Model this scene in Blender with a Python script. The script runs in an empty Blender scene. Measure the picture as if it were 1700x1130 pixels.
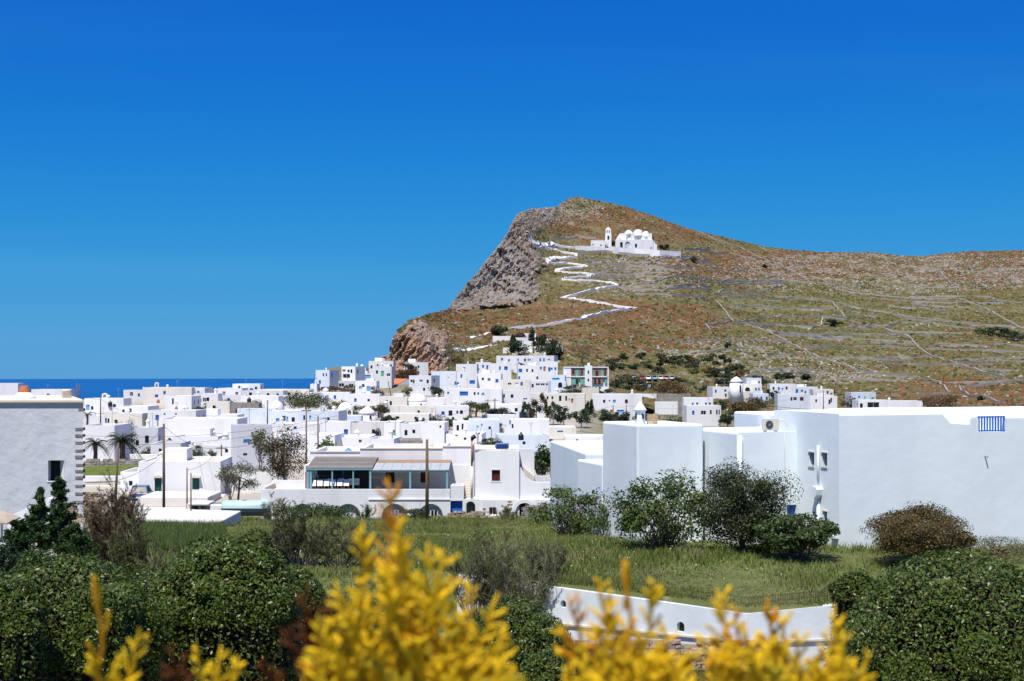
import bpy, math, random
import numpy as np
from mathutils import Vector

# ------------------------------------------------------------------ camera, sky, sun, exposure
scene = bpy.context.scene
col = scene.collection
F, CX, EYE = 2400.0, 850.0, 609.0         # focal length and eye level, in pixels of a 1700 px wide frame

cam_d = bpy.data.cameras.new('camera'); cam = bpy.data.objects.new('camera', cam_d); col.objects.link(cam)
cam.location = (0, 0, 0); cam.rotation_euler = (math.radians(90), 0, 0)
cam_d.sensor_width = 36.0; cam_d.lens = 36.0 * F / 1700.0; cam_d.shift_y = (EYE - 565.0) / 1700.0
cam_d.clip_start = 0.05; cam_d.clip_end = 120000.0
cam_d.dof.use_dof = True; cam_d.dof.focus_distance = 160.0; cam_d.dof.aperture_fstop = 7.8
scene.camera = cam

SUN_EL, SUN_AZ = math.radians(63), math.radians(202)     # azimuth clockwise from +Y (the view direction)
world = bpy.data.worlds.new('World'); scene.world = world; world.use_nodes = True
wn = world.node_tree; wn.nodes.clear()
w_out = wn.nodes.new('ShaderNodeOutputWorld'); w_bg = wn.nodes.new('ShaderNodeBackground')
sky = wn.nodes.new('ShaderNodeTexSky'); sky.sky_type = 'NISHITA'; sky.sun_disc = False
sky.sun_elevation = SUN_EL; sky.sun_rotation = SUN_AZ; sky.altitude = 1500; sky.air_density = 0.9; sky.dust_density = 0.0; sky.ozone_density = 5.0
w_hs = wn.nodes.new('ShaderNodeHueSaturation'); w_hs.inputs['Saturation'].default_value = 1.22; w_hs.inputs['Value'].default_value = 1.0
w_hs.inputs['Hue'].default_value = 0.5
w_bg.inputs['Strength'].default_value = 0.085
# faint streaks of high cirrus all round the sky
w_tc = wn.nodes.new('ShaderNodeTexCoord'); w_sx = wn.nodes.new('ShaderNodeSeparateXYZ'); w_mx = wn.nodes.new('ShaderNodeMath'); w_mx.operation = 'MAXIMUM'; w_mx.inputs[1].default_value = .015
w_ad = wn.nodes.new('ShaderNodeMath'); w_ad.operation = 'ADD'; w_ad.inputs[1].default_value = .03; w_dx = wn.nodes.new('ShaderNodeMath'); w_dx.operation = 'DIVIDE'; w_dy = wn.nodes.new('ShaderNodeMath'); w_dy.operation = 'DIVIDE'; w_cx = wn.nodes.new('ShaderNodeCombineXYZ')
w_map = wn.nodes.new('ShaderNodeMapping'); w_map.inputs['Scale'].default_value = (.045, .16, 1); w_map.inputs['Rotation'].default_value = (0, 0, .22); w_map.inputs['Location'].default_value = (3.1, 1.7, 0)
for l_ in ((w_tc.outputs['Generated'], w_sx.inputs[0]), (w_sx.outputs[2], w_mx.inputs[0]), (w_mx.outputs[0], w_ad.inputs[0]), (w_sx.outputs[0], w_dx.inputs[0]), (w_ad.outputs[0], w_dx.inputs[1]), (w_sx.outputs[1], w_dy.inputs[0]), (w_ad.outputs[0], w_dy.inputs[1]), (w_dx.outputs[0], w_cx.inputs[0]), (w_dy.outputs[0], w_cx.inputs[1]), (w_cx.outputs[0], w_map.inputs[0])): wn.links.new(*l_)
w_no = wn.nodes.new('ShaderNodeTexNoise'); w_no.inputs['Scale'].default_value = 2.2; w_no.inputs['Detail'].default_value = 5.0
w_rp = wn.nodes.new('ShaderNodeValToRGB'); w_rp.color_ramp.elements[0].position = 0.50; w_rp.color_ramp.elements[1].position = 0.78
w_rp.color_ramp.elements[0].color = (0, 0, 0, 1); w_rp.color_ramp.elements[1].color = (0.11, 0.11, 0.11, 1)
# the photograph's clear polarised blue: one tone curve per channel over the whole sky
w_sep = wn.nodes.new('ShaderNodeSeparateColor'); w_com = wn.nodes.new('ShaderNodeCombineColor')
for ch, (k_, pts_) in enumerate(((.054, ((0, 0), (.024, .0095), (.0475, .0245), (.1135, .068), (.21, .105), (.5, .225), (1, .42))), (.0864, ((0, 0), (.0975, .158), (.166, .254), (.23, .305), (.292, .332), (.365, .345), (.5, .42), (1, .70))), (.121, ((0, 0), (.15, .48), (.3, .592), (.4, .645), (.5, .655), (1, .85))))):
    m1 = wn.nodes.new('ShaderNodeMath'); m1.operation = 'MULTIPLY'; m1.inputs[1].default_value = k_ * .5
    cv = wn.nodes.new('ShaderNodeFloatCurve'); c_ = cv.mapping.curves[0]
    for i_, (x_, y_) in enumerate(pts_):
        if i_ == 0: c_.points[0].location = (x_, y_)
        elif i_ == len(pts_) - 1: c_.points[-1].location = (x_, y_)
        else: c_.points.new(x_, y_)
    cv.mapping.update()
    m3 = wn.nodes.new('ShaderNodeMath'); m3.operation = 'MULTIPLY'; m3.inputs[1].default_value = 1 / .108
    wn.links.new(w_sep.outputs[ch], m1.inputs[0]); wn.links.new(m1.outputs[0], cv.inputs['Value']); wn.links.new(cv.outputs[0], m3.inputs[0]); wn.links.new(m3.outputs[0], w_com.inputs[ch])
w_mix = wn.nodes.new('ShaderNodeMixRGB'); w_mix.inputs[2].default_value = (2.2, 4.9, 7.0, 1)
wn.links.new(w_map.outputs[0], w_no.inputs['Vector'])
wn.links.new(w_no.outputs['Fac'], w_rp.inputs[0]); wn.links.new(w_rp.outputs[0], w_mix.inputs[0])
wn.links.new(sky.outputs[0], w_hs.inputs['Color']); wn.links.new(w_hs.outputs[0], w_sep.inputs[0]); wn.links.new(w_com.outputs[0], w_mix.inputs[1])
wn.links.new(w_mix.outputs[0], w_bg.inputs['Color']); wn.links.new(w_bg.outputs[0], w_out.inputs[0])

sun_d = bpy.data.lights.new('sun', 'SUN'); sun_d.energy = 4.6; sun_d.angle = math.radians(0.53); sun_d.color = (1.0, 0.955, 0.88)
sun = bpy.data.objects.new('sun', sun_d); col.objects.link(sun)
sdir = Vector((math.sin(SUN_AZ) * math.cos(SUN_EL), math.cos(SUN_AZ) * math.cos(SUN_EL), math.sin(SUN_EL)))
sun.rotation_euler = (-sdir).to_track_quat('-Z', 'Y').to_euler(); sun.location = (0, -20, 60)

scene.view_settings.view_transform = 'Standard'; scene.view_settings.look = 'None'
scene.view_settings.gamma = 1.0; scene.view_settings.use_curve_mapping = False
scene.view_settings.exposure = 0.42
scene.cycles.max_bounces = 6; scene.cycles.diffuse_bounces = 3; scene.cycles.glossy_bounces = 2; scene.cycles.transmission_bounces = 3
scene.cycles.transparent_max_bounces = 4; scene.cycles.caustics_reflective = False; scene.cycles.caustics_refractive = False

R = random.Random(7); RS = np.random.RandomState(11)

def P(px, py, Y):
    return ((px - CX) / F * Y, Y, (EYE - py) / F * Y)
def XZ(px, Y): return (px - CX) / F * Y
def ZZ(py, Y): return (EYE - py) / F * Y

# ------------------------------------------------------------------ noise
def _hash(ix, iy, iz, s):
    n = (ix * 374761393 + iy * 668265263 + iz * 2147483647 + s * 974634777) & 0xFFFFFFFF
    n = ((n ^ (n >> 13)) * 1274126177) & 0xFFFFFFFF
    return ((n ^ (n >> 16)) & 0xFFFF) / 65535.0
def vnoise(p, s=0):
    p = np.asarray(p, float); i = np.floor(p).astype(np.int64); f = p - i; u = f * f * (3 - 2 * f)
    r = 0
    for dx in (0, 1):
        for dy in (0, 1):
            for dz in (0, 1):
                w = (u[:, 0] if dx else 1 - u[:, 0]) * (u[:, 1] if dy else 1 - u[:, 1]) * (u[:, 2] if dz else 1 - u[:, 2])
                r = r + w * _hash(i[:, 0] + dx, i[:, 1] + dy, i[:, 2] + dz, s)
    return r
def fbm(p, o=4, s=0, ridged=False):
    p = np.asarray(p, float); a, t, r = 1.0, 0.0, 0
    for k in range(o):
        n = vnoise(p * 2 ** k, s + k)
        if ridged: n = 1 - np.abs(2 * n - 1)
        r = r + a * n; t += a; a *= 0.5
    return r / t

# ------------------------------------------------------------------ materials
MATS = {}
def mat(name, rgb, rough=0.8, spec=0.3, noise=None, bump=None, attr=False, metal=0.0, sub=None, trans=0.0, rnd=0.0):
    """noise = list of (scale, stretch xyz, colour2, lo, hi, strength); bump = (scale, strength, distance)"""
    if name in MATS: return MATS[name]
    m = bpy.data.materials.new(name); m.use_nodes = True; nt = m.node_tree; N = nt.nodes; L = nt.links
    b = N['Principled BSDF']; b.inputs['Roughness'].default_value = rough; b.inputs['Metallic'].default_value = metal
    b.inputs['Specular IOR Level'].default_value = spec
    if attr:
        a = N.new('ShaderNodeAttribute'); a.attribute_name = 'Col'; c = a.outputs['Color']
    else:
        q = N.new('ShaderNodeRGB'); q.outputs[0].default_value = (*rgb, 1); c = q.outputs[0]
    tc = N.new('ShaderNodeTexCoord'); 
    for (sc, st, c2, lo, hi, k) in (noise or []):
        mp = N.new('ShaderNodeMapping'); mp.inputs['Scale'].default_value = st
        nz = N.new('ShaderNodeTexNoise'); nz.inputs['Scale'].default_value = sc; nz.inputs['Detail'].default_value = 5
        rp = N.new('ShaderNodeMapRange'); rp.inputs[1].default_value = lo; rp.inputs[2].default_value = hi; rp.inputs[4].default_value = k
        mx = N.new('ShaderNodeMixRGB'); mx.inputs[2].default_value = (*c2, 1)
        L.new(tc.outputs['Object'], mp.inputs[0]); L.new(mp.outputs[0], nz.inputs['Vector']); L.new(nz.outputs['Fac'], rp.inputs[0])
        L.new(rp.outputs[0], mx.inputs[0]); L.new(c, mx.inputs[1]); c = mx.outputs[0]
    if rnd:
        oi = N.new('ShaderNodeObjectInfo'); mr = N.new('ShaderNodeMapRange'); mr.inputs[3].default_value = 1 - rnd; mr.inputs[4].default_value = 1 + rnd
        hs = N.new('ShaderNodeHueSaturation'); L.new(oi.outputs['Random'], mr.inputs[0]); L.new(mr.outputs[0], hs.inputs['Value']); L.new(c, hs.inputs['Color']); c = hs.outputs[0]
    L.new(c, b.inputs['Base Color'])
    if bump:
        nz = N.new('ShaderNodeTexNoise'); nz.inputs['Scale'].default_value = bump[0]; nz.inputs['Detail'].default_value = 6
        bp = N.new('ShaderNodeBump'); bp.inputs['Strength'].default_value = bump[1]; bp.inputs['Distance'].default_value = bump[2]
        L.new(tc.outputs['Object'], nz.inputs['Vector']); L.new(nz.outputs['Fac'], bp.inputs['Height']); L.new(bp.outputs[0], b.inputs['Normal'])
    if trans:
        tr = N.new('ShaderNodeBsdfTranslucent'); ms = N.new('ShaderNodeMixShader'); ms.inputs[0].default_value = trans
        L.new(c, tr.inputs['Color']); L.new(b.outputs[0], ms.inputs[1]); L.new(tr.outputs[0], ms.inputs[2])
        L.new(ms.outputs[0], N['Material Output'].inputs['Surface'])
    MATS[name] = m; return m

S1 = (1, 1, 1); SV = (1, 1, .12)
M_white = mat('whitewash', (.77, .77, .765), .85, .2, [(.5, SV, (.60, .59, .57), .46, .78, .65), (2.2, S1, (.70, .70, .69), .5, .85, .4), (.9, (1, 1, .3), (.5, .47, .42), .66, .85, .6)], (3, .25, .05), rnd=.09)
WB = [(.5, SV, (.55, .54, .52), .46, .78, .6), (2.2, S1, (.62, .62, .61), .5, .85, .4), (.9, (1, 1, .3), (.45, .42, .38), .64, .84, .65)]
M_whites = [M_white, M_white, M_white, mat('pale_blue_limewash', (.66, .73, .79), .85, .2, WB, (3, .3, .05), rnd=.06), mat('cream_limewash', (.74, .70, .62), .85, .2, WB, (3, .3, .05), rnd=.07), mat('grey_limewash', (.63, .64, .66), .85, .2, WB, (3, .3, .05), rnd=.08)]
M_smooth = mat('painted_render', (.77, .84, .845), .8, .25, [(.45, SV, (.66, .71, .72), .45, .78, .6), (.22, S1, (.71, .76, .77), .42, .7, .6), (1.3, (1, 1, .25), (.60, .62, .60), .62, .85, .5), (5, S1, (.72, .74, .74), .55, .9, .3)], (1.1, .35, .06))
M_grey_plaster = mat('weathered_plaster', (.50, .52, .55), .9, .15, [(.6, SV, (.62, .63, .65), .4, .7, .8), (1.1, S1, (.42, .43, .45), .5, .8, .5), (2.2, S1, (.42, .27, .17), .69, .78, .7)], (2.2, .6, .08))
M_cream = mat('cream_concrete', (.66, .60, .50), .9, .15, [(.7, S1, (.50, .44, .36), .45, .75, .6), (4, S1, (.74, .70, .62), .5, .8, .4)], (6, .3, .03))
M_stone = mat('grey_stone', (.29, .265, .23), .95, .1, [(.8, S1, (.42, .39, .34), .45, .7, .7), (6, S1, (.20, .18, .155), .5, .75, .7)], (5, .9, .15), rnd=.12)
M_tanstone = mat('tan_rubble_stone', (.36, .27, .18), .95, .1, [(1.5, S1, (.52, .45, .36), .45, .7, .8), (7, S1, (.22, .16, .11), .5, .8, .6)], (9, .7, .05), rnd=.3)
M_orange_stone = mat('orange_stone', (.50, .24, .10), .95, .1, [(4, S1, (.62, .38, .2), .4, .7, .8)], (9, .5, .03), rnd=.2)
M_white_path = mat('whitewashed_stone', (.84, .82, .78), .9, .1, [(.6, S1, (.68, .64, .58), .52, .74, .6), (3, S1, (.55, .5, .45), .55, .8, .6)], (2, .6, .1))
M_brick = mat('clay_brick_infill', (.29, .16, .115), .95, .1, [(3, S1, (.36, .22, .16), .4, .7, .7)], (8, .4, .03))
M_teal = mat('teal_panel', (.15, .36, .30), .7, .3, [(2, S1, (.20, .42, .36), .4, .7, .6)])
M_tealpost = mat('faded_teal_paint', (.16, .36, .40), .6, .3, [(6, SV, (.32, .44, .44), .45, .7, .8)])
M_blue = mat('blue_paint', (.015, .12, .48), .45, .4, [(5, S1, (.03, .19, .58), .4, .7, .6)])
M_pale_blue = mat('pale_blue_paint', (.16, .40, .66), .5, .4)
M_greenp = mat('green_paint', (.01, .10, .055), .5, .35, [(6, SV, (.015, .14, .08), .4, .7, .6)])
M_lgreen = mat('mint_paint', (.12, .42, .26), .5, .35)
M_red = mat('maroon_paint', (.10, .018, .014), .5, .3, [(6, SV, (.06, .012, .01), .4, .7, .6)])
M_orange = mat('orange_paint', (.48, .16, .04), .6, .3)
M_glass = mat('dark_pane', (.012, .015, .02), .12, .5)
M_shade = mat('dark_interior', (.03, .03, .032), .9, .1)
M_wframe = mat('white_frame', (.75, .75, .74), .6, .3)
M_wood = mat('weathered_wood', (.13, .085, .06), .9, .1, [(3, (6, 6, .4), (.22, .17, .13), .45, .7, .8)], (12, .4, .02), rnd=.2)
M_greyboard = mat('grey_boards', (.17, .155, .14), .9, .1, [(3, (.4, 6, 6), (.27, .25, .23), .45, .7, .8)], (12, .4, .02), rnd=.2)
M_slatwood = mat('pale_timber', (.50, .36, .20), .8, .2, [(3, (.4, 6, 6), (.38, .26, .14), .45, .7, .8)], rnd=.15)
M_metal = mat('galvanised_metal', (.42, .46, .5), .42, .5, [(3, S1, (.3, .33, .36), .45, .75, .6)], metal=.6)
M_sheet = mat('pale_corrugated_sheet', (.40, .43, .42), .7, .3, [(2, S1, (.30, .30, .28), .45, .75, .7)])
M_terra = mat('terracotta', (.42, .15, .06), .8, .2, [(6, S1, (.30, .10, .04), .45, .75, .7)], (14, .3, .01))
M_rtile = mat('red_roof_tile', (.50, .17, .08), .85, .15, [(1.2, S1, (.36, .12, .06), .45, .75, .7)], (10, .4, .03), rnd=.15)
M_black = mat('black_plastic', (.012, .013, .016), .4, .4)
M_rust = mat('rusty_pipe', (.45, .20, .06), .8, .2, [(5, S1, (.25, .10, .04), .45, .7, .7)])
M_tank = mat('pale_blue_tank_paint', (.42, .58, .62), .5, .4, [(1.2, (.4, .4, 3), (.30, .36, .36), .5, .75, .7), (5, S1, (.35, .28, .2), .66, .8, .6)])
M_tankdark = mat('tank_shade_and_seam', (.10, .14, .16), .6, .3)  # darker copy painting shade on the tank's lower half; also the seam
M_rubber = mat('rubber', (.015, .015, .015), .8, .2)
M_redplastic = mat('red_plastic', (.45, .02, .02), .4, .4)
M_solar = mat('solar_glass', (.015, .03, .09), .15, .6)
M_canvas = mat('beige_canvas', (.45, .38, .28), .9, .1, [(2, S1, (.35, .29, .2), .45, .7, .7)])
CARP = {k: mat('car_paint_' + k, v, .3, .5) for k, v in dict(blue=(.05, .12, .22), white=(.7, .72, .73), red=(.35, .02, .025), silver=(.4, .43, .46), green=(.02, .12, .10), sky=(.2, .36, .5)).items()}
M_leaf = mat('foliage', (0, 0, 0), .55, .35, attr=True, trans=.22, rnd=.15)
M_gloss = mat('glossy_foliage', (0, 0, 0), .38, .26, attr=True, trans=.2)
M_conifer = mat('golden_foliage', (0, 0, 0), .7, .2, attr=True, trans=.3)
M_bark = mat('bark', (.10, .075, .055), .95, .1, [(6, (3, 3, .5), (.2, .165, .13), .45, .7, .8)], (14, .6, .03))
M_palebark = mat('pale_bark', (.22, .19, .165), .95, .1, [(6, (3, 3, .5), (.12, .1, .085), .45, .7, .8)], (14, .6, .03))
M_grass = mat('grass', (0, 0, 0), .8, .2, attr=True, trans=.25)
M_shrub = mat('hillside_scrub', (0, 0, 0), .95, .1, attr=True)

# ------------------------------------------------------------------ mesh helpers
def tag(o, label=None, cat=None, group=None, kind=None):
    if label: o['label'] = label
    if cat: o['category'] = cat
    if group: o['group'] = group
    if kind: o['kind'] = kind
    elif cat: o['kind'] = 'thing'
    return o
def link(name, me, parent=None):
    o = bpy.data.objects.new(name, me); col.objects.link(o)
    if parent is not None: o.parent = parent
    return o
def empty(name, loc, label=None, cat=None, group=None):
    o = bpy.data.objects.new(name, None); col.objects.link(o); o.location = loc; o.empty_display_size = .3
    return tag(o, label, cat, group)
def np_mesh(name, V, Q, mats, cols=None, smooth=False):
    """V (n,3), Q (m,k) faces of k corners"""
    me = bpy.data.meshes.new(name); V = np.asarray(V, np.float32); Q = np.asarray(Q, np.int32); k = Q.shape[1]
    me.vertices.add(len(V)); me.vertices.foreach_set('co', V.ravel())
    me.loops.add(Q.size); me.loops.foreach_set('vertex_index', Q.ravel())
    me.polygons.add(len(Q)); me.polygons.foreach_set('loop_start', np.arange(0, Q.size, k, dtype=np.int32))
    if smooth: me.polygons.foreach_set('use_smooth', np.ones(len(Q), bool))
    for m in mats: me.materials.append(m)
    if cols is not None:
        a = me.color_attributes.new('Col', 'FLOAT_COLOR', 'POINT'); c = np.ones((len(V), 4), np.float32); c[:, :3] = cols
        a.data.foreach_set('color', c.ravel())
    me.update(calc_edges=True); me.validate(); return me

class MB:
    def __init__(s): s.v, s.f, s.m, s.o = [], [], [], (0, 0, 0)
    def add(s, vs, fs, m=0):
        b = len(s.v); s.v += [tuple(p) for p in vs]; s.f += [[b + i for i in f] for f in fs]; s.m += [m] * len(fs); return s
    def quad(s, a, b, c, d, m=0): return s.add([a, b, c, d], [(0, 1, 2, 3)], m)
    def box(s, x0, x1, y0, y1, z0, z1, m=0, rz=0, c=None):
        vs = [(x, y, z) for z in (z0, z1) for (x, y) in ((x0, y0), (x1, y0), (x1, y1), (x0, y1))]
        if rz:
            ox, oy = c or ((x0 + x1) / 2, (y0 + y1) / 2); ca, sa = math.cos(rz), math.sin(rz)
            vs = [(ox + (x - ox) * ca - (y - oy) * sa, oy + (x - ox) * sa + (y - oy) * ca, z) for x, y, z in vs]
        return s.add(vs, [(0, 3, 2, 1), (4, 5, 6, 7), (0, 1, 5, 4), (1, 2, 6, 5), (2, 3, 7, 6), (3, 0, 4, 7)], m)
    def obox(s, o, u, v, su, sv, z0, z1, m=0):
        """box from corner o (x,y) along unit u by su and v by sv"""
        c = [(o[0] + u[0] * a + v[0] * b, o[1] + u[1] * a + v[1] * b) for a, b in ((0, 0), (su, 0), (su, sv), (0, sv))]
        vs = [(x, y, z) for z in (z0, z1) for x, y in c]
        return s.add(vs, [(0, 3, 2, 1), (4, 5, 6, 7), (0, 1, 5, 4), (1, 2, 6, 5), (2, 3, 7, 6), (3, 0, 4, 7)], m)
    def prism(s, poly, z0, z1, m=0, mt=None):
        n = len(poly); b = len(s.v); s.v += [(x, y, z0) for x, y in poly] + [(x, y, z1) for x, y in poly]
        s.f += [[b + i, b + (i + 1) % n, b + n + (i + 1) % n, b + n + i] for i in range(n)]; s.m += [m] * n
        s.f += [[b + n + i for i in range(n)], [b + i for i in range(n)][::-1]]; s.m += [m if mt is None else mt, m]; return s
    def tube(s, pts, rad, n=6, m=0, cap=True):
        b = len(s.v); pts = [Vector(p) for p in pts]; up = Vector((.13, .37, .92))
        for i, p in enumerate(pts):
            d = (pts[min(i + 1, len(pts) - 1)] - pts[max(i - 1, 0)]).normalized()
            a = d.cross(up); a = (a if a.length > 1e-4 else d.cross(Vector((1, 0, 0)))).normalized(); c = d.cross(a)
            r = rad[i] if hasattr(rad, '__len__') else rad
            s.v += [tuple(p + a * math.cos(2 * math.pi * k / n) * r + c * math.sin(2 * math.pi * k / n) * r) for k in range(n)]
        for i in range(len(pts) - 1):
            for k in range(n):
                s.f.append([b + i * n + k, b + i * n + (k + 1) % n, b + (i + 1) * n + (k + 1) % n, b + (i + 1) * n + k]); s.m.append(m)
        if cap:
            s.f += [[b + k for k in range(n)][::-1], [b + (len(pts) - 1) * n + k for k in range(n)]]; s.m += [m, m]
        return s
    def lathe(s, c, prof, n=16, m=0):
        """prof: list of (r, z) from bottom to top, about the vertical through c"""
        b = len(s.v)
        for r, z in prof:
            s.v += [(c[0] + r * math.cos(2 * math.pi * k / n), c[1] + r * math.sin(2 * math.pi * k / n), c[2] + z) for k in range(n)]
        for i in range(len(prof) - 1):
            for k in range(n):
                s.f.append([b + i * n + k, b + i * n + (k + 1) % n, b + (i + 1) * n + (k + 1) % n, b + (i + 1) * n + k]); s.m.append(m)
        s.f += [[b + k for k in range(n)][::-1], [b + (len(prof) - 1) * n + k for k in range(n)]]; s.m += [m, m]; return s
    def mesh(s, name, mats, smooth=False, jit=0):
        me = bpy.data.meshes.new(name); o = s.o
        me.from_pydata([(x - o[0] + (R.uniform(-jit, jit) if jit else 0), y - o[1] + (R.uniform(-jit, jit) if jit else 0), z - o[2] + (R.uniform(-jit, jit) if jit else 0)) for x, y, z in s.v], [], s.f)
        for m in (mats if isinstance(mats, (list, tuple)) else [mats]): me.materials.append(m)
        me.polygons.foreach_set('material_index', s.m)
        if smooth: me.polygons.foreach_set('use_smooth', [True] * len(s.f))
        me.update(); return me
    def obj(s, name, mats, parent=None, smooth=False, jit=0):
        """world-space points; a parent is an Empty without rotation"""
        if parent is not None:
            p = parent; o = Vector((0, 0, 0))
            while p is not None: o = o + p.location; p = p.parent
            s.o = tuple(o)
        return link(name, s.mesh(name, mats, smooth, jit), parent)

def wall(mb, p0, p1, z0, z1, ops=(), depth=.16, m=0):
    """wall from p0 to p1 (2D, outside on the right-hand side walking p0 to p1 reversed: outward = (dy,-dx)); ops (s0,s1,h0,h1,arch)"""
    L = math.hypot(p1[0] - p0[0], p1[1] - p0[1]); d = ((p1[0] - p0[0]) / L, (p1[1] - p0[1]) / L); n = (d[1], -d[0])
    def pt(s, z, k=0): return (p0[0] + d[0] * s - n[0] * k, p0[1] + d[1] * s - n[1] * k, z)
    ops = [o for o in ops if o[0] > .02 and o[1] < L - .02 and o[2] >= z0 - 1e-6 and o[3] < z1 - .02]
    ss = sorted({0, L} | {o[0] for o in ops} | {o[1] for o in ops}); zs = sorted({z0, z1} | {o[2] for o in ops} | {o[3] for o in ops})
    for i in range(len(ss) - 1):
        for j in range(len(zs) - 1):
            sm, zm = (ss[i] + ss[i + 1]) / 2, (zs[j] + zs[j + 1]) / 2
            if any(o[0] < sm < o[1] and o[2] < zm < o[3] for o in ops): continue
            mb.quad(pt(ss[i], zs[j]), pt(ss[i + 1], zs[j]), pt(ss[i + 1], zs[j + 1]), pt(ss[i], zs[j + 1]), m)
    for o in ops:
        a, b, h0, h1 = o[:4]; arch = len(o) > 4 and o[4]
        if arch:
            r = (b - a) / 2; hc = h1 - min(r, h1 - h0 - .01); k = (h1 - hc) / r; c = (a + b) / 2
            arc = [(c - r * math.cos(math.pi * t / 12), hc + k * r * math.sin(math.pi * t / 12)) for t in range(13)]
            for t in range(6): mb.add([pt(a, h1), pt(*arc[t]), pt(*arc[t + 1])], [(0, 1, 2)], m); mb.add([pt(b, h1), pt(*arc[12 - t - 1]), pt(*arc[12 - t])], [(0, 1, 2)], m)
            path = [(a, h0)] + arc + [(b, h0)]
        else: path = [(a, h0), (a, h1), (b, h1), (b, h0)]
        for q in range(len(path) - 1): mb.quad(pt(*path[q]), pt(*path[q], depth), pt(*path[q + 1], depth), pt(*path[q + 1]), m)
        mb.quad(pt(a, h0), pt(b, h0), pt(b, h0, depth), pt(a, h0, depth), m)
    return pt

def opening_part(pt, a, b, h0, h1, mt, parent, depth=.16, kind='window', frame=None, arch=False, label=None):
    """pane or door leaf set back in its opening, with a frame of its own"""
    mb = MB(); fw = min(.07, (b - a) * .14); k0 = depth - .05
    if arch:
        r = (b - a) / 2; hc = h1 - min(r, h1 - h0 - .01); kk = (h1 - hc) / r; c = (a + b) / 2
        arc = [(c - r * math.cos(math.pi * t / 12), hc + kk * r * math.sin(math.pi * t / 12)) for t in range(13)]
        poly = [(a, h0)] + arc + [(b, h0)]
        mb.add([pt(s, z, depth - .01) for s, z in poly], [list(range(len(poly)))], 0)
    else:
        mb.quad(pt(a, h0, depth - .01), pt(b, h0, depth - .01), pt(b, h1, depth - .01), pt(a, h1, depth - .01), 0)
        def bar(s0, s1, z0, z1, mm=1):
            v = [pt(s, z, k) for k in (k0, depth - .012) for s, z in ((s0, z0), (s1, z0), (s1, z1), (s0, z1))]
            mb.add(v, [(0, 1, 2, 3), (0, 4, 5, 1), (1, 5, 6, 2), (2, 6, 7, 3), (3, 7, 4, 0)], mm)
        bar(a, a + fw, h0, h1); bar(b - fw, b, h0, h1); bar(a + fw, b - fw, h1 - fw, h1); bar(a + fw, b - fw, h0, h0 + fw)
        if b - a > .55: bar((a + b) / 2 - fw * .4, (a + b) / 2 + fw * .4, h0 + fw, h1 - fw)
    o = mb.obj(kind, [mt, frame or mt], parent)
    if label: o['label'] = label
    return o

def inset(poly, k):
    """inset a convex counter-clockwise polygon"""
    n = len(poly); out = []
    for i in range(n):
        a, b, c = (Vector(poly[j % n]) for j in (i - 1, i, i + 1))
        d1, d2 = (b - a).normalized(), (c - b).normalized(); n1, n2 = Vector((-d1.y, d1.x)), Vector((-d2.y, d2.x))
        t = (n1 + n2); t = t / max(.2, t.dot(n1)); out.append((b.x + t.x * k, b.y + t.y * k))
    return out
def body(mb, poly, z0, z1, ops=None, par=.4, tk=.22, depth=.16, roof=1):
    """flat-roofed block with parapet on a counter-clockwise footprint; ops {edge index: openings}; returns the wall point functions"""
    n = len(poly); fn = {}
    for i in range(n): fn[i] = wall(mb, poly[i], poly[(i + 1) % n], z0, z1, (ops or {}).get(i, ()), depth)
    q = inset(poly, tk)
    for i in range(n):
        j = (i + 1) % n
        mb.quad((*poly[i], z1), (*poly[j], z1), (*q[j], z1), (*q[i], z1), 0)
        mb.quad((*q[i], z1), (*q[j], z1), (*q[j], z1 - par), (*q[i], z1 - par), 0)
    mb.add([(*p, z1 - par) for p in q], [list(range(n))], roof)
    return fn

# ------------------------------------------------------------------ terrain
T_C = [(-80, -1.7), (2.2, -1.75), (5, -4.2), (14, -6.2), (30, -8.9), (48, -10.4), (75, -11.2), (112, -12.1), (150, -11.5), (170, -11.05), (200, -10.83), (250, -10), (300, -8.75), (350, -7), (400, -5), (450, -3), (480, -.6), (500, .2), (530, -6), (700, -60)]
T_L = [(-80, -1.7), (2.2, -1.75), (5, -4.2), (14, -6.2), (30, -8.9), (48, -9.6), (75, -11.2), (112, -12.1), (150, -11.5), (170, -11.05), (200, -10.83), (250, -10), (300, -8.75), (345, -7.3), (362, -8.5), (380, -16), (430, -60), (560, -206), (2000, -206)]
T_R = [(-80, -1.7), (2.2, -1.75), (5, -4.2), (14, -6.2), (30, -8.9), (48, -10.4), (75, -11.2), (112, -12.1), (150, -11.7), (200, -11.6), (260, -11.5), (320, -12.1), (385, -12.3), (400, -14), (500, -16), (700, -60)]
def gz(X, Y):
    X, Y = np.asarray(X, float), np.asarray(Y, float); px = CX + F * X / np.maximum(Y, 30)
    i = lambda T: np.interp(Y, [t[0] for t in T], [t[1] for t in T])
    a, b = np.clip((px - 500) / 40, 0, 1), np.clip((px - 960) / 120, 0, 1)
    a = a * a * (3 - 2 * a); b = b * b * (3 - 2 * b)
    return (i(T_L) * (1 - a) + i(T_C) * a) * (1 - b) + i(T_R) * b
def gzs(x, y): return float(gz(np.array([x]), np.array([y]))[0])
_ys = np.arange(110, 500, 1.0)
def Yof(px, py):
    """distance along the village ground at which a base line at picture row py lies"""
    z = gz((px - CX) / F * _ys, _ys); r = EYE - z / _ys * F
    i = np.argmin(np.abs(r - py)); return float(_ys[i])

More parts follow.
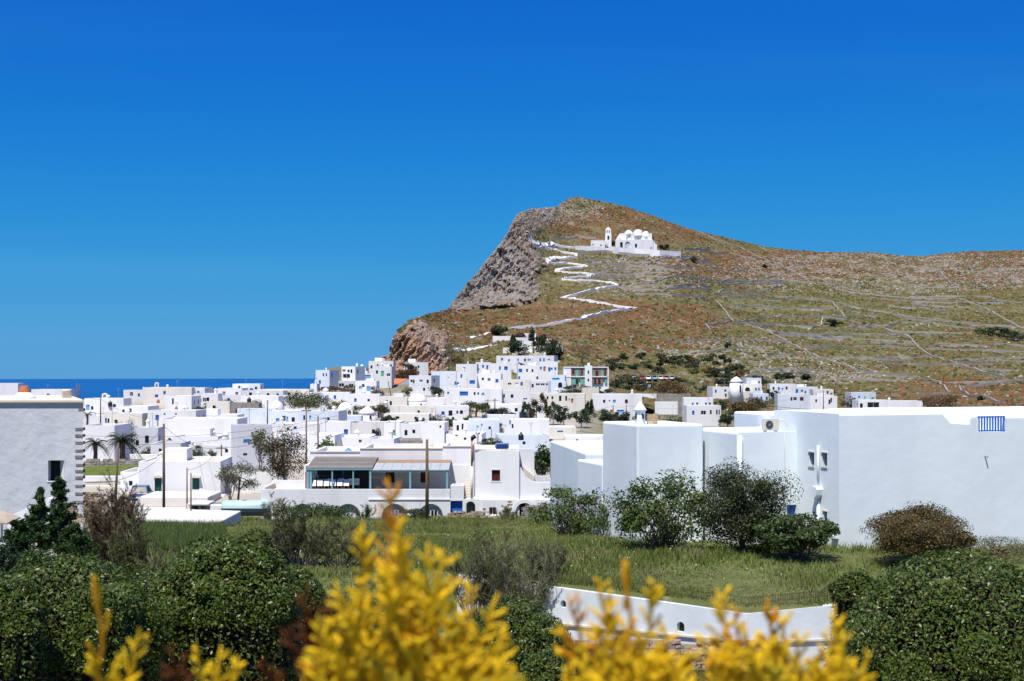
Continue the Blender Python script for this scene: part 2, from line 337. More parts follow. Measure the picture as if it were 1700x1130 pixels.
gx = np.concatenate([np.arange(-620, -150, 14), np.arange(-150, 330, 4.0), np.arange(330, 900, 16)])
gy = np.concatenate([np.arange(-80, 0, 10), np.arange(0, 60, 2.0), np.arange(60, 540, 4.0), np.arange(540, 701, 20)])
GX, GY = np.meshgrid(gx, gy); gp = np.stack([GX.ravel(), GY.ravel(), np.zeros(GX.size)], 1)
gp[:, 2] = gz(gp[:, 0], gp[:, 1]) + np.where(gp[:, 1] > 12, (fbm(gp * .08, 3, 3) - .5) * .8, 0) - .25
nx, ny = len(gx), len(gy); ii = np.arange((ny - 1) * (nx - 1)); r_, c_ = ii // (nx - 1), ii % (nx - 1); b_ = r_ * nx + c_
gq = np.stack([b_, b_ + 1, b_ + nx + 1, b_ + nx], 1)
n1 = fbm(gp * .05, 4, 21)[:, None]; n2 = fbm(gp * .3, 3, 22)[:, None]
gc = np.array([.22, .19, .13]) * (1 - n1) + np.array([.15, .15, .06]) * n1; vil = np.clip((gp[:, 1:2] - 118) / 10, 0, 1) * np.clip((400 - gp[:, 1:2]) / 60, 0, 1) * np.clip((1000 - (CX + F * gp[:, 0:1] / np.maximum(gp[:, 1:2], 30))) / 60, 0, 1) * .8; gc = gc * (1 - vil) + np.array([.46, .42, .36]) * vil; gc = gc * (.7 + .6 * n2)
M_ground = mat('dry_earth', (0, 0, 0), .95, .1, [(.25, S1, (.09, .10, .035), .56, .66, .75), (3, S1, (.32, .28, .22), .6, .75, .5)], (2, .7, .15), attr=True)
tag(link('ground', np_mesh('ground', gp, gq, [M_ground], gc, True)), kind='structure')

# the sea, curved with the earth so that its horizon dips as in the photograph
mb = MB(); rr = [60, 300, 700, 1500, 3000, 6000, 10000, 16000, 24000, 34000, 46000, 60000]; n = 96
for r0 in rr: mb.v += [(r0 * math.cos(2 * math.pi * k / n), 300 + r0 * math.sin(2 * math.pi * k / n), -199 - r0 * r0 / 12.742e6) for k in range(n)]
for i in range(len(rr) - 1):
    for k in range(n): mb.f.append([i * n + k, i * n + (k + 1) % n, (i + 1) * n + (k + 1) % n, (i + 1) * n + k]); mb.m.append(0)
mb.f.append([k for k in range(n)]); mb.m.append(0)
M_sea = mat('sea_water', (.005, .085, .24), .5, .2, [(.0012, (1, .3, 1), (.007, .105, .29), .4, .65, .8)], (.05, .25, 2.0))
tag(mb.obj('sea', M_sea, smooth=True), kind='structure')

# the hill: depth at each sight line by a thin-plate spline through estimated distances
SIL = [(632, 594), (640, 590), (648, 588), (652, 572), (656, 556), (662, 545), (680, 533), (700, 524), (725, 518), (745, 513), (752, 503), (762, 488), (775, 473), (790, 455), (802, 440), (815, 424), (826, 412), (836, 399), (845, 383), (853, 366), (860, 356), (868, 351), (885, 347), (905, 345), (925, 343), (932, 337), (942, 330), (955, 326), (970, 328), (985, 331), (1010, 336), (1040, 343), (1085, 358), (1110, 367), (1140, 378), (1170, 386), (1200, 393), (1235, 401), (1270, 409), (1300, 413), (1330, 416), (1365, 418), (1400, 418), (1430, 419), (1450, 418), (1475, 421), (1500, 424), (1530, 425), (1555, 422), (1580, 419), (1620, 417), (1660, 416), (1700, 415), (1800, 408), (1900, 402), (2100, 398)]
BASE = [(632, 622), (700, 620), (760, 620), (940, 622), (1000, 652), (1060, 672), (1100, 684), (1300, 692), (1450, 694), (1700, 700), (2100, 706)]
CTRL = [(632, 618, 470), (640, 590, 500), (655, 615, 452), (700, 615, 455), (745, 615, 468), (656, 556, 462), (700, 560, 468), (740, 570, 485), (680, 533, 478), (700, 524, 492), (730, 540, 520), (745, 513, 632), (740, 530, 570), (780, 560, 545), (780, 600, 490),
    (850, 612, 480), (940, 615, 482), (850, 580, 515), (850, 545, 580), (820, 512, 655), (860, 505, 668), (900, 490, 690), (900, 530, 620), (762, 488, 655), (790, 455, 684), (815, 424, 706), (836, 399, 722), (853, 366, 742), (862, 355, 760), (880, 430, 730), (905, 410, 775), (885, 347, 800), (925, 343, 868), (955, 326, 900),
    (940, 580, 522), (940, 545, 585), (950, 515, 640), (950, 470, 712), (950, 420, 790), (950, 370, 850), (1040, 343, 925), (1050, 430, 795), (1050, 400, 825), (1050, 480, 712), (1050, 530, 632), (1050, 580, 555), (1050, 620, 500), (1000, 640, 448),
    (1100, 684, 395), (1100, 665, 430), (1100, 648, 462), (1100, 630, 500), (1140, 378, 955), (1130, 428, 806), (1200, 393, 975), (1200, 450, 840), (1200, 520, 690), (1200, 580, 580), (1200, 630, 500), (1250, 660, 440), (1300, 690, 385), (1270, 409, 985), (1400, 418, 1005), (1400, 470, 870), (1400, 530, 725), (1400, 590, 600), (1400, 640, 505), (1400, 692, 392), (1530, 425, 1010), (1600, 480, 860), (1600, 540, 720), (1600, 600, 590), (1600, 650, 490), (1600, 698, 390), (1700, 415, 1020), (1900, 402, 1030), (1900, 500, 820), (1900, 600, 590), (1900, 704, 390), (2100, 398, 1040), (2100, 705, 390), (2100, 550, 690)]
ca = np.array(CTRL, float); cxy = ca[:, :2] / 100.0
def _tps(d): return np.where(d > 1e-9, d * d * np.log(np.maximum(d, 1e-9)), 0)
_D = np.linalg.norm(cxy[:, None] - cxy[None], axis=2); _n = len(ca)
_A = np.zeros((_n + 3, _n + 3)); _A[:_n, :_n] = _tps(_D) + np.eye(_n) * .02; _A[:_n, _n] = 1; _A[:_n, _n + 1:] = cxy; _A[_n:, :_n] = _A[:_n, _n:].T
_W = np.linalg.solve(_A, np.concatenate([ca[:, 2], np.zeros(3)]))
def hillY(px, py):
    q = np.stack([np.asarray(px, float).ravel(), np.asarray(py, float).ravel()], 1) / 100.0
    out = np.empty(len(q))
    for s in range(0, len(q), 40000):
        k = q[s:s + 40000]; out[s:s + 40000] = _tps(np.linalg.norm(k[:, None] - cxy[None], axis=2)) @ _W[:_n] + _W[_n] + k @ _W[_n + 1:]
    return out
def HP(px, py):
    Y = float(hillY([px], [py])[0]); return Vector(P(px, py, Y))

cpx = np.concatenate([np.arange(632, 1000, 1.0), np.arange(1000, 1720, 1.6), np.arange(1720, 2100, 6)]); NT = 250
tt = np.linspace(0, 1, NT); sil = np.interp(cpx, *zip(*SIL)); bas = np.interp(cpx, *zip(*BASE))
HPX = np.repeat(cpx[:, None], NT, 1); HPY = bas[:, None] + (sil - bas)[:, None] * tt[None]
HY = hillY(HPX, HPY).reshape(HPX.shape)
HY = np.maximum.accumulate(HY + tt[None] * 2.0, axis=1)                    # always farther uphill
hx, hz = (HPX - CX) / F * HY, (EYE - HPY) / F * HY
# masks of what the ground is made of, in terrain coordinates
def bump(px, py, cx, cy, rx, ry): return np.clip(1.25 - np.sqrt(((px - cx) / rx) ** 2 + ((py - cy) / ry) ** 2), 0, 1) * 4
nz1 = fbm(np.stack([HPX.ravel() * .16, HPY.ravel() * .16, np.zeros(HPX.size)], 1), 3, 6).reshape(HPX.shape)
nz0 = fbm(np.stack([HPX.ravel() * .03, HPY.ravel() * .03, np.zeros(HPX.size)], 1), 4, 5).reshape(HPX.shape)
edge = np.interp(HPY, [330, 345, 360, 410, 440, 490, 505, 515, 520], [935, 925, 905, 888, 905, 908, 880, 770, 700]) + (nz0 - .5) * 60 + (nz1 - .5) * 34
rock = np.clip((edge - HPX) / 14, 0, 1) * np.clip((517 + (nz0 - .5) * 24 - HPY) / 6, 0, 1)
lowcliff = np.clip((742 + (nz0 - .5) * 50 - HPX) / 10, 0, 1) * np.clip((HPY - (np.interp(HPX, [632, 655, 690, 745], [560, 548, 534, 545]) + (nz0 - .5) * 24)) / 5, 0, 1)
steep = np.clip(rock + lowcliff, 0, 1)
pw = np.stack([hx.ravel(), HY.ravel(), hz.ravel()], 1)
sl = np.stack([pw[:, 0] * .8 - pw[:, 2] * .6, pw[:, 1], pw[:, 0] * .6 + pw[:, 2] * .8], 1)
rid = fbm(sl * np.array([.085, .012, .02]), 5, 9, True).reshape(hx.shape); rid2 = fbm(sl * np.array([.28, .045, .08]), 4, 13, True).reshape(hx.shape)
rid3 = fbm(sl * np.array([.8, .12, .22]), 3, 15, True).reshape(hx.shape)
soft = fbm(pw * .05, 3, 17).reshape(hx.shape); fine = fbm(pw * .45, 3, 19).reshape(hx.shape)
fade = np.clip(tt[None] * 12, 0, 1) * np.clip((1 - tt[None]) * 14 + .25, 0, 1)
hz = hz + fade * ((soft - .5) * 2.0 * (1 - steep) + (fine - .5) * 1.5 * (1 - steep) + (fine - .5) * 2.2 * steep)
push = (rock + lowcliff * .7).clip(0, 1) * fade * ((rid - .55) * 9 + (rid2 - .5) * 12 + (rid3 - .5) * 9)
HY2 = HY - push; hx = hx - push * np.where(lowcliff > .3, .1, .2)
# beyond the crest the land falls to the sea
back = [(6, -1.2), (18, -6), (45, -24), (100, -80), (190, -225)]
BX = [hx] + [hx[:, -1:] + d * .05 for d, _ in back]; BY = [HY2] + [HY2[:, -1:] + d for d, _ in back]; BZ = [hz] + [hz[:, -1:] + z * np.ones_like(hx[:, -1:]) for _, z in back]
hx3, hy3, hz3 = np.concatenate(BX, 1), np.concatenate(BY, 1), np.concatenate(BZ, 1)
hz3[:, NT:] = np.maximum(hz3[:, NT:], -206)
for dx, dz in ((-3, -8), (-10, -40), (-30, -110), (-70, -206)):              # the western end drops to the water
    hx3 = np.concatenate([hx3[:1] + dx, hx3]); hy3 = np.concatenate([hy3[:1], hy3]); hz3 = np.concatenate([np.maximum(hz3[:1] + dz, -206), hz3])
ncol, nrow = hx3.shape
hv = np.stack([hx3.ravel(), hy3.ravel(), hz3.ravel()], 1)
i0 = (np.arange(ncol - 1)[:, None] * nrow + np.arange(nrow - 1)[None]).ravel(); hq = np.stack([i0, i0 + nrow, i0 + nrow + 1, i0 + 1], 1)
# soil, scrub and rock colours
def pad(a, v=0):
    a = np.concatenate([a, np.repeat(a[:, -1:], len(back), 1)], 1); return np.concatenate([np.repeat(a[:1], 4, 0), a]).ravel()[:, None]
big = fbm(hv * .012, 4, 31)[:, None]; med = fbm(hv * .07, 4, 33)[:, None]; sm = fbm(hv * .5, 3, 35)[:, None]
olive, rust, straw, grey = (np.array(c) for c in ([.118, .100, .036], [.155, .070, .032], [.195, .152, .072], [.31, .28, .245]))
px_, py_ = pad(HPX), pad(HPY)
rustness = np.clip(bump(px_, py_, 1000, 545, 190, 42) + bump(px_, py_, 760, 545, 110, 30) + bump(px_, py_, 1300, 440, 200, 22) + bump(px_, py_, 1060, 375, 130, 28) + bump(px_, py_, 1660, 655, 170, 22) + bump(px_, py_, 1650, 440, 200, 28), 0, 1) * .70 + .20
rustness = np.clip(rustness + (big - .5) * 1.2, 0, 1)
stony = np.clip(bump(px_, py_, 1480, 452, 260, 32) + bump(px_, py_, 1220, 585, 110, 22) + bump(px_, py_, 1330, 615, 130, 20) + bump(px_, py_, 1060, 450, 90, 42) * .45 + bump(px_, py_, 940, 350, 60, 22), 0, 1) * .42 + .08
def th(n, t, w=.05): return np.clip((n - t) / w, 0, 1)
cA, cB, cC, cD = (fbm(hv * f, 3, q)[:, None] for f, q in ((.22, 81), (.30, 83), (.34, 85), (.10, 87)))
c = olive * (.75 + .5 * med) * np.ones((len(hv), 1))
k = np.clip(bump(px_, py_, 1430, 555, 300, 85), 0, 1) * .55; c = c * (1 - k) + np.array([.108, .118, .036]) * (.75 + .5 * med) * k
k = th(cD, .54, .12) * .5; c = c * (1 - k) + straw * k
k = th(cA, .74 - .36 * rustness) * (.55 + .4 * sm); c = c * (1 - k) + rust * (.7 + .6 * med) * k
k = th(cB, .64) * .85; c = c * (1 - k) + np.array([.05, .058, .018]) * k
k = th(cC, .68 - .30 * stony) * (.35 + .65 * stony); c = c * (1 - k) + grey * (.65 + .6 * sm) * k
rk, lc = pad(rock), pad(lowcliff)
rcol = np.array([.235, .205, .18]) * (1 - rid.mean()) + 0; rb = fbm(hv * np.array([.10, .10, .05]), 4, 41)[:, None]
rc = np.array([.27, .232, .20]) * (.42 + .95 * rb) ; ro = np.clip((fbm(hv * .035, 3, 43)[:, None] - .52) * 5, 0, 1) * .6; rc = rc * (1 - ro) + np.array([.30, .19, .12]) * ro
lcol = np.array([.30, .205, .145]) * (.55 + .75 * rb); lo = np.clip((med - .45) * 4, 0, 1) * .6; lcol = lcol * (1 - lo) + np.array([.33, .165, .08]) * lo
gr = np.clip((sm - .6) * 5, 0, 1) * .5; rc = rc * (1 - gr) + np.array([.16, .15, .07]) * gr
c = c * (1 - rk) + rc * rk; c = c * (1 - lc) + lcol * lc
M_hill = mat('hill_soil', (0, 0, 0), .95, .08, [(.55, S1, (.10, .085, .03), .52, .66, .55), (1.4, S1, (.33, .30, .25), .60, .72, .6)], (1.2, .9, .5), attr=True)
hill = tag(link('hill', np_mesh('hill', hv, hq, [M_hill], c, False)), kind='structure')

# scrub and loose rock on the slope
def blobs(name, pts, size, cols, m, kind='stuff', flat=.7, spiky=.25):
    ico = np.array([(0, 0, 1)] + [(math.cos(t) * .9, math.sin(t) * .9, .35) for t in np.arange(5) * 2 * math.pi / 5] + [(math.cos(t), math.sin(t), -.25) for t in np.arange(5) * 2 * math.pi / 5 + .6])
    fc = [(0, 1 + k, 1 + (k + 1) % 5) for k in range(5)] + [(1 + k, 6 + k, 1 + (k + 1) % 5) for k in range(5)] + [(1 + (k + 1) % 5, 6 + k, 6 + (k + 1) % 5) for k in range(5)]
    n = len(pts); V = np.repeat(ico[None], n, 0) * (1 + RS.uniform(-spiky, spiky, (n, 11, 1)))
    a = RS.uniform(0, 6.28, n); ca_, sa_ = np.cos(a)[:, None], np.sin(a)[:, None]
    V = np.stack([V[..., 0] * ca_ - V[..., 1] * sa_, V[..., 0] * sa_ + V[..., 1] * ca_, V[..., 2] * flat], 2) * size[:, None, None] + pts[:, None]
    Q = (np.array(fc)[None] + (np.arange(n) * 11)[:, None, None]).reshape(-1, 3)
    C = np.repeat(cols[:, None], 11, 1) * RS.uniform(.85, 1.15, (n, 11, 1))
    return tag(link(name, np_mesh(name, V.reshape(-1, 3), Q, [m], C.reshape(-1, 3))), kind=kind)
fcen = hv[hq].mean(1); e1, e2 = hv[hq[:, 1]] - hv[hq[:, 0]], hv[hq[:, 3]] - hv[hq[:, 0]]
area = np.linalg.norm(np.cross(e1, e2), axis=1)
rowi = np.arange(len(hq)) % (nrow - 1); ok = (rowi < NT - 1) & (fcen[:, 1] < 1060)
fr = rk[hq[:, 0], 0] + lc[hq[:, 0], 0]; rst = rustness[hq[:, 0], 0]; stn = stony[hq[:, 0], 0]
def scatter(n, w):
    w = np.where(ok, area * w, 0); i = RS.choice(len(hq), n, p=w / w.sum()); u, v = RS.rand(n, 1), RS.rand(n, 1)
    return i, fcen[i] + (u - .5) * e1[i] + (v - .5) * e2[i]
clump = np.clip((fbm(fcen * .06, 3, 51) - .35) * 3, .1, 1)
i, p = scatter(38000, (1 - np.clip(fr, 0, 1) * .93) * clump)
u = RS.rand(len(i), 1); rs = rst[i][:, None]
sc = np.where(u < rs * .62, [[.165, .074, .030]], np.where(u < .70, [[.115, .10, .032]], [[.045, .056, .02]])) * RS.uniform(.7, 1.25, (len(i), 1))
blobs('hillside_scrub', p, RS.uniform(.3, .85, len(i)) * (1 + (RS.rand(len(i)) > .95) * .7), sc, M_shrub)
i, p = scatter(16000, np.clip(stn, .04, 1) + np.clip(fr, 0, 1) * .3)
blobs('hillside_rocks', p, RS.uniform(.2, .6, len(i)) * (1 + (RS.rand(len(i)) > .94) * .9), np.array([[.33, .30, .265]]) * RS.uniform(.6, 1.15, (len(i), 1)), M_shrub, flat=.6, spiky=.4)

# ------------------------------------------------------------------ dry stone walls, the zigzag path
from mathutils.bvhtree import BVHTree
bvh = BVHTree.FromPolygons([tuple(v) for v in hv], [tuple(q) for q in hq])
def hz_at(x, y, z=None):
    h = bvh.ray_cast(Vector((x, y, 300)), Vector((0, 0, -1)))
    return h[0].z if h[0] is not None else (gzs(x, y) if z is None else z)
def on_hill(px, py):
    """where the sight line of picture point (px, py) meets the hill"""
    d = Vector(((px - CX) / F, 1, (EYE - py) / F)).normalized(); h = bvh.ray_cast(Vector((0, 300, 300 * d.z / d.y)) + Vector((d.x / d.y * 300, 0, 0)), d)
    return h[0] if h[0] is not None else HP(px, py)
def trace(pts, step=5.0):
    w = [on_hill(*p) for p in pts]; out = []
    for a, b in zip(w, w[1:]):
        n = max(1, int((b - a).length / step))
        for k in range(n): q = a.lerp(b, k / n); out.append(Vector((q.x, q.y, hz_at(q.x, q.y, q.z))))
    out.append(w[-1]); return out
def dry_wall(pts, h=1.0, w=.7):
    path = trace(pts); mb = MB(); L = len(path); mb.o = tuple(path[0])
    for i, p in enumerate(path):
        d = (path[min(i + 1, L - 1)] - path[max(i - 1, 0)]); d.z = 0; d = d.normalized() if d.length > 0 else Vector((1, 0, 0)); s = Vector((-d.y, d.x, 0)) * w / 2
        hh = h * R.uniform(.6, 1.25); j = Vector((R.uniform(-.3, .3), R.uniform(-.3, .3), 0))
        mb.v += [tuple(p + j - s * 1.25 - Vector((0, 0, 1))), tuple(p + j - s + Vector((0, 0, hh))), tuple(p + j + s + Vector((0, 0, hh * R.uniform(.85, 1.1)))), tuple(p + j + s * 1.25 - Vector((0, 0, 1)))]
    for i in range(L - 1):
        for k in range(3): mb.f.append([i * 4 + k, i * 4 + k + 1, i * 4 + 5 + k, i * 4 + 4 + k]); mb.m.append(0)
    mb.f += [[0, 1, 2, 3][::-1], [L * 4 - 4 + k for k in range(4)]]; mb.m += [0, 0]
    o = link('stone_wall', mb.mesh('stone_wall', M_stone)); o.location = path[0]
    return tag(o, 'grey dry stone field wall running over the scrubby hillside', 'stone wall', 'dry stone walls on the hillside')
ZB = lambda l: [(1160 + x / 3.148, 380 + y / 3.148) for x, y in l]
ZA = lambda l: [(640 + x / 3.139, 310 + y / 3.139) for x, y in l]
for l in ([(0, 15), (100, 60), (210, 90), (320, 150), (430, 190), (500, 230), (590, 270)], [(680, 300), (790, 335), (900, 345), (1060, 360), (1350, 365), (1500, 420), (1640, 500), (1740, 545)], [(1250, 215), (1330, 290), (1370, 300)],
    [(600, 360), (690, 385), (740, 430), (765, 465)], [(180, 488), (330, 470), (430, 458), (640, 460)], [(180, 490), (400, 500), (590, 520), (640, 505), (650, 465)], [(0, 365), (80, 370), (120, 410), (180, 485), (130, 497), (40, 505), (60, 530)],
    [(130, 360), (300, 365), (430, 380)], [(160, 400), (330, 405), (500, 420), (650, 430)], [(640, 370), (800, 410), (1000, 440), (1240, 500), (1440, 525)], [(1040, 450), (1250, 475), (1450, 505), (1640, 512)],
    [(650, 465), (760, 475), (860, 510), (970, 515), (1060, 490), (1240, 500)], [(970, 520), (1100, 570), (1150, 625), (1220, 670), (1330, 700), (1450, 740), (1600, 780)], [(250, 500), (370, 545), (470, 600), (600, 660), (780, 720), (960, 765), (1100, 760)],
    [(400, 545), (640, 555), (800, 550), (1030, 552)], [(560, 620), (800, 618), (1130, 625)], [(700, 680), (950, 682), (1220, 672)], [(1180, 632), (1400, 640), (1740, 642)], [(1330, 685), (1500, 680), (1740, 680)], [(1350, 700), (1500, 697), (1740, 695)],
    [(0, 590), (200, 580), (480, 595)], [(0, 275), (150, 270), (400, 265)], [(80, 340), (130, 320), (330, 330), (430, 300)], [(960, 765), (1140, 780), (1260, 805), (1310, 860), (1150, 865)], [(1280, 810), (1500, 808), (1690, 795)],
    [(1690, 800), (1360, 825), (1370, 850), (1450, 880), (1600, 915)], [(700, 570), (900, 585), (1120, 595)], [(220, 600), (235, 630), (100, 640), (0, 650)], [(1250, 600), (1400, 610), (1560, 605), (1740, 612)], [(0, 118), (160, 125), (300, 160)], [(60, 205), (260, 215), (420, 245)]):
    dry_wall(ZB(l), h=.85, w=.65)
for l in ([(1000, 345), (1150, 340), (1300, 360), (1540, 385), (1695, 390)], [(1040, 385), (1200, 380), (1400, 395), (1690, 400)], [(1050, 410), (1250, 405), (1450, 425), (1600, 430)], [(1080, 435), (1250, 432), (1500, 440)], [(1085, 455), (1300, 458), (1500, 460)],
    [(1080, 475), (1300, 472), (1450, 475)], [(1180, 497), (1400, 500), (1690, 490)], [(1215, 530), (1450, 545), (1690, 545)], [(1300, 560), (1500, 570), (1690, 590)], [(870, 255), (1000, 262), (1100, 268)], [(1550, 325), (1690, 332)], [(1480, 800), (1690, 800)], [(1300, 520), (1500, 525), (1690, 520)]):
    dry_wall(ZA(l), h=1.05, w=.8)
rq = random.Random(91)                                                    # shorter broken terrace walls along the contours
for k in range(46):
    x0, y0 = rq.uniform(1150, 1690), rq.uniform(432, 640); L = rq.uniform(40, 150); sl_ = rq.uniform(-.03, .07)
    if y0 < np.interp(x0 + L / 2, *zip(*SIL)) + 16: continue
    dry_wall([(x0 + L * t, y0 + L * t * sl_ + rq.uniform(-1.2, 1.2)) for t in np.linspace(0, 1, 6)], h=.75, w=.7)

def white_path(pts, label, h=1.3, w=2.6):
    path = trace(pts, 3.0); mb = MB(); mb.o = tuple(path[0]); L = len(path)
    for i, p in enumerate(path):
        d = path[min(i + 1, L - 1)] - path[max(i - 1, 0)]; d.z = 0; d = d.normalized() if d.length > 0 else Vector((1, 0, 0)); s = Vector((-d.y, d.x, 0))
        if s.y < 0: s = -s
        z = Vector((0, 0, 1)); hh = h * R.uniform(.7, 1.15)
        q = p + s * w
        up = max(p.z + .25, hz_at(q.x, q.y, q.z) + .12)
        mb.v += [tuple(p - z * 1.2), tuple(p + z * hh), tuple(p + s * .5 + z * hh), tuple(p + s * .5 + z * .2), tuple(Vector((q.x, q.y, up))), tuple(Vector((q.x, q.y, up + R.uniform(.2, .5)))), tuple(Vector((q.x, q.y, up)) + s * .5 - z * .8)]
    for i in range(L - 1):
        for k in range(6): mb.f.append([i * 7 + k, i * 7 + k + 1, i * 7 + 8 + k, i * 7 + 7 + k]); mb.m.append(0)
    o = link('path', mb.mesh('path', M_white_path)); o.location = path[0]; o['label'] = label; return tag(o, kind='structure')
white_path(ZA([(765, 312), (830, 320), (900, 337), (985, 354), (1000, 368), (900, 380), (835, 387), (850, 400), (950, 402), (1035, 414), (1030, 426), (930, 431), (880, 441), (950, 452), (1075, 460), (1070, 472), (960, 480), (920, 490), (1000, 492), (1100, 492), (1170, 502), (1205, 522), (1100, 542), (1000, 563), (940, 581), (1050, 597), (1180, 622), (1285, 636), (1200, 652), (1080, 672), (1020, 696), (900, 713), (760, 731), (635, 746)]), 'whitewashed zigzag path climbing the hill to the church', 1.05, 2.7)
white_path(ZA([(765, 312), (880, 306), (1000, 320), (1100, 332)]), 'whitewashed path along the terrace to the church', 1.2, 2.4)
white_path(ZA([(560, 766), (500, 776), (430, 786)]), 'pale footpath above the walled graveyard', .3, 1.2)
white_path(ZA([(590, 822), (520, 836), (480, 846), (360, 858)]), 'pale lane below the walled graveyard', .3, 1.5)

# ------------------------------------------------------------------ the field in front of the houses and its grass
FW = [(60, 66), (150, 56), (200, 51), (480, 50), (690, 50.5), (706, 60.5), (780, 59.4), (1240, 52.0), (1395, 52.4), (1800, 53), (2300, 54)]
T_F = [(40, -8.75), (52, -8.66), (60, -8.5), (67, -8.45), (76, -9.05), (90, -10.1), (112, -11.8), (118, -12.3)]
def fz(x, y): return np.interp(y, [t[0] for t in T_F], [t[1] for t in T_F])
fpx = np.linspace(60, 2300, 150); ft = np.linspace(0, 1, 46)
FPX = np.repeat(fpx[:, None], 46, 1); y0 = np.interp(fpx, *zip(*FW)); FY = y0[:, None] + (117 - y0)[:, None] * ft[None]
FX = (FPX - CX) / F * FY; fp = np.stack([FX.ravel(), FY.ravel(), np.zeros(FX.size)], 1)
fade = np.clip(np.repeat(ft[None], 150, 0).ravel() * 8, 0, 1)
fp[:, 2] = fz(fp[:, 0], fp[:, 1]) + (fbm(fp * .25, 3, 61) - .5) * .5 * fade
i0 = (np.arange(149)[:, None] * 46 + np.arange(45)[None]).ravel(); fq = np.stack([i0, i0 + 46, i0 + 47, i0 + 1], 1)
# the near edge turns down into the ground
ed = fp.reshape(150, 46, 3)[:, 0].copy(); ed[:, 2] = -12.5; nb = len(fp); fp2 = np.concatenate([fp, ed]); j = np.arange(149)
fq = np.concatenate([fq, np.stack([nb + j, nb + j + 1, (j + 1) * 46, j * 46], 1)])
fcx = np.repeat([[.115, .130, .045]], len(fp2), 0) * (.6 + .8 * fbm(fp2 * .3, 3, 63)[:, None])
tag(link('field', np_mesh('field', fp2, fq, [M_ground], fcx, True)), kind='structure')
_fm = BVHTree.FromPolygons([tuple(v) for v in fp2], [tuple(q) for q in fq])
def fz_at(x, y):
    h = _fm.ray_cast(Vector((x, y, 50)), Vector((0, 0, -1))); return h[0].z if h[0] is not None else gzs(x, y)

def blades(name, pos, hgt, cols, m, wid=.022, lean=.5, n=3, label=None):
    """n thin bent blades at each point"""
    pos = np.repeat(pos, n, 0) + RS.normal(0, .05, (len(pos) * n, 3)) * [1, 1, 0]; h = np.repeat(hgt, n) * RS.uniform(.6, 1.15, len(pos)); C = np.repeat(cols, n, 0) * RS.uniform(.75, 1.25, (len(pos), 1))
    a = RS.uniform(0, 6.28, len(pos)); d = np.stack([np.cos(a), np.sin(a), 0 * a], 1); ln = RS.uniform(.1, lean, len(pos))[:, None] * h[:, None]
    b = RS.uniform(0, 6.28, len(pos)); l = np.stack([np.cos(b), np.sin(b), 0 * b], 1); w = (wid * RS.uniform(.6, 1.5, len(pos)))[:, None]
    up = np.array([[0, 0, 1]]) * h[:, None]
    V = np.stack([pos - d * w, pos + d * w, pos + d * w * .7 + up * .6 + l * ln * .35, pos - d * w * .7 + up * .6 + l * ln * .35, pos + up + l * ln], 1).reshape(-1, 3)
    k = np.arange(len(pos))[:, None] * 5
    T = np.concatenate([k + [[0, 1, 2]], k + [[0, 2, 3]], k + [[3, 2, 4]]]); CC = np.repeat(C, 5, 0)
    o = tag(link(name, np_mesh(name, V, T, [m], CC)), label, kind='stuff'); return o
N = 105000
gpx = RS.uniform(180, 1790, N); gw = np.interp(gpx, *zip(*FW)); gyy = gw + .12 + (116 - gw) * RS.rand(N) ** 1.25
gxx = (gpx - CX) / F * gyy; g3 = np.stack([gxx, gyy, fz(gxx, gyy) + .0], 1)
g3[:, 2] = [fz_at(a, b) - .03 for a, b in zip(gxx, gyy)]
t1 = fbm(g3 * [.14, .14, 0], 3, 71); t2 = fbm(g3 * [.5, .5, 0], 3, 72); t3 = fbm(g3 * [.22, .22, 0], 3, 73)
gcol = np.array([[.120, .185, .038]]) * (1 - t1[:, None]) + np.array([[.195, .20, .058]]) * t1[:, None]
dry = (np.clip((t2 - .5) * 4, 0, 1) * .7)[:, None] * (RS.rand(N, 1) < .62); gcol = gcol * (1 - dry) + np.array([[.20, .155, .095]]) * dry
gcol = gcol * (.65 + .8 * t2[:, None])
blades('grass', g3, (.08 + .40 * np.clip((t3 - .3) * 1.7, 0, 1)) * RS.uniform(.6, 1.4, N), gcol, M_grass, .014, .8, 3, 'rough green and straw grass covering the field')
fl = RS.choice(N, 1500); fm = fbm(g3[fl] * [.12, .12, 0], 3, 75) > .5; fl = fl[fm]
yel = RS.rand(len(fl), 1) < .7
blobs('field_flowers', g3[fl] + np.stack([RS.normal(0, .1, len(fl)), RS.normal(0, .1, len(fl)), RS.uniform(.25, .45, len(fl))], 1), RS.uniform(.015, .035, len(fl)), np.where(yel, [[.55, .40, .02]], [[.6, .6, .5]]), M_shrub)['label'] = 'small yellow and white wild flowers in the grass'

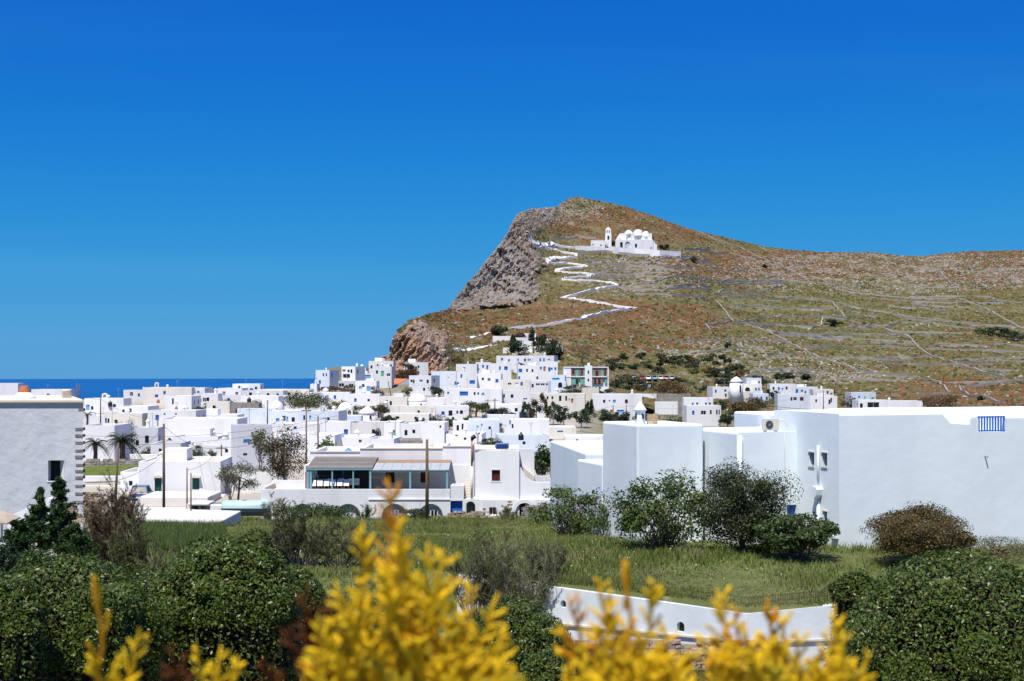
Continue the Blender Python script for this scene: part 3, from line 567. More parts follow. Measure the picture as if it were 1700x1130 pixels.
# ------------------------------------------------------------------ the village
WM = dict(b=(M_blue, 'blue'), d=(M_glass, 'dark'), g=(M_greenp, 'green'), t=(M_lgreen, 'mint green'), r=(M_red, 'maroon'), o=(M_orange, 'orange'), p=(M_pale_blue, 'pale blue'), w=(M_wframe, 'white'))
NUM = ['no', 'one', 'two', 'three', 'four', 'five', 'six', 'seven', 'eight']
ZONE = dict(sea="on the seaward edge", palms='by the palms', mid='in mid village', domes='among the domes', rise='under the brown cliff',
            upper='below the graveyard', lower='behind the garden trees', edge='at the hill foot', front='behind the restaurant')
COVER = np.zeros((1130, 2000), bool)
def cover(a, b, t, u): COVER[max(0, int(t)):int(u), max(0, int(a)):int(b)] = True
def house(px0, px1, pt, pb, side=0, ops=(), zone='mid', label=None, Y=None, par=None, name='house', chim=None, wallm=None, roofm=None, depth=None, sink=1.2):
    pm = (px0 + px1) / 2
    Y = Y or Yof(pm, pb)
    th = (-.42 if side > 0 else .42 if side < 0 else R.uniform(-.09, .09))
    u, v = (math.cos(th), math.sin(th)), (-math.sin(th), math.cos(th))
    Ym = Y; A = None
    # front wall through the sight lines px0 and px1, with its middle at distance Y
    k0, k1 = (px0 - CX) / F, (px1 - CX) / F; km = (pm - CX) / F
    m_ = (km * Y, Y)
    def hit(k): t = (k * m_[1] - m_[0]) / (u[0] - k * u[1]); return (m_[0] + u[0] * t, m_[1] + u[1] * t)
    A, B = hit(k0), hit(k1); W = math.hypot(B[0] - A[0], B[1] - A[1])
    D = depth or R.uniform(5, 8)
    if side:
        C0 = B if side > 0 else A; kk = ((px1 + side if side > 0 else px0 + side) - CX) / F
        den = v[0] - kk * v[1]
        if abs(den) > 1e-3: D = min(11, max(3, (kk * C0[1] - C0[0]) / den))
    poly = [A, B, (B[0] + v[0] * D, B[1] + v[1] * D), (A[0] + v[0] * D, A[1] + v[1] * D)]
    zt = ZZ(pt, Y); zb = ZZ(pb, Y)
    fl = min([zb] + [hz_at(x, y) if zone == 'edge' else gzs(x, y) for x, y in poly]) - sink
    cover(px0 - max(0, -side), px1 + max(0, side), pt, pb); root = empty(name, (m_[0], m_[1], zb))
    o4 = []; tags = {}
    sc = Y / F
    for (ox, oy, w, h, cc) in ops:
        k = (ox - CX) / F; s = (k * A[1] - A[0]) / (u[0] - k * u[1]); yy = A[1] + u[1] * s
        a, b = s - w * sc / 2, s + w * sc / 2; z1, z0 = ZZ(oy - h / 2, yy), ZZ(oy + h / 2, yy)
        z1 = min(z1, zt - .12); a, b = max(a, .08), min(b, W - .08)
        if b - a < .15 or z1 - z0 < .15: continue
        arch = cc.isupper(); o4.append((a, b, z0, z1, arch)); tags[len(o4) - 1] = cc.lower()
    wq = random.Random(int(px0 * 3 + pb * 5))
    if name == 'house' and label is None and W > 3.5 and zt - zb > 2.3 and len(o4) < 5:
        for j in range(wq.choice((1, 2))):
            a = wq.uniform(.1, .85) * W; w0 = wq.uniform(.45, .75); z1 = zt - wq.uniform(.75, 1.1); o4.append((max(.1, a), min(W - .1, a + w0), z1 - wq.uniform(.6, 1.0), z1, False)); tags[len(o4) - 1] = wq.choice('dddb')
    good = []                                      # no overlapping openings
    for i, q in enumerate(o4):
        if all(q[1] < p[0] - .03 or q[0] > p[1] + .03 or q[3] < p[2] - .03 or q[2] > p[3] + .03 for p, _ in good): good.append((q, tags[i]))
    mb = MB(); par = par if par is not None else R.uniform(.25, .6)
    sideops = {0: [q for q, _ in good]}; sq = random.Random(int(px0 * 13 + pt * 7)); sidew = []
    if name == 'house' and zt - zb > 2.4:
        for e in (1, 3):
            if D > 3.2 and sq.random() < .65:
                for j in range(sq.choice((1, 1, 2))):
                    a = D * (.2 + .42 * j) + sq.uniform(0, .1) * D; q = (a, a + sq.uniform(.5, .8), zt - sq.uniform(1.7, 2.0), zt - sq.uniform(.8, .95)); sideops.setdefault(e, []).append(q); sidew.append((e, q, sq.choice('ddbbr')))
    fn = body(mb, poly, fl, zt, sideops, par, R.uniform(.18, .3))
    for e, q, cc in sidew: opening_part(fn[e], *q, WM[cc][0], root)
    if name == 'house' and sq.random() < .45:
        ax, ay = A[0] + u[0] * W * sq.uniform(.2, .8) + v[0] * D * .5, A[1] + u[1] * W * sq.uniform(.2, .8) + v[1] * D * .5; ah = sq.uniform(1.2, 2.2); am = MB(); am.tube([(ax, ay, zt - par - .05), (ax, ay, zt + ah)], .03, 4)
        for j in range(3): am.box(ax - .35 + .08 * j, ax + .35 - .08 * j, ay - .012, ay + .012, zt + ah - .12 - .18 * j, zt + ah - .09 - .18 * j)
        am.obj('aerial', M_metal, root)
    if name == 'house' and W > 5 and D > 4.5 and sq.random() < .3 and zone not in ('sea',):
        t0 = sq.uniform(.15, .5); o_ = (A[0] + u[0] * W * t0 + v[0] * D * .45, A[1] + u[1] * W * t0 + v[1] * D * .45); rm = MB(); rm.obox(o_, u, v, min(2.2, W * .35), D * .42, zt - par - .02, zt + sq.uniform(.5, 1.1)); rm.obj('roof_room', M_white, root)
    mb.obj('wall', [wallm or random.Random(int(px0 * 17 + pb * 3)).choice(M_whites), roofm or (M_cream if R.random() < .6 else M_white)], root)
    cnt = {}
    for q, cc in good:
        mt, cn = WM[cc]; kind = 'door' if (q[3] - q[2] > 1.55 * (q[1] - q[0]) and q[3] - q[2] > 1.5) else 'window'
        opening_part(fn[0], *q[:4], mt, root, kind=kind, frame=M_wframe if (cc == 'd' and q[1] - q[0] > .7) else None, arch=q[4])
        cnt[(cn, kind)] = cnt.get((cn, kind), 0) + 1
    if chim is None and R.random() < .45: chim = R.random()
    if chim:
        s, t = .15 + .7 * chim, R.uniform(.2, .8); cx_, cy_ = A[0] + u[0] * W * s + v[0] * D * t, A[1] + u[1] * W * s + v[1] * D * t
        c = MB(); r = R.uniform(.22, .42); hh = R.uniform(.6, 1.1) + par
        c.lathe((cx_, cy_, zt - par - .02), [(r, 0), (r * .92, hh * .7), (r * 1.15, hh * .72), (r * 1.15, hh * .8), (r * .3, hh)], 8); c.obj('chimney', M_white, root)
    if not label:
        asp = (px1 - px0) / max(1, pb - pt); sz = 'long low' if asp > 2.6 else 'tall narrow' if asp < .9 else 'wide' if asp > 1.7 else 'small' if (px1 - px0) < 30 else 'plain'
        ws = ' and '.join(f"{NUM[min(8, n)]} {c} {k}{'s' if n > 1 else ''}" for (c, k), n in list(cnt.items())[:2]) or 'blank front'
        label = f"{sz} white house with {ws} {ZONE[zone]}"
    if len(label.split()) > 16: label = label.replace('long low white', 'long white').replace(' and ', ', ')
    tag(root, label, 'house', 'white houses ' + ZONE[zone])
    return root, poly, zt, fl

H = house
# seaward edge
H(205, 240, 647, 664, 12, [(218, 654, 7, 7, 'd')], 'sea'); H(238, 318, 643, 672, 0, [(260, 657, 5, 5, 'b'), (290, 660, 4, 7, 'd')], 'sea'); H(318, 340, 643, 670, 12, [(335, 656, 4, 7, 'd'), (325, 658, 4, 4, 'd')], 'sea')
H(361, 402, 644, 662, 0, [(372, 652, 5, 5, 'd'), (393, 653, 5, 5, 'd')], 'sea'); H(386, 432, 637, 659, 0, [(398, 642, 6, 4, 'D'), (425, 644, 4, 4, 'd')], 'sea', wallm=M_white)
H(274, 318, 657, 678, 0, [(287, 666, 3, 10, 'd')], 'sea', label='small white house with a bright blue roof edge'); H(140, 205, 661, 682, 0, [(153, 677, 4, 6, 'd'), (146, 676, 6, 9, 'p'), (190, 673, 5, 5, 'd')], 'sea', label='long low white house with a pale blue door on the seaward edge')
H(400, 470, 648, 664, 0, [(416, 654, 5, 5, 'd'), (445, 655, 4, 5, 'd'), (461, 657, 4, 8, 'd')], 'sea'); H(430, 513, 646, 662, 0, [(480, 653, 4, 4, 'd'), (492, 654, 4, 4, 'd')], 'sea'); H(322, 362, 653, 674, 0, [(345, 663, 5, 7, 'd'), (332, 665, 5, 6, 't')], 'sea')
H(-60, 30, 636, 668, 0, [], 'sea', label='white house on the seaward edge behind the quoined corner house'); H(52, 112, 646, 668, 0, [(80, 655, 5, 4, 'd')], 'sea', label='low white roofs behind the terracotta pot')
H(462, 540, 656, 672, 0, [(500, 663, 4, 4, 'd')], 'sea'); H(400, 462, 657, 674, 0, [(413, 664, 6, 6, 'D')], 'sea')
# beside the palms
H(173, 236, 686, 712, 0, [(176, 699, 3, 11, 'b'), (180, 700, 3, 11, 'd')], 'palms'); H(138, 178, 690, 702, 0, [], 'palms'); H(245, 325, 681, 712, 0, [(248, 680, 3, 3, 'b'), (261, 693, 6, 9, 'b'), (289, 693, 4, 4, 'b'), (273, 687, 3, 3, 'b'), (292, 687, 3, 3, 'b')], 'palms')
H(196, 246, 674, 694, 0, [(216, 681, 5, 6, 'r'), (205, 682, 4, 5, 'd')], 'palms'); H(318, 394, 688, 706, 0, [(316, 687, 8, 5, 'w')], 'palms'); H(264, 394, 695, 730, 0, [], 'palms', label='long blank white wall of a hall above the two palms', par=.2, chim=0)
H(138, 190, 706, 768, 0, [], 'palms', label='tall blank white house standing behind the two palms', chim=0); H(212, 262, 710, 756, 0, [(228, 735, 5, 9, 'd')], 'palms'); H(286, 362, 724, 752, 0, [(360, 747, 4, 8, 'r'), (320, 738, 4, 4, 'd')], 'palms'); H(250, 300, 736, 762, 0, [(266, 747, 5, 5, 'd')], 'palms')
H(362, 398, 730, 775, 0, [(376, 748, 5, 6, 'd')], 'palms'); H(394, 452, 705, 778, -8, [(410, 732, 12, 7, 'p'), (407, 754, 7, 4, 'd'), (440, 742, 8, 8, 'd')], 'palms', label='pale blue-white house with an awning window beside the brown tamarisk')
# green-doored house in front
r0, p0, z0, f0 = H(230, 366, 766, 818, 0, [(262.5, 804, 11.5, 23, 'g'), (325, 802, 12, 21, 'g')], 'palms', label='white house with two green doors under small arched lintels', par=.15, chim=.03, roofm=M_cream)
H(200, 230, 783, 816, 0, [(217, 802, 6, 8, 'd')], 'palms', label='low white wing with one small dark window beside the green-doored house', chim=0)
# middle
H(435, 499, 682, 708, 0, [(461, 697, 6, 6, 'p'), (477, 696, 3, 9, 'p')], 'mid'); H(497, 562, 682, 712, 0, [(505, 693, 3, 8, 'd'), (515, 693, 3, 7, 'p'), (545, 695, 4, 5, 'd')], 'mid'); H(446, 530, 703, 722, 0, [(490, 710, 5, 5, 'b'), (478, 712, 4, 5, 'd')], 'mid', wallm=M_white)
H(531, 582, 700, 732, 0, [(537, 722, 6, 4, 'D')], 'mid'); H(582, 637, 702, 732, 0, [(620, 716, 5, 7, 'd'), (593, 718, 7, 5, 'D')], 'mid', wallm=mat('greyed_whitewash', (.66, .64, .61), .9, .15, [(1.2, SV, (.5, .48, .45), .45, .7, .6)], (3, .4, .05)))
H(637, 664, 701, 732, 0, [(652, 718, 9, 9, 't')], 'mid'); H(664, 700, 703, 732, 0, [(687, 716, 5, 6, 'd'), (674, 718, 5, 9, 'd')], 'mid'); H(552, 612, 726, 756, 0, [(556, 744, 3, 7, 'b'), (586, 743, 3, 6, 'b'), (598, 732, 5, 5, 'o')], 'front'); H(610, 654, 728, 757, 0, [(631, 742, 6, 6, 'd')], 'front')
H(654, 702, 731, 754, 0, [(690, 742, 5, 5, 'd')], 'front', label='low grey stone outbuilding behind the terrace restaurant', wallm=M_stone, chim=0); H(698, 738, 701, 738, 0, [(731, 708, 3, 4, 'd'), (722, 700, 5, 3, 'r')], 'mid'); H(637, 712, 687, 704, 0, [(660, 693, 6, 4, 'd'), (690, 694, 4, 5, 'd')], 'domes')
H(560, 600, 690, 706, 0, [], 'domes'); H(700, 735, 672, 690, 0, [(722, 681, 5, 5, 'd')], 'domes'); H(724, 779, 674, 702, 0, [(759, 684, 3, 5, 'd'), (766, 684, 5, 6, 'd'), (752, 694, 4, 4, 'd')], 'domes'); H(622, 728, 674, 692, 0, [(695, 683, 4, 4, 'd')], 'domes')
H(480, 512, 720, 752, 0, [(496, 735, 5, 6, 'd')], 'front'); H(508, 556, 722, 760, 0, [(530, 740, 5, 5, 'd')], 'front', chim=0)
H(515, 580, 651, 668, 0, [(530, 659, 4, 5, 'd'), (556, 659, 4, 6, 'b')], 'domes'); H(575, 630, 654, 676, 0, [(590, 664, 4, 6, 'b'), (612, 664, 4, 4, 'd')], 'domes'); H(630, 676, 658, 678, 0, [(642, 667, 4, 6, 'd')], 'domes'); H(708, 740, 660, 676, 0, [], 'domes')
# the rise
H(524, 547, 614, 647, 16, [(537, 622, 3, 5, 'b'), (542, 622, 2.5, 5, 'b'), (531, 634, 4, 6, 'b')], 'rise'); H(515, 526, 637, 645, 0, [], 'rise'); H(567, 590, 608, 645, 16, [(571, 615, 6, 4, 'd'), (575, 624, 14, 7, 'd')], 'rise'); H(590, 607, 610, 640, 0, [(597, 626, 4, 6, 'o'), (603, 616, 4, 4, 'b')], 'rise')
H(562, 590, 632, 646, 0, [(567, 639, 9, 6, 'd'), (583, 640, 8, 6, 'd')], 'rise'); H(612, 653, 599, 634, 0, [(617, 609, 4, 5, 'd'), (627, 606, 2.5, 4, 'b'), (632, 606, 3, 5, 'b'), (641, 605, 3, 4, 'd')], 'rise'); H(618, 650, 608, 642, 0, [(635, 620, 5, 9, 't'), (645, 622, 6, 5, 'd')], 'rise')
H(602, 620, 620, 642, 0, [(610, 626, 11, 8, 'p')], 'rise'); H(590, 625, 632, 660, 0, [(598, 643, 5, 5, 'P'), (612, 645, 7, 8, 'p')], 'rise'); H(670, 711, 601, 632, 0, [(691, 611, 4, 6, 'd'), (683, 612, 4, 5, 'd')], 'rise'); H(679, 716, 623, 653, 14, [(683, 632, 4, 4, 'd'), (699, 632, 6, 4, 'd'), (710, 633, 4, 6, 'd'), (704, 646, 4, 5, 'd')], 'rise')
H(716, 758, 616, 650, 0, [(724, 626, 4, 5, 'd'), (748, 640, 4, 4, 'd'), (757, 636, 5, 6, 'b')], 'rise')
# stepped cluster
H(824, 890, 590, 618, 0, [(845, 598, 3, 4, 'b'), (860, 597, 2.5, 4, 'b'), (877, 597, 2, 4, 'b'), (880, 597, 2, 4, 'b')], 'upper'); H(890, 920, 590, 622, 6, [(897, 598, 3, 7, 'b'), (903, 598, 3, 7, 'b'), (911, 604, 5, 3, 'p'), (893, 611, 3, 5, 'b')], 'upper')
H(757, 792, 604, 628, 0, [(764, 620, 4, 5, 'b'), (783, 621, 3, 4, 'b')], 'upper'); H(790, 815, 601, 625, 0, [(802, 608, 3, 5, 'b'), (809, 610, 3, 8, 'b'), (793, 613, 6, 3, 'b')], 'upper'); H(813, 849, 603, 634, 0, [(830, 611, 3, 6, 'b'), (840, 611, 6, 6, 'b'), (830, 625, 4, 8, 'd')], 'upper')
H(860, 897, 606, 634, 0, [(864, 615, 6, 6, 'b'), (884, 615, 3, 5, 'd'), (862, 627, 3, 5, 'b'), (892, 627, 3, 5, 'd')], 'upper'); H(896, 926, 600, 636, 0, [(898, 611, 3, 5, 'b'), (904, 612, 4, 8, 'o'), (912, 613, 4, 7, 'b'), (916, 612, 3, 4, 'b'), (922, 612, 3, 5, 'b')], 'upper')
H(740, 792, 617, 650, 0, [(745, 628, 3, 4, 'b'), (756, 624, 3, 4, 'b'), (766, 624, 3, 6, 'b'), (754, 637, 4, 5, 'b'), (760, 637, 4, 5, 'b'), (784, 634, 9, 6, 'b')], 'upper'); H(790, 832, 620, 648, 0, [(812, 630, 5, 5, 'd'), (825, 632, 5, 6, 'b')], 'upper')
H(738, 833, 645, 676, 0, [(770, 653, 14, 7, 'b'), (788, 653, 3, 5, 'd'), (794, 653, 3, 4, 'b'), (802, 654, 5, 5, 'P'), (744, 652, 3, 4, 'b')], 'upper', label='long white terrace block with a wide blue window under the stepped cluster'); H(832, 880, 630, 650, 0, [(846, 637, 6, 4, 'd'), (858, 638, 6, 6, 'w'), (866, 637, 4, 6, 'b')], 'upper')
H(876, 915, 632, 650, 0, [(893, 638, 7, 4, 'd'), (901, 638, 7, 4, 'd'), (909, 638, 6, 4, 'd')], 'upper'); H(915, 940, 632, 655, 0, [(930, 639, 7, 9, 'D')], 'upper'); H(834, 882, 648, 674, 0, [(837, 657, 2.5, 6, 'd'), (872, 662, 7, 3, 'd')], 'upper'); H(914, 938, 622, 640, 0, [(923, 629, 12, 4, 'p')], 'upper')
# behind the garden trees
H(880, 971, 653, 688, 0, [(950, 665, 4, 7, 'o'), (945, 663, 1.5, 4, 'd'), (909, 660, 3, 5, 'd'), (917, 660, 3, 5, 'd'), (930, 661, 4, 9, 'd'), (940, 661, 3, 8, 'd'), (913, 676, 5, 5, 'd'), (932, 677, 5, 4, 'd')], 'lower'); H(983, 1066, 654, 690, 0, [(1003, 666, 4, 5, 'r'), (1012, 665, 2, 3, 'd'), (1020, 666, 5, 6, 'P'), (1040, 666, 5, 7, 'R'), (1015, 683, 4, 6, 'o'), (1030, 683, 12, 6, 'p')], 'lower')
H(1066, 1104, 654, 690, 0, [(1070.5, 667, 5, 13, 'O'), (1078.5, 667, 5, 13, 'O'), (1086.5, 667, 5, 13, 'D'), (1094.5, 667, 5, 13, 'D')], 'lower', label='white house with an arcade of tall arched openings on its upper floor', wallm=M_white)
H(814, 868, 671, 692, 0, [(857, 680, 5, 6, 'd')], 'lower'); H(778, 829, 697, 732, 0, [(793, 711, 3, 10, 'w'), (800, 709, 3, 12, 'w'), (813, 710, 4, 5, 'd')], 'lower'); H(848, 912, 696, 732, 0, [(851, 707, 3, 7, 'D')], 'lower', label='big blank white house beside a black water tank', chim=0)
H(752, 779, 700, 727, 0, [(768, 708, 3, 10, 'd'), (760, 710, 4, 9, 'd')], 'lower'); H(740, 800, 720, 738, 0, [(772, 728, 4, 4, 'd'), (758, 722, 4, 4, 'o')], 'front'); H(908, 956, 709, 726, 0, [(930, 716, 10, 3, 'p')], 'lower', chim=0); H(938, 1004, 725, 745, 0, [(958, 731, 4, 4, 'd')], 'lower', chim=0)
H(828, 912, 722, 750, 0, [(870, 735, 5, 5, 'd')], 'front', chim=0)
H(1135, 1184, 660, 700, 0, [(1150, 671, 3, 5, 'b'), (1157.5, 671, 3.5, 6, 'b'), (1172, 671, 3, 6, 'b'), (1178.5, 671, 3.5, 6, 'b'), (1142, 685, 4, 6, 'd')], 'lower'); H(1140, 1197, 673, 706, 0, [(1151, 685, 4, 7, 'b'), (1168, 685, 9, 7, 'd'), (1180, 684, 3, 7, 'd'), (1190, 684, 2.5, 8, 'd'), (1194, 684, 2, 8, 'd')], 'lower', label='two-storey white house with a balcony and blue shutters beyond the garden trees')
H(1051, 1080, 638, 650, 0, [(1058, 644, 5, 6, 'd')], 'edge', Y=470, label='flat white pavilion among shrubs near the parked cars'); H(1008, 1020, 643, 652, 0, [], 'lower')
# foot of the terraced hill
def HE(px0, px1, pt, pb, side, ops, **k):
    p = on_hill((px0 + px1) / 2, pb); return H(px0, px1, pt, pb, side, ops, 'edge', Y=p.y, sink=2.0, **k)
HE(1183, 1215, 642, 662, 0, [(1205, 656, 3, 6, 'd'), (1217, 656, 3, 5, 'b')]); HE(1234, 1265, 637, 664, 0, [(1241, 646, 8, 7, 'D'), (1255, 646, 3, 5, 'b'), (1260, 646, 2.5, 5, 'b')]); HE(1216, 1252, 650, 668, 0, [(1225, 657, 3, 5, 'd')]); HE(1250, 1276, 653, 672, 0, [(1264, 661, 3, 6, 'b'), (1257, 660, 2, 4, 'd')]); HE(1239, 1264, 627, 640, 0, [])
HE(1278, 1321, 637, 664, 0, [(1293, 645, 3, 5, 'b'), (1299, 646, 3, 5, 'p'), (1306, 644, 3, 5, 'd')]); HE(1318, 1358, 642, 668, 0, [(1323, 649, 4, 6, 'b'), (1337, 651, 3, 4, 'b')]); HE(1350, 1384, 646, 676, 0, [(1374, 651, 3, 5, 'r'), (1356, 654, 3, 3, 'd')])
HE(1291, 1345, 654, 680, 0, [(1314, 662, 3, 6, 'r'), (1320, 662, 6, 6, 'd'), (1331, 662, 6, 6, 'r')], label='white house with maroon shutters and an outside stair near the terraced hill'); HE(1345, 1390, 657, 682, 0, [(1355, 665, 3, 5, 'r'), (1377, 667, 3, 8, 'd'), (1380, 664, 2.5, 8, 'd')])
HE(1413, 1454, 651, 680, 0, [(1419, 663, 3, 6, 't'), (1436, 660, 2, 5, 't'), (1449, 661, 5, 3, 't')]); HE(1425, 1480, 664, 690, 0, [(1430, 673, 5, 8, 'D'), (1450, 672, 20, 9, 'd')]); HE(1468, 1532, 665, 690, 0, [(1474, 673, 11, 9, 'p')], label='low white house with a pale blue shutter at the foot of the hill')

# stairs of the house with maroon shutters are part of it; arched lintels of the green doors
for cxp in (262.5, 325):
    Yd = p0[0][1]; mb = MB(); w = 15 * Yd / F; n = 8; zc = ZZ(793, Yd); x = XZ(cxp, Yd) 
    pts = [(x + w / 2 * math.cos(math.pi * k / n), zc + w * .33 * math.sin(math.pi * k / n)) for k in range(n + 1)]
    fr = min(p0[0][1], p0[1][1]) - .16
    mb.add([(a, fr, b) for a, b in pts] + [(a, fr + .6, b) for a, b in pts], [list(range(n + 1))] + [[k, k + 1, n + 2 + k, n + 1 + k] for k in range(n)], 0); mb.obj('lintel', M_cream, r0)

# domed and conical chapels, bell gables, windmill
def chapel(px, pt, pb, r_px, cone=False, label='', drum=.35):
    Y = Yof(px, pb); s = Y / F; x = XZ(px, Y); zt, zb = ZZ(pt, Y), ZZ(pb, Y); r = r_px * s; root = empty('chapel', (x, Y + r, zb))
    zd = zb + (zt - zb) * drum; mb = MB(); mb.lathe((x, Y + r, zb - 2), [(r * 1.02, 0), (r * 1.02, zd - zb + 2), (r * .96, zd - zb + 2.02)], 20); mb.obj('drum', M_white, root, True)
    mb = MB(); hh = zt - zd
    if cone: prof = [(r * 1.06, 0), (r * .8, hh * .42), (r * .45, hh * .75), (r * .12, hh * .97), (.03, hh)]
    else: prof = [(r * 1.0 * math.cos(t * math.pi / 16), hh * math.sin(t * math.pi / 16)) for t in range(8)] + [(.08, hh)]
    mb.lathe((x, Y + r, zd), prof, 22); mb.obj('dome', M_white, root, True)
    if not cone: mb = MB(); mb.box(x - .04, x + .04, Y + r - .04, Y + r + .04, zt - .05, zt + .7); mb.box(x - .2, x + .2, Y + r - .035, Y + r + .035, zt + .4, zt + .47); mb.obj('cross', M_white, root)
    w = MB(); w.box(x + r * .35, x + r * .35 + .35, Y + .02, Y + .3, zb + .25 * (zd - zb), zb + .8 * (zd - zb)); w.obj('window', M_glass, root)
    return tag(root, label, 'chapel', None)
chapel(457, 665, 686, 13, label='small white dome of a chapel beside the spreading olive tree', drum=.2); chapel(572, 668, 688, 14, label='low white chapel dome behind the double bell gable', drum=.2); chapel(608, 675, 697, 15, True, 'conical whitewashed chapel roof in front of the brown hedge', .4); chapel(692, 653, 678, 16, label='largest white chapel dome, beside a small palm', drum=.42)
chapel(1224, 625, 656, 11, True, 'round white windmill tower with a pointed cap', .68)
def bell_gable(px, pt, pb, wpx, n, label):
    Y = Yof(px, pb + 6) - 1; s = Y / F; x0, x1 = XZ(px - wpx / 2, Y), XZ(px + wpx / 2, Y); zt, zb = ZZ(pt, Y), ZZ(pb, Y); W = x1 - x0
    root = empty('bell_gable', ((x0 + x1) / 2, Y, zb)); mb = MB(); g = W / (n * 2 + 1)
    ops = [(g * (2 * k + 1) - g * .25, g * (2 * k + 2) + g * .25, zb + (zt - zb) * .15, zb + (zt - zb) * .7, True) for k in range(n)]
    wall(mb, (x0, Y), (x1, Y), zb - 3, zb + (zt - zb) * .8, ops, .35); wall(mb, (x1, Y + .35), (x0, Y + .35), zb - 3, zb + (zt - zb) * .8, [(W - o[1], W - o[0], *o[2:]) for o in ops], .001)
    mb.quad((x1, Y, zb - 3), (x1, Y + .35, zb - 3), (x1, Y + .35, zb + (zt - zb) * .8), (x1, Y, zb + (zt - zb) * .8)); mb.quad((x0, Y + .35, zb - 3), (x0, Y, zb - 3), (x0, Y, zb + (zt - zb) * .8), (x0, Y + .35, zb + (zt - zb) * .8))
    za = zb + (zt - zb) * .8; a = [(x0 - .08, za), (x1 + .08, za), ((x0 + x1) / 2, zt)]
    mb.add([(x, Y - .04, z) for x, z in a] + [(x, Y + .39, z) for x, z in a], [(0, 1, 2), (5, 4, 3), (0, 2, 5, 3), (1, 4, 5, 2), (0, 3, 4, 1)]); mb.obj('gable', M_white, root)
    for o in ops: b = MB(); b.lathe((x0 + (o[0] + o[1]) / 2, Y + .17, o[2] + .15 * (o[3] - o[2])), [(g * .45, 0), (g * .3, .2), (g * .12, .36)], 8); b.obj('bell', M_rust, root)
    return tag(root, label, 'bell gable')
bell_gable(260, 634, 644, 7, 1, 'slim white bell gable on the seaward roof'); bell_gable(173.5, 652, 661, 9, 1, 'single-arched white bell gable on a low seaward house'); bell_gable(536, 674, 683, 13, 2, 'white bell gable with two arches near the low dome')
bell_gable(580, 677, 690, 11, 1, 'white bell gable with one arch beside the conical chapel')

# gabled house with red tiles
Y = 400.; s = Y / F
root = empty('gabled_house', P(655, 655, Y), 'house with a red tiled gable roof and blue doors', 'house')
a, b_, c_, d_ = XZ(626, Y + 3), XZ(655, Y - 1), XZ(697, Y + 4), 0
A, B, C, D = (XZ(626, Y + 3), Y + 3), (XZ(655, Y - 1.5), Y - 1.5), (XZ(698, Y + 5), Y + 5), (XZ(668, Y + 10), Y + 10)
ze, zr, zf = ZZ(641, Y), ZZ(629.5, Y), gzs(A[0], Y) - 1.5
mb = MB(); L1 = math.hypot(B[0] - A[0], B[1] - A[1])
ops = [(L1 * .1, L1 * .2, ze - 2.6, ze - .5), (L1 * .42, L1 * .6, ze - 3.2, ze - .5), (L1 * .75, L1 * .9, ze - 3.2, ze - .5)]
f1 = wall(mb, A, B, zf, ze, ops); mid = ((B[0] + C[0]) / 2, (B[1] + C[1]) / 2); mid2 = ((A[0] + D[0]) / 2, (A[1] + D[1]) / 2)
mb.add([(*B, zf), (*C, zf), (*C, ze), (*mid, zr), (*B, ze)], [(0, 1, 2, 3, 4)]); mb.add([(*A, zf), (*D, zf), (*D, ze), (*mid2, zr), (*A, ze)], [(4, 3, 2, 1, 0)]); wall(mb, C, D, zf, ze); mb.obj('wall', M_white, root)
for q in ops: opening_part(f1, *q, M_blue, root, kind='door')
mb = MB(); e = .12
for (q0, q1, r0_, r1_) in ((A, B, mid2, mid), (C, D, mid, mid2)):
    v0 = [(*q0, ze + .02), (*q1, ze + .02), (*r1_, zr + .02), (*r0_, zr + .02)]; mb.add(v0 + [(x, y, z + e) for x, y, z in v0], [(0, 1, 2, 3), (4, 5, 6, 7), (0, 4, 5, 1), (1, 5, 6, 2), (2, 6, 7, 3), (3, 7, 4, 0)])
    for k in range(1, 14):
        t = k / 14; pa = Vector(v0[0]).lerp(Vector(v0[1]), t) + Vector((0, 0, e)); pb_ = Vector(v0[3]).lerp(Vector(v0[2]), t) + Vector((0, 0, e)); mb.tube([pa, pb_], .07, 4)
mb.obj('roof', M_rtile, root)
mb = MB(); z = ZZ(640, Y); mb.box(XZ(608, Y), XZ(628, Y), Y - 1, Y + 3, z - .1, z + .05); mb.obj('porch_roof', M_rust, root)
for x in (609, 626): mb = MB(); mb.box(XZ(x, Y), XZ(x, Y) + .15, Y - .9, Y - .75, z - 3.2, z - .1); mb.obj('porch_post', M_blue, root)

# unfinished teal and brick building
Y = Yof(970, 641) + 6; s = Y / F; root = empty('unfinished_building', P(972, 640, Y), 'unfinished two-storey concrete building with teal panels and bare brick infill', 'building')
x0, x1 = XZ(936, Y), XZ(1010, Y); zt, zb = ZZ(608.5, Y), ZZ(642, Y); zm = ZZ(625, Y)
mb = MB()
mb.box(x0, x1, Y + .6, Y + 9, zb - 2, zt - .25); mb.box(x0, XZ(948, Y), Y, Y + .6, zb - 2, zt); mb.box(XZ(971, Y), XZ(983, Y), Y - .3, Y + .6, zb - 2, zt + .35); mb.box(XZ(1008.5, Y), x1 + .1, Y - .1, Y + .6, zb - 2, zt); mb.box(x0, x1, Y - .1, Y + .58, zm - .14, zm + .14); mb.box(x0 - .05, x1 + .05, Y - .15, Y + .58, zt - .28, zt - .02)
mb.box(XZ(976, Y), XZ(980, Y), Y + 2, Y + 3, zt, zt + 1.1); mb.obj('frame', [M_white], root)
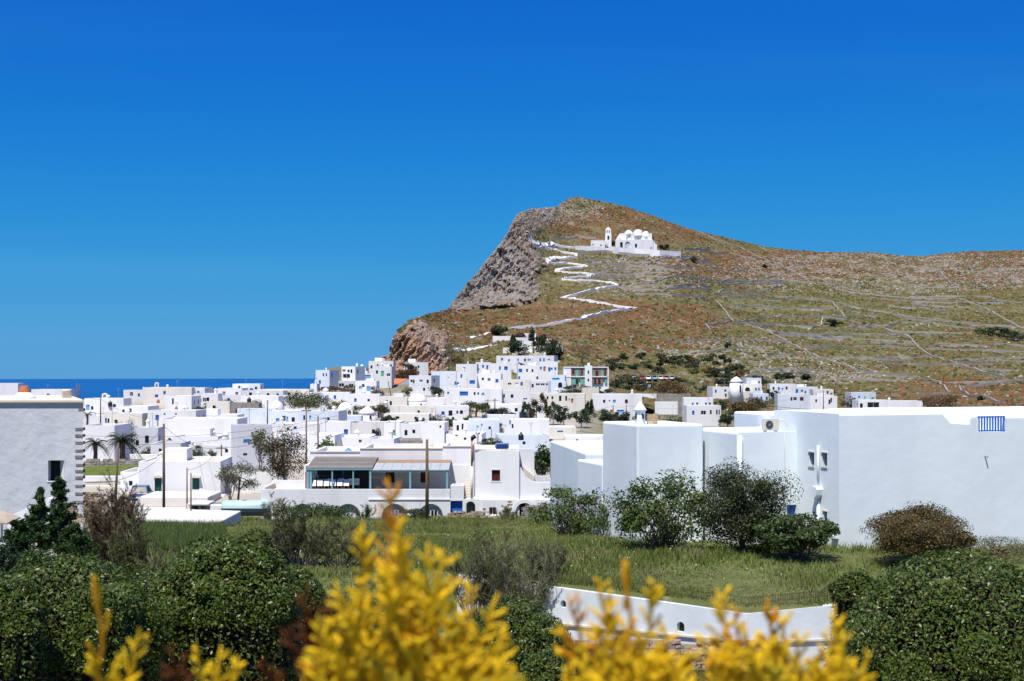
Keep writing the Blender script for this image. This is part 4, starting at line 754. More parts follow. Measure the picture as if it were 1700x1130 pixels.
for (a, b2, t, u_, mt, nm) in ((948.2, 955.5, 612, 623, M_brick, 'brick_infill'), (955.7, 960.5, 612, 638, M_teal, 'panel'), (960.7, 963, 612, 623, M_brick, 'brick_infill'), (963.2, 968.5, 612, 623, M_brick, 'brick_infill'), (968.7, 970.8, 612, 638, M_teal, 'panel'), (983.3, 985.5, 612, 624, M_teal, 'panel'), (985.7, 997, 612, 624, M_brick, 'brick_infill'), (997.2, 1002, 612, 624, M_teal, 'panel'), (1002.2, 1008.3, 612, 624, M_brick, 'brick_infill'),
        (948.2, 955.5, 627, 638, M_teal, 'panel'), (963.2, 968.5, 627, 638, M_teal, 'panel'), (983.3, 986.5, 627, 636, M_brick, 'brick_infill'), (990, 993, 627, 636, M_brick, 'brick_infill'), (997, 1001, 627, 636, M_brick, 'brick_infill'), (1004, 1008, 627, 636, M_teal, 'panel')):
    mb = MB(); mb.box(XZ(a, Y), XZ(b2, Y), Y + .15, Y + .59, ZZ(u_, Y), ZZ(t, Y)); mb.obj(nm, mt, root)
for (a, b2, t, u_) in ((950, 953.5, 614, 621), (965, 967.5, 614, 622), (989, 993, 615, 624), (1003.5, 1006, 614, 623), (975.5, 978, 615, 620), (975.5, 978, 628, 633), (986.6, 989.8, 628, 637), (993.2, 996.8, 628, 637), (956, 960, 629, 637)):
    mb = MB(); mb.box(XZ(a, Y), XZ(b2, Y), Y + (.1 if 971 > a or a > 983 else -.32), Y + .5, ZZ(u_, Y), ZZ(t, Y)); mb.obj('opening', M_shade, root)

# graveyard with white walls on the slope above
root = empty('graveyard', on_hill(880, 588), 'white walled graveyard chapel among dark cypress trees on the slope', 'graveyard')
for (a, b2, t, u_, dpt) in ((818, 850, 557.5, 566, 5), (850, 888, 560, 570, 6), (870, 890, 553, 566, 4), (900, 916, 562, 570, 3), (835, 848, 577, 586, 3), (856, 884, 566, 587, 7), (886, 934, 574, 586, 2)):
    q = on_hill((a + b2) / 2, u_); Y = q.y; mb = MB(); zt = ZZ(t, Y); body(mb, [(XZ(a, Y), Y), (XZ(b2, Y), Y), (XZ(b2, Y), Y + dpt), (XZ(a, Y), Y + dpt)], q.z - 3, zt, None, .2, .2); mb.obj('wall', [M_white, M_white], root)
q = on_hill(884, 588); mb = MB(); wall(mb, (XZ(850, q.y - 3), q.y - 3), (XZ(905, q.y - 3), q.y - 3), q.z - 4, ZZ(586, q.y - 3)); mb.quad(*[(XZ(p, q.y - y), q.y - y, ZZ(586, q.y - 3)) for p, y in ((850, 3), (905, 3), (905, -3), (850, -3))]); mb.obj('retaining_wall', M_cream, root)

# ------------------------------------------------------------------ the church on the hill
cq = on_hill(1060, 414); CY = cq.y; cs = CY / F
root = empty('church', P(1058, 413, CY), 'white domed church with pointed arches on the hill terrace', 'church')
zx = lambda x: XZ(960 + x / 8.5, CY); zy = lambda y: ZZ(360 + y / 8.5, CY)
mb = MB()
ops = [(zx(590) - zx(525), zx(628) - zx(525), zy(430), zy(352), True), (zx(662) - zx(525), zx(730) - zx(525), zy(430), zy(345), True), (zx(800) - zx(525), zx(830) - zx(525), zy(432), zy(375), True), (zx(1020) - zx(525), zx(1036) - zx(525), zy(450), zy(425))]
fn = wall(mb, (zx(525), CY), (zx(1055), CY), zy(520), zy(318), ops, .5); wall(mb, (zx(1055), CY), (zx(1055), CY + 11), zy(520), zy(318)); wall(mb, (zx(525), CY + 11), (zx(525), CY), zy(520), zy(318)); wall(mb, (zx(1055), CY + 11), (zx(525), CY + 11), zy(520), zy(318))
mb.quad((zx(525), CY, zy(318)), (zx(1055), CY, zy(318)), (zx(1055), CY + 11, zy(318)), (zx(525), CY + 11, zy(318)))
mb.obj('nave', M_white, root)
for i, q in enumerate(ops): opening_part(fn, *q[:4], M_shade if i != 1 else M_grey_plaster, root, depth=.5, kind='arch' if len(q) > 4 else 'door', arch=len(q) > 4)
mb = MB(); w = MB()
prof = [(545, 316), (552, 290), (575, 250), (592, 226), (640, 224), (668, 215), (672, 195), (760, 195), (768, 218), (790, 228), (795, 250), (1000, 245), (1035, 250), (1045, 318)]
pts = [(zx(a), zy(b)) for a, b in prof]; n = len(pts)
mb.add([(x, CY + 2, z) for x, z in pts] + [(x, CY + 9.5, z) for x, z in pts], [list(range(n))[::-1], list(range(n, 2 * n))] + [[k, (k + 1) % n, n + (k + 1) % n, n + k] for k in range(n)]); mb.obj('upper_tier', M_white, root)
for (cx_, b0, tp, r, dp) in ((715, 205, 176, 40, 3.0), (852, 228, 166, 70, 3.6), (960, 240, 192, 44, 3.0)):
    mb = MB(); rr_ = r / 8.5 * cs; h0 = zy(b0); hh = zy(tp) - h0
    mb.lathe((zx(cx_), CY + dp, h0 - 2.2), [(rr_ * 1.06, 0), (rr_ * 1.06, 2.0), (rr_, 2.05)] + [(rr_ * math.cos(t * math.pi / 16), 2.2 + hh * math.sin(t * math.pi / 16)) for t in range(8)] + [(.06, 2.2 + hh)], 20); mb.obj('dome', M_white, root, True)
for a_, b_2, dy0, dy1, tp in ((980, 1040, 1.2, 6, 228), (860, 972, 1.4, 3, 258), (748, 796, 1.3, 3, 225)): mb = MB(); mb.box(zx(a_), zx(b_2), CY + dy0, CY + dy1, zy(320), zy(tp)); mb.obj('transept', M_white, root)
mb = MB(); st = [(1057, 345), (1075, 345), (1090, 380), (1112, 385), (1112, 520), (1057, 520)]; pp = [(zx(a), zy(b)) for a, b in st]; n = len(pp)
mb.add([(x, CY + .8, z) for x, z in pp] + [(x, CY + 8, z) for x, z in pp], [list(range(n)), list(range(n, 2 * n))[::-1]] + [[k, n + k, n + (k + 1) % n, (k + 1) % n] for k in range(n)]); mb.obj('buttress', M_white, root)
for (a, b2, t, u_) in ((563, 568, 294, 312), (582, 587, 294, 312), (603, 609, 294, 312), (683, 698, 285, 306)): mb = MB(); mb.box(zx(a), zx(b2), CY + 1.92, CY + 2.3, zy(u_), zy(t)); mb.obj('window', M_glass, root)
root = empty('bell_tower', P(1009.5, 400, CY - 2), 'white three-tier bell tower with a pointed cap beside the church', 'bell tower'); TY = CY - 2
mb = MB(); ops = [(zx(430) - zx(385), zx(442) - zx(385), zy(228), zy(190), True), (zx(398) - zx(385), zx(410) - zx(385), zy(228), zy(190), True)]
body(mb, [(zx(380), TY), (zx(465), TY), (zx(465), TY + 3.2), (zx(380), TY + 3.2)], zy(460), zy(245), {0: [(1.1, 2.2, zy(325), zy(268), True)]}, .02, .1, .4)
body(mb, [(zx(385), TY + .15), (zx(459), TY + .15), (zx(459), TY + 3.0), (zx(385), TY + 3.0)], zy(246), zy(180), {0: ops}, .02, .1, .4)
mb.obj('shaft', [M_white, M_white], root)
mb = MB(); mb.lathe(((zx(385) + zx(459)) / 2, TY + 1.6, zy(182)), [(1.55, 0), (1.3, .6), (.5, 1.2), (.05, zy(140) - zy(182))], 10); mb.obj('cap', M_white, root)
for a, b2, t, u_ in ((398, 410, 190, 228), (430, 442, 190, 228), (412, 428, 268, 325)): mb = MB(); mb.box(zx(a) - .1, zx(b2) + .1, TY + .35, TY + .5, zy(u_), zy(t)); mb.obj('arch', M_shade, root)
root = empty('parish_house', P(995, 412, CY - 4), 'low white outbuilding with small openings beside the bell tower', 'house'); mb = MB(); hy = CY - 4
fn = body(mb, [(zx(175), hy), (zx(395), hy), (zx(395), hy + 5), (zx(175), hy + 5)], zy(520), zy(338), {0: [(zx(305) - zx(175), zx(322) - zx(175), zy(420), zy(395)), (zx(374) - zx(175), zx(390) - zx(175), zy(445), zy(400)), (zx(195) - zx(175), zx(210) - zx(175), zy(410), zy(385))]}, .3); mb.obj('wall', [M_white, M_white], root)
for q in ((305, 322, 420, 395), (374, 390, 445, 400), (195, 210, 410, 385)): opening_part(fn[0], zx(q[0]) - zx(175), zx(q[1]) - zx(175), zy(q[2]), zy(q[3]), M_glass, root)
def terrace_wall(name, pts, label, tk=.6, mt=None, dY=0):
    """pts: (px, py top, py bottom) each on the hill"""
    mb = MB(); w = [(XZ(a, on_hill(a, b2).y + dY), on_hill(a, b2).y + dY, t, b2) for a, t, b2 in pts]
    for (xa, ya, t, b2) in w: mb.v += [(xa, ya, ZZ(b2, ya) - 2), (xa, ya, ZZ(t, ya)), (xa, ya + tk, ZZ(t, ya)), (xa, ya + tk, ZZ(b2, ya) - 2)]
    for i in range(len(w) - 1):
        for k in range(3): mb.f.append([i * 4 + k + 1, i * 4 + k, i * 4 + 4 + k, i * 4 + 5 + k]); mb.m.append(0)
    e = len(w) * 4 - 4; mb.f += [[0, 1, 2, 3], [e + 3, e + 2, e + 1, e]]; mb.m += [0, 0]
    return tag(mb.obj(name, mt or M_white), label, 'wall')
ZC = lambda l: [(960 + a / 8.5, 360 + t / 8.5, 360 + b2 / 8.5) for a, t, b2 in l]
terrace_wall('terrace_wall', ZC([(430, 398, 470), (500, 418, 515), (580, 430, 523), (800, 446, 535), (950, 456, 548), (1150, 470, 562), (1450, 486, 582)]), 'tall white retaining wall below the hill church', 1.0, M_white)
rt = on_hill(960 + 1450 / 8.5, 360 + 582 / 8.5)
terrace_wall('arcaded_wall', ZC([(-40, 405, 470), (100, 408, 472), (200, 412, 475), (430, 440, 478)]), 'low white wall along the approach to the hill church', .8)

# outhouses and yard walls that fill the village between the houses
for a_ in ((430, 915, 742, 870), (0, 138, 600, 900), (905, 1700, 685, 900), (225, 447, 812, 870), (520, 640, 660, 700), (440, 475, 660, 690), (675, 710, 650, 680), (138, 232, 730, 795)): cover(*a_)
rq = random.Random(77); made = 0
for k in range(5000):
    if made >= 95: break
    px = rq.uniform(145, 1185); pb = rq.uniform(662, 812)
    if px > 930 and pb > 700: continue
    if px < 520 and pb < 668: continue
    Y_ = Yof(px, pb); hgt = rq.uniform(1.5, 2.9); w_ = rq.uniform(3.5, 9) / Y_ * F; h_ = hgt / Y_ * F; a_, b_2 = px - w_ / 2, px + w_ / 2
    if COVER[int(pb) - 2:int(pb) + 1, int(px) - 2:int(px) + 2].any(): continue
    reg = COVER[int(pb - h_):int(pb), max(0, int(a_)):int(b_2)]
    if reg.size == 0 or reg.mean() > .62: continue
    sc_ = F / Y_
    if hgt < 1.9: ops_ = []
    else: ops_ = [(px + rq.uniform(-.3, .3) * w_, pb - h_ * .55, .6 * sc_, .7 * sc_, rq.choice('dddbbrp'))] if rq.random() < .55 else []
    lab = 'low plain white yard block between the village houses' if not ops_ else 'small white outhouse with one little window between the village houses'
    r_, _, _, _ = house(a_, b_2, pb - h_, pb, 0, ops_, 'mid', label=lab, Y=Y_, chim=0, name='outhouse', depth=rq.uniform(2, 4.5), par=.15, wallm=rq.choice((M_white, M_white, M_white, M_cream, M_stone)) if not ops_ else None)
    r_['group'] = 'outhouses and yard blocks of the village'; made += 1

# ------------------------------------------------------------------ the large white building beside the field
def bevel(o, w=.12, seg=3):
    import bmesh
    bm = bmesh.new(); bm.from_mesh(o.data); bmesh.ops.remove_doubles(bm, verts=bm.verts, dist=.004); bmesh.ops.recalc_face_normals(bm, faces=bm.faces)
    es = [e for e in bm.edges if len(e.link_faces) == 2 and e.calc_face_angle(0) > .6 and (w < .1 or e.calc_length() > 1.0)]
    bmesh.ops.bevel(bm, geom=es, offset=w, offset_type='OFFSET', segments=seg, affect='EDGES', profile=.5, clamp_overlap=True)
    bm.to_mesh(o.data); bm.free()
TH = math.radians(17); BU, BV = (math.cos(TH), math.sin(TH)), (-math.sin(TH), math.cos(TH))
def along(o, a, b=0): return (o[0] + BU[0] * a + BV[0] * b, o[1] + BU[1] * a + BV[1] * b)
big = empty('rendered_house', (15.16, 67, -8.5), 'large white rendered house of stepped blocks beside the field', 'house')
c1, c2, c3 = (6.24, 72.0), (10.88, 70.0), (15.16, 67.0)
def block(c, w, d, zt, par=.35, tk=.28, nm='block', ops=None, bw=.11):
    mb = MB(); poly = [c, along(c, w), along(c, w, d), along(c, 0, d)]
    fn = body(mb, poly, -11.5, zt, ops, par, tk, .2); o = mb.obj(nm, [M_smooth, M_smooth], big); bevel(o, bw); return fn, poly
block(c1, 3.6, 4.95, -2.88)                                                     # B
fC, pC = block(c2, 4.4, 5.8, -3.17, ops={0: [(2.75, 3.35, -8.3, -6.75)]})
opening_part(fC[0], 2.75, 3.35, -8.3, -6.75, M_blue, big, depth=.2, kind='door')
# tower block with three small windows in its flank (flank edge runs from the back to the near corner)
Dd = 6.5; pD = [c3, along(c3, 5.45), along(c3, 5.45, Dd), along(c3, 0, Dd)]
def flank_s(px):                                                                # distance along the flank (edge 3) for a sight line
    k = (px - CX) / F; t = (k * c3[1] - c3[0]) / (BV[0] - k * BV[1]); return Dd - t, c3[1] + BV[1] * t
ops3 = []
for (a, b, t, u_) in ((1343, 1351.5, 750, 773), (1364.5, 1373, 751, 774), (1367, 1373, 848, 864)):
    s0, y_ = flank_s(a); s1, _ = flank_s(b); ops3.append((s0, s1, ZZ(u_, y_), ZZ(t, y_)))
mb = MB(); prof = [(0, -11.5), (0, -2.17), (5.45, -2.17), (6.0, -2.72), (7.05, -2.76), (7.05, -2.42), (7.5, -2.40), (7.5, -3.12), (9.05, -3.12), (9.05, -2.38), (16, -2.34), (16, -11.5)]
n = len(prof); T = 6.5
fr = [(*along(c3, a), z) for a, z in prof]; bk = [(*along(c3, a, T), z) for a, z in prof]
mb.add(fr, [list(range(n))[::-1]]); mb.add(bk, [list(range(n))]); 
for i in range(1, n - 1): mb.quad(fr[i], fr[(i + 1) % n], bk[(i + 1) % n], bk[i])
fD = wall(mb, along(c3, 0, T), c3, -11.5, -2.17, ops3, .22)
o = mb.obj('block', [M_smooth], big)
bevel(o, .101)
for q in ops3:
    w_ = opening_part(fD, *q, M_glass, big, depth=.22, kind='window', frame=M_metal)
    mb = MB(); e = .05
    for zz in (q[2] - .05, q[3]):
        v = [fD(s, z, k) for k in (-.05, .1) for s, z in ((q[0] - e, zz), (q[1] + e, zz), (q[1] + e, zz + .05), (q[0] - e, zz + .05))]
        mb.add(v, [(0, 1, 2, 3), (4, 5, 6, 7), (0, 1, 5, 4), (3, 2, 6, 7), (0, 3, 7, 4), (1, 2, 6, 5)])
    mb.obj('sill', M_cream, big)
block(along(c3, 5.0, 4.0), 13, 6, -2.22, nm='block')                            # behind the notch
block((13.4, 76.0), -0 + 3.2, 4, -2.45, nm='block')                              # small roof room behind C
cA = [(4.17, 82.0), (12.0, 83.0), (12.0, 97.0), (2.55, 96.2)]
mb = MB(); body(mb, cA, -12, -4.9, None, .95, .35); o = mb.obj('block', [M_smooth, M_cream], big); bevel(o, .1)
c0 = along(c1, 0, 4.95); block(c0, 3.0, 4.0, -5.14, nm='block')
# render ledge, down pipes and hopper
def pipe(pts, r=.055, nm='down_pipe', m=None): mb = MB(); mb.tube(pts, r, 8); return mb.obj(nm, m or M_smooth, big, True)
q = along(c2, .16, -.07); pipe([(*q, -3.35), (*q, -9.6)], .10)
sP, yP = flank_s(1361); qx = fD(sP, 0, -.09); pipe([(qx[0], qx[1], ZZ(739, yP)), (qx[0], qx[1], ZZ(809, yP))], .06); pipe([(qx[0], qx[1], ZZ(826, yP)), (qx[0], qx[1], -9.2)], .075)
mb = MB(); hp = [(-.32, .42), (-.2, .55), (.2, .55), (.32, .42), (.25, .15), (0, -.06), (-.25, .15)]; zb = ZZ(826, yP)
v = [fD(sP + a * .95, zb + b, k) for k in (-.34, .0) for a, b in hp]; n = 7; mb.add(v, [list(range(7)), list(range(7, 14))[::-1]] + [[k, 7 + k, 7 + (k + 1) % 7, (k + 1) % 7] for k in range(7)]); mb.obj('hopper', M_smooth, big)
s0_, y0_ = flank_s(1383); mb = MB(); v = [fD(s, z, k) for k in (-.16, .02) for s, z in ((s0_, ZZ(892, 67.5)), (Dd - .02, ZZ(892, 67.5)), (Dd - .02, ZZ(888, 67.5)), (s0_, ZZ(888, 67.5)))]; mb.add(v, [(0, 1, 2, 3), (4, 5, 6, 7), (0, 1, 5, 4), (3, 2, 6, 7), (0, 3, 7, 4), (1, 2, 6, 5)]); mb.obj('ledge', M_smooth, big)
pipe([(*along(c2, 2.55, -.015), -3.2), (*along(c2, 2.57, -.015), -4.2), (*along(c2, 2.6, -.015), -6.5), (*along(c2, 2.58, -.015), -8.5)], .012, 'cable', M_cream)
q = along(c3, 8.35, -.12); mb = MB(); mb.tube([(*along(c3, 7.85, .03), ZZ(756, 69.5)), (*along(c3, 7.85, -.22), ZZ(757.5, 69.5))], .035, 8); mb.obj('spout', M_metal, big)
# railing: each baluster its own piece
rail = empty('balcony_railing', (*along(c3, 8.27, .1), -3.12), 'bright blue wooden railing set in the roof parapet notch', 'railing')
def rbox(a0, a1, z0, z1, d0, d1, nm):
    mb = MB(); v = [(*along(c3, a, d), z) for z in (z0, z1) for a, d in ((a0, d0), (a1, d0), (a1, d1), (a0, d1))]; mb.add(v, [(0, 3, 2, 1), (4, 5, 6, 7), (0, 1, 5, 4), (1, 2, 6, 5), (2, 3, 7, 6), (3, 0, 4, 7)]); return mb.obj(nm, M_blue, rail)
rbox(7.52, 9.03, -2.43, -2.36, .06, .13, 'rail'); rbox(7.52, 9.03, -3.09, -3.03, .06, .13, 'rail')
for k in range(10): a = 7.56 + k * (1.38 / 9); rbox(a, a + .055, -3.03, -2.43, .07, .12, 'baluster')
# air conditioner, chimney cowl and slatted box on the roofs
ac = empty('air_conditioner', (*along(c2, 2.2, .8), -3.17), 'cream air conditioning unit on the flat roof by the higher block', 'air conditioner')
mb = MB(); o_ = along(c2, 1.75, .55); mb.obox(o_, BU, BV, .82, .3, -3.12, -2.56); mb.obj('casing', M_cream, ac)
mb = MB(); cc = along(o_, .28, -.02); ring = [(*along(cc, .2 * math.cos(t), 0), -2.84 + .2 * math.sin(t)) for t in np.linspace(0, 2 * math.pi, 17)[:-1]]; mb.add(ring, [list(range(16))[::-1]]); mb.obj('fan_grille', M_shade, ac)
for k in range(6): mb = MB(); t = k * math.pi / 6; mb.tube([(*along(cc, .19 * math.cos(t), -.012), -2.84 + .19 * math.sin(t)), (*along(cc, -.19 * math.cos(t), -.012), -2.84 - .19 * math.sin(t))], .006, 4); mb.obj('grille_bar', M_metal, ac)
mb = MB(); mb.tube([(*along(o_, .82, .15), -2.75), (*along(o_, 1.0, .1), -2.62), (*along(o_, 1.2, .05), -2.72), (*along(o_, 1.3, 0), -3.0)], .03, 6); mb.obj('hose', M_cream, ac)
for a in (.08, .66): mb = MB(); mb.obox(along(o_, a, .03), BU, BV, .08, .24, -3.5, -3.12); mb.obj('foot', M_metal, ac)
ch = empty('chimney_cowl', (*along(c1, .9, 2.2), -2.9), 'white chimney with a conical cap on the stepped house roof', 'chimney'); q = along(c1, 1.05, 2.2)
mb = MB(); mb.lathe((*q, -3.3), [(.26, 0), (.26, 1.05)], 8); mb.obj('stack', M_smooth, ch)
mb = MB(); mb.lathe((*q, -2.24), [(.36, 0), (.30, .08), (.06, .44), (.02, .47)], 14); mb.obj('cap', M_smooth, ch, True)
for k in range(4): mb = MB(); t = k * math.pi / 2 + .5; x, y = q[0] + .262 * math.cos(t), q[1] + .262 * math.sin(t); mb.box(x - .05, x + .05, y - .05, y + .05, -2.66, -2.42); mb.obj('vent', M_shade, ch)
sb = empty('slatted_box', (*along(c1, 1.6, 2.0), -3.2), 'small pale timber slatted box beside the white chimney cap', 'box'); o_ = along(c1, 1.38, 2.05)
for k in range(7): mb = MB(); mb.obox(o_, BU, BV, .55, .03, -2.98 + k * .08, -2.98 + k * .08 + .06); mb.obj('slat', M_slatwood, sb)
for k in range(7): mb = MB(); mb.obox(along(o_, .55, .0), BU, BV, .03, .4, -2.98 + k * .08, -2.98 + k * .08 + .06); mb.obj('slat', M_slatwood, sb)
for a, b in ((0.0, .03), (.5, .03), (.5, .38), (0, .38)): mb = MB(); mb.obox(along(o_, a, b), BU, BV, .05, .05, -3.22, -2.4); mb.obj('post', M_slatwood, sb)

# ------------------------------------------------------------------ the terrace restaurant
RY = 112.0; X = lambda px, d=0: XZ(px, RY); Z = lambda py, d=0: ZZ(py, RY + d)
rs = empty('restaurant', (X(660), RY, Z(858)), 'white two-level restaurant with an arched base, covered terrace and maroon shutters', 'restaurant')
zg, zT = -12.6, Z(812)
mb = MB(); arches = [(X(p - r) - X(433), X(p + r) - X(433), zg + .3, Z(836), True) for p, r in ((503, 20), (578, 20), (655, 21), (715, 20))]
fb = wall(mb, (X(433), RY), (X(747), RY), zg, zT, arches, .35); wall(mb, (X(433), RY + 11), (X(433), RY), zg, zT); wall(mb, (X(747), RY), (X(747), RY + 3), zg, zT)
mb.quad((X(433), RY, zT), (X(747), RY, zT), (X(747), RY + .3, zT), (X(433), RY + .3, zT)); mb.quad((X(433), RY + .3, zT), (X(747), RY + .3, zT), (X(747), RY + .3, zT - .30), (X(433), RY + .3, zT - .30))
mb.quad((X(433), RY + .3, zT - .30), (X(747), RY + .3, zT - .30), (X(747), RY + 11, zT - .30), (X(433), RY + 11, zT - .30), 1)
mb.obj('base_wall', [M_white, M_cream], rs)
for i, q in enumerate(arches):
    opening_part(fb, *q[:4], M_grey_plaster, rs, depth=.35, kind='niche', arch=True)
    if i > 1: cx_ = (q[0] + q[1]) / 2; o = opening_part(lambda s, z, k=0: fb(s, z, k - .06), cx_ - .3 + (i - 2) * .25, cx_ + .3 + (i - 2) * .25, zg + .9, Z(846), M_blue if i == 2 else M_glass, rs, depth=.35, frame=M_wframe)
mb = MB(); mb.box(X(612), X(747.5), RY - .07, RY - .002, Z(829.5), Z(827)); mb.obj('string_course', M_white, rs)
# low wall at the terrace's end and its coping
mb = MB(); mb.box(X(433), X(505), RY + 5, RY + 5.3, zT - .30, ZZ(797, RY + 5)); mb.obj('terrace_wall', M_white, rs); mb = MB(); mb.box(X(433) - .003, X(433) + .3, RY + .31, RY + 5, zT - .30, zT + .1); mb.obj('terrace_wall', M_cream, rs)
# back wall of the terrace, two maroon shutters
by = RY + 5.2; mb = MB(); sx = XZ(598, by)
bx = lambda p: XZ(p, by); bz = lambda p: ZZ(p, by)
ops = [(bx(640) - bx(505), bx(655) - bx(505), bz(801), bz(783.5)), (bx(698) - bx(505), bx(712) - bx(505), bz(801), bz(783.5)), (bx(737) - bx(505), bx(751) - bx(505), bz(808), bz(769))]
f2 = wall(mb, (bx(505), by), (bx(783), by), zg, bz(772), ops, .2); wall(mb, (bx(505), by + 6), (bx(505), by), zg, bz(772)); mb.quad((bx(505), by, bz(772)), (bx(783), by, bz(772)), (bx(783), by + 8, bz(772)), (bx(505), by + 8, bz(772))); mb.obj('back_wall', [M_white], rs)
for i, q in enumerate(ops): opening_part(f2, *q, M_red, rs, depth=.2, kind='door' if i == 2 else 'window')
for (a, b, t, d0, d1) in ((515, 599, 750.5, .4, 9), (598, 737, 745, .2, 8.5), (735, 784, 741.5, .05, 8)):
    y0 = by + d0; mb = MB(); body(mb, [(XZ(a, y0), y0), (XZ(b, y0) - .02, y0), (XZ(b, y0) - .02, y0 + d1), (XZ(a, y0), y0 + d1)], bz(772) + .004, ZZ(t, y0), None, .3, .25); mb.obj('upper_block', [M_white, M_cream], rs)
    mb = MB(); z = ZZ(t, y0); mb.box(XZ(a, y0) - .05, XZ(b, y0) + .0, y0 - .07, y0 + .2, z + .003, z + .09); mb.obj('coping', M_cream, rs)
# right block with a maroon window
ry = RY + .4; rx = lambda p: XZ(p, ry); rz = lambda p: ZZ(p, ry); mb = MB()
A, B = (rx(789), ry), (rx(862), ry - .6)
ops = {0: [(rx(817) - rx(789), rx(831) - rx(789), rz(798), rz(779.5))]}
fr_ = body(mb, [A, B, (B[0], ry + 8), (rx(783), ry + 8)], zg, rz(747.5), ops, .3, .25); mb.obj('block', [M_white, M_cream], rs)
q = ops[0][0]; opening_part(fr_[0], *q, M_red, rs, depth=.16); mb = MB()
for s0, s1, z0, z1 in ((q[0] - .1, q[0], q[2] - .1, q[3] + .1), (q[1], q[1] + .1, q[2] - .1, q[3] + .1), (q[0], q[1], q[3], q[3] + .1), (q[0], q[1], q[2] - .1, q[2])):
    v = [fr_[0](s, z, k) for k in (-.025, .01) for s, z in ((s0, z0), (s1, z0), (s1, z1), (s0, z1))]; mb.add(v, [(0, 1, 2, 3), (0, 4, 5, 1), (1, 5, 6, 2), (2, 6, 7, 3), (3, 7, 4, 0)])
mb.obj('window_surround', M_wframe, rs)
mb = MB(); mb.obox((A[0] - .06, A[1] - .08), (1, 0), (0, 1), rx(862) - rx(789) + .1, .3, rz(747.5) + .003, rz(747.5) + .1); mb.obj('coping', M_cream, rs)
# curved wing wall with steps
ops = [(XZ(812, RY - .3) - XZ(800, RY - .3), XZ(824, RY - .3) - XZ(800, RY - .3), Z(855), Z(841)), (XZ(856, RY - .3) - XZ(800, RY - .3), XZ(886, RY - .3) - XZ(800, RY - .3), zg + .2, Z(834), True)]
mb = MB(); fs = wall(mb, (X(800), RY - .3), (X(912), RY - .3), zg, Z(829), ops, .4); mb.quad((X(800), RY - .3, Z(829)), (X(912), RY - .3, Z(829)), (X(912), RY + 1, Z(829)), (X(800), RY + 1, Z(829))); wall(mb, (X(800), RY + 1), (X(800), RY - .3), zg, Z(829)); mb.obj('stone_base', M_white, rs)
opening_part(fs, *ops[0], M_red, rs, depth=.3, frame=M_wframe); opening_part(fs, *ops[1][:4], M_shade, rs, depth=.4, kind='arch', arch=True)
ms = MB(); a0, a1 = ops[1][0], ops[1][1]; r_ = (a1 - a0) / 2; cx_ = (a0 + a1) / 2; hc = ops[1][3] - r_
arc = [(cx_ - (r_ + k) * math.cos(math.pi * t / 14), hc + (r_ + k) * math.sin(math.pi * t / 14)) for k in (0, .28) for t in range(15)]
ms.add([fs(s, z, k) for k in (-.06, 0) for s, z in arc], [[t, t + 1, 16 + t, 15 + t] for t in range(14)] + [[15 + t, 16 + t, 46 + t, 45 + t] for t in range(14)] + [[t, t + 1, 31 + t, 30 + t] for t in range(14)]); ms.obj('arch_surround', M_wframe, rs)
rq = random.Random(3)
for k in range(150):                                                             # stones showing through the whitewash
    s = rq.uniform(.15, X(912) - X(800) - .2); z = rq.uniform(-11.9, Z(831)); w_, h_ = rq.uniform(.12, .34), rq.uniform(.1, .24)
    if any(o[0] - .35 < s < o[1] + .35 and z < o[3] + .4 for o in ops): continue
    mb = MB(); n = 7; pts = [(s + w_ / 2 * math.cos(6.283 * t / n) * rq.uniform(.8, 1.1), z + h_ / 2 * math.sin(6.283 * t / n) * rq.uniform(.8, 1.1)) for t in range(n)]
    v = [fs(a, b, kk) for kk in (-.035, .02) for a, b in pts]; mb.add(v, [list(range(n)), list(range(n, 2 * n))[::-1]] + [[t, n + t, n + (t + 1) % n, (t + 1) % n] for t in range(n)]); mb.obj('stone', M_orange_stone if rq.random() < .35 else M_tanstone, rs)
prof = [(862, 829), (862, 775), (865, 776), (868, 782), (872, 789), (877, 795), (884, 799), (893, 800.5), (913, 800.5), (913, 829)]
pp = [(X(a), Z(b)) for a, b in prof]; n = len(pp); mb = MB(); mb.add([(x, RY, z) for x, z in pp] + [(x, RY + .4, z) for x, z in pp], [list(range(n))[::-1], list(range(n, 2 * n))] + [[k, (k + 1) % n, n + (k + 1) % n, n + k] for k in range(n)]); mb.obj('wing_wall', M_white, rs)
wy = RY + 3; prof = [(861, 829), (861, 745), (887, 745), (887, 781), (893, 790), (913, 790), (913, 829)]; pp = [(XZ(a, wy), ZZ(b, wy)) for a, b in prof]; n = len(pp); mb = MB(); mb.add([(x, wy, z) for x, z in pp] + [(x, wy + .4, z) for x, z in pp], [list(range(n))[::-1], list(range(n, 2 * n))] + [[k, (k + 1) % n, n + (k + 1) % n, n + k] for k in range(n)]); mb.obj('stair_wall', M_white, rs)
for k in range(7): mb = MB(); a = 863 + k * 3.4; mb.box(XZ(a, wy), XZ(a + 3.4, wy), wy - .9, wy - .004, -12, ZZ(771 + k * 2.8, wy)); mb.obj('step', M_cream, rs)
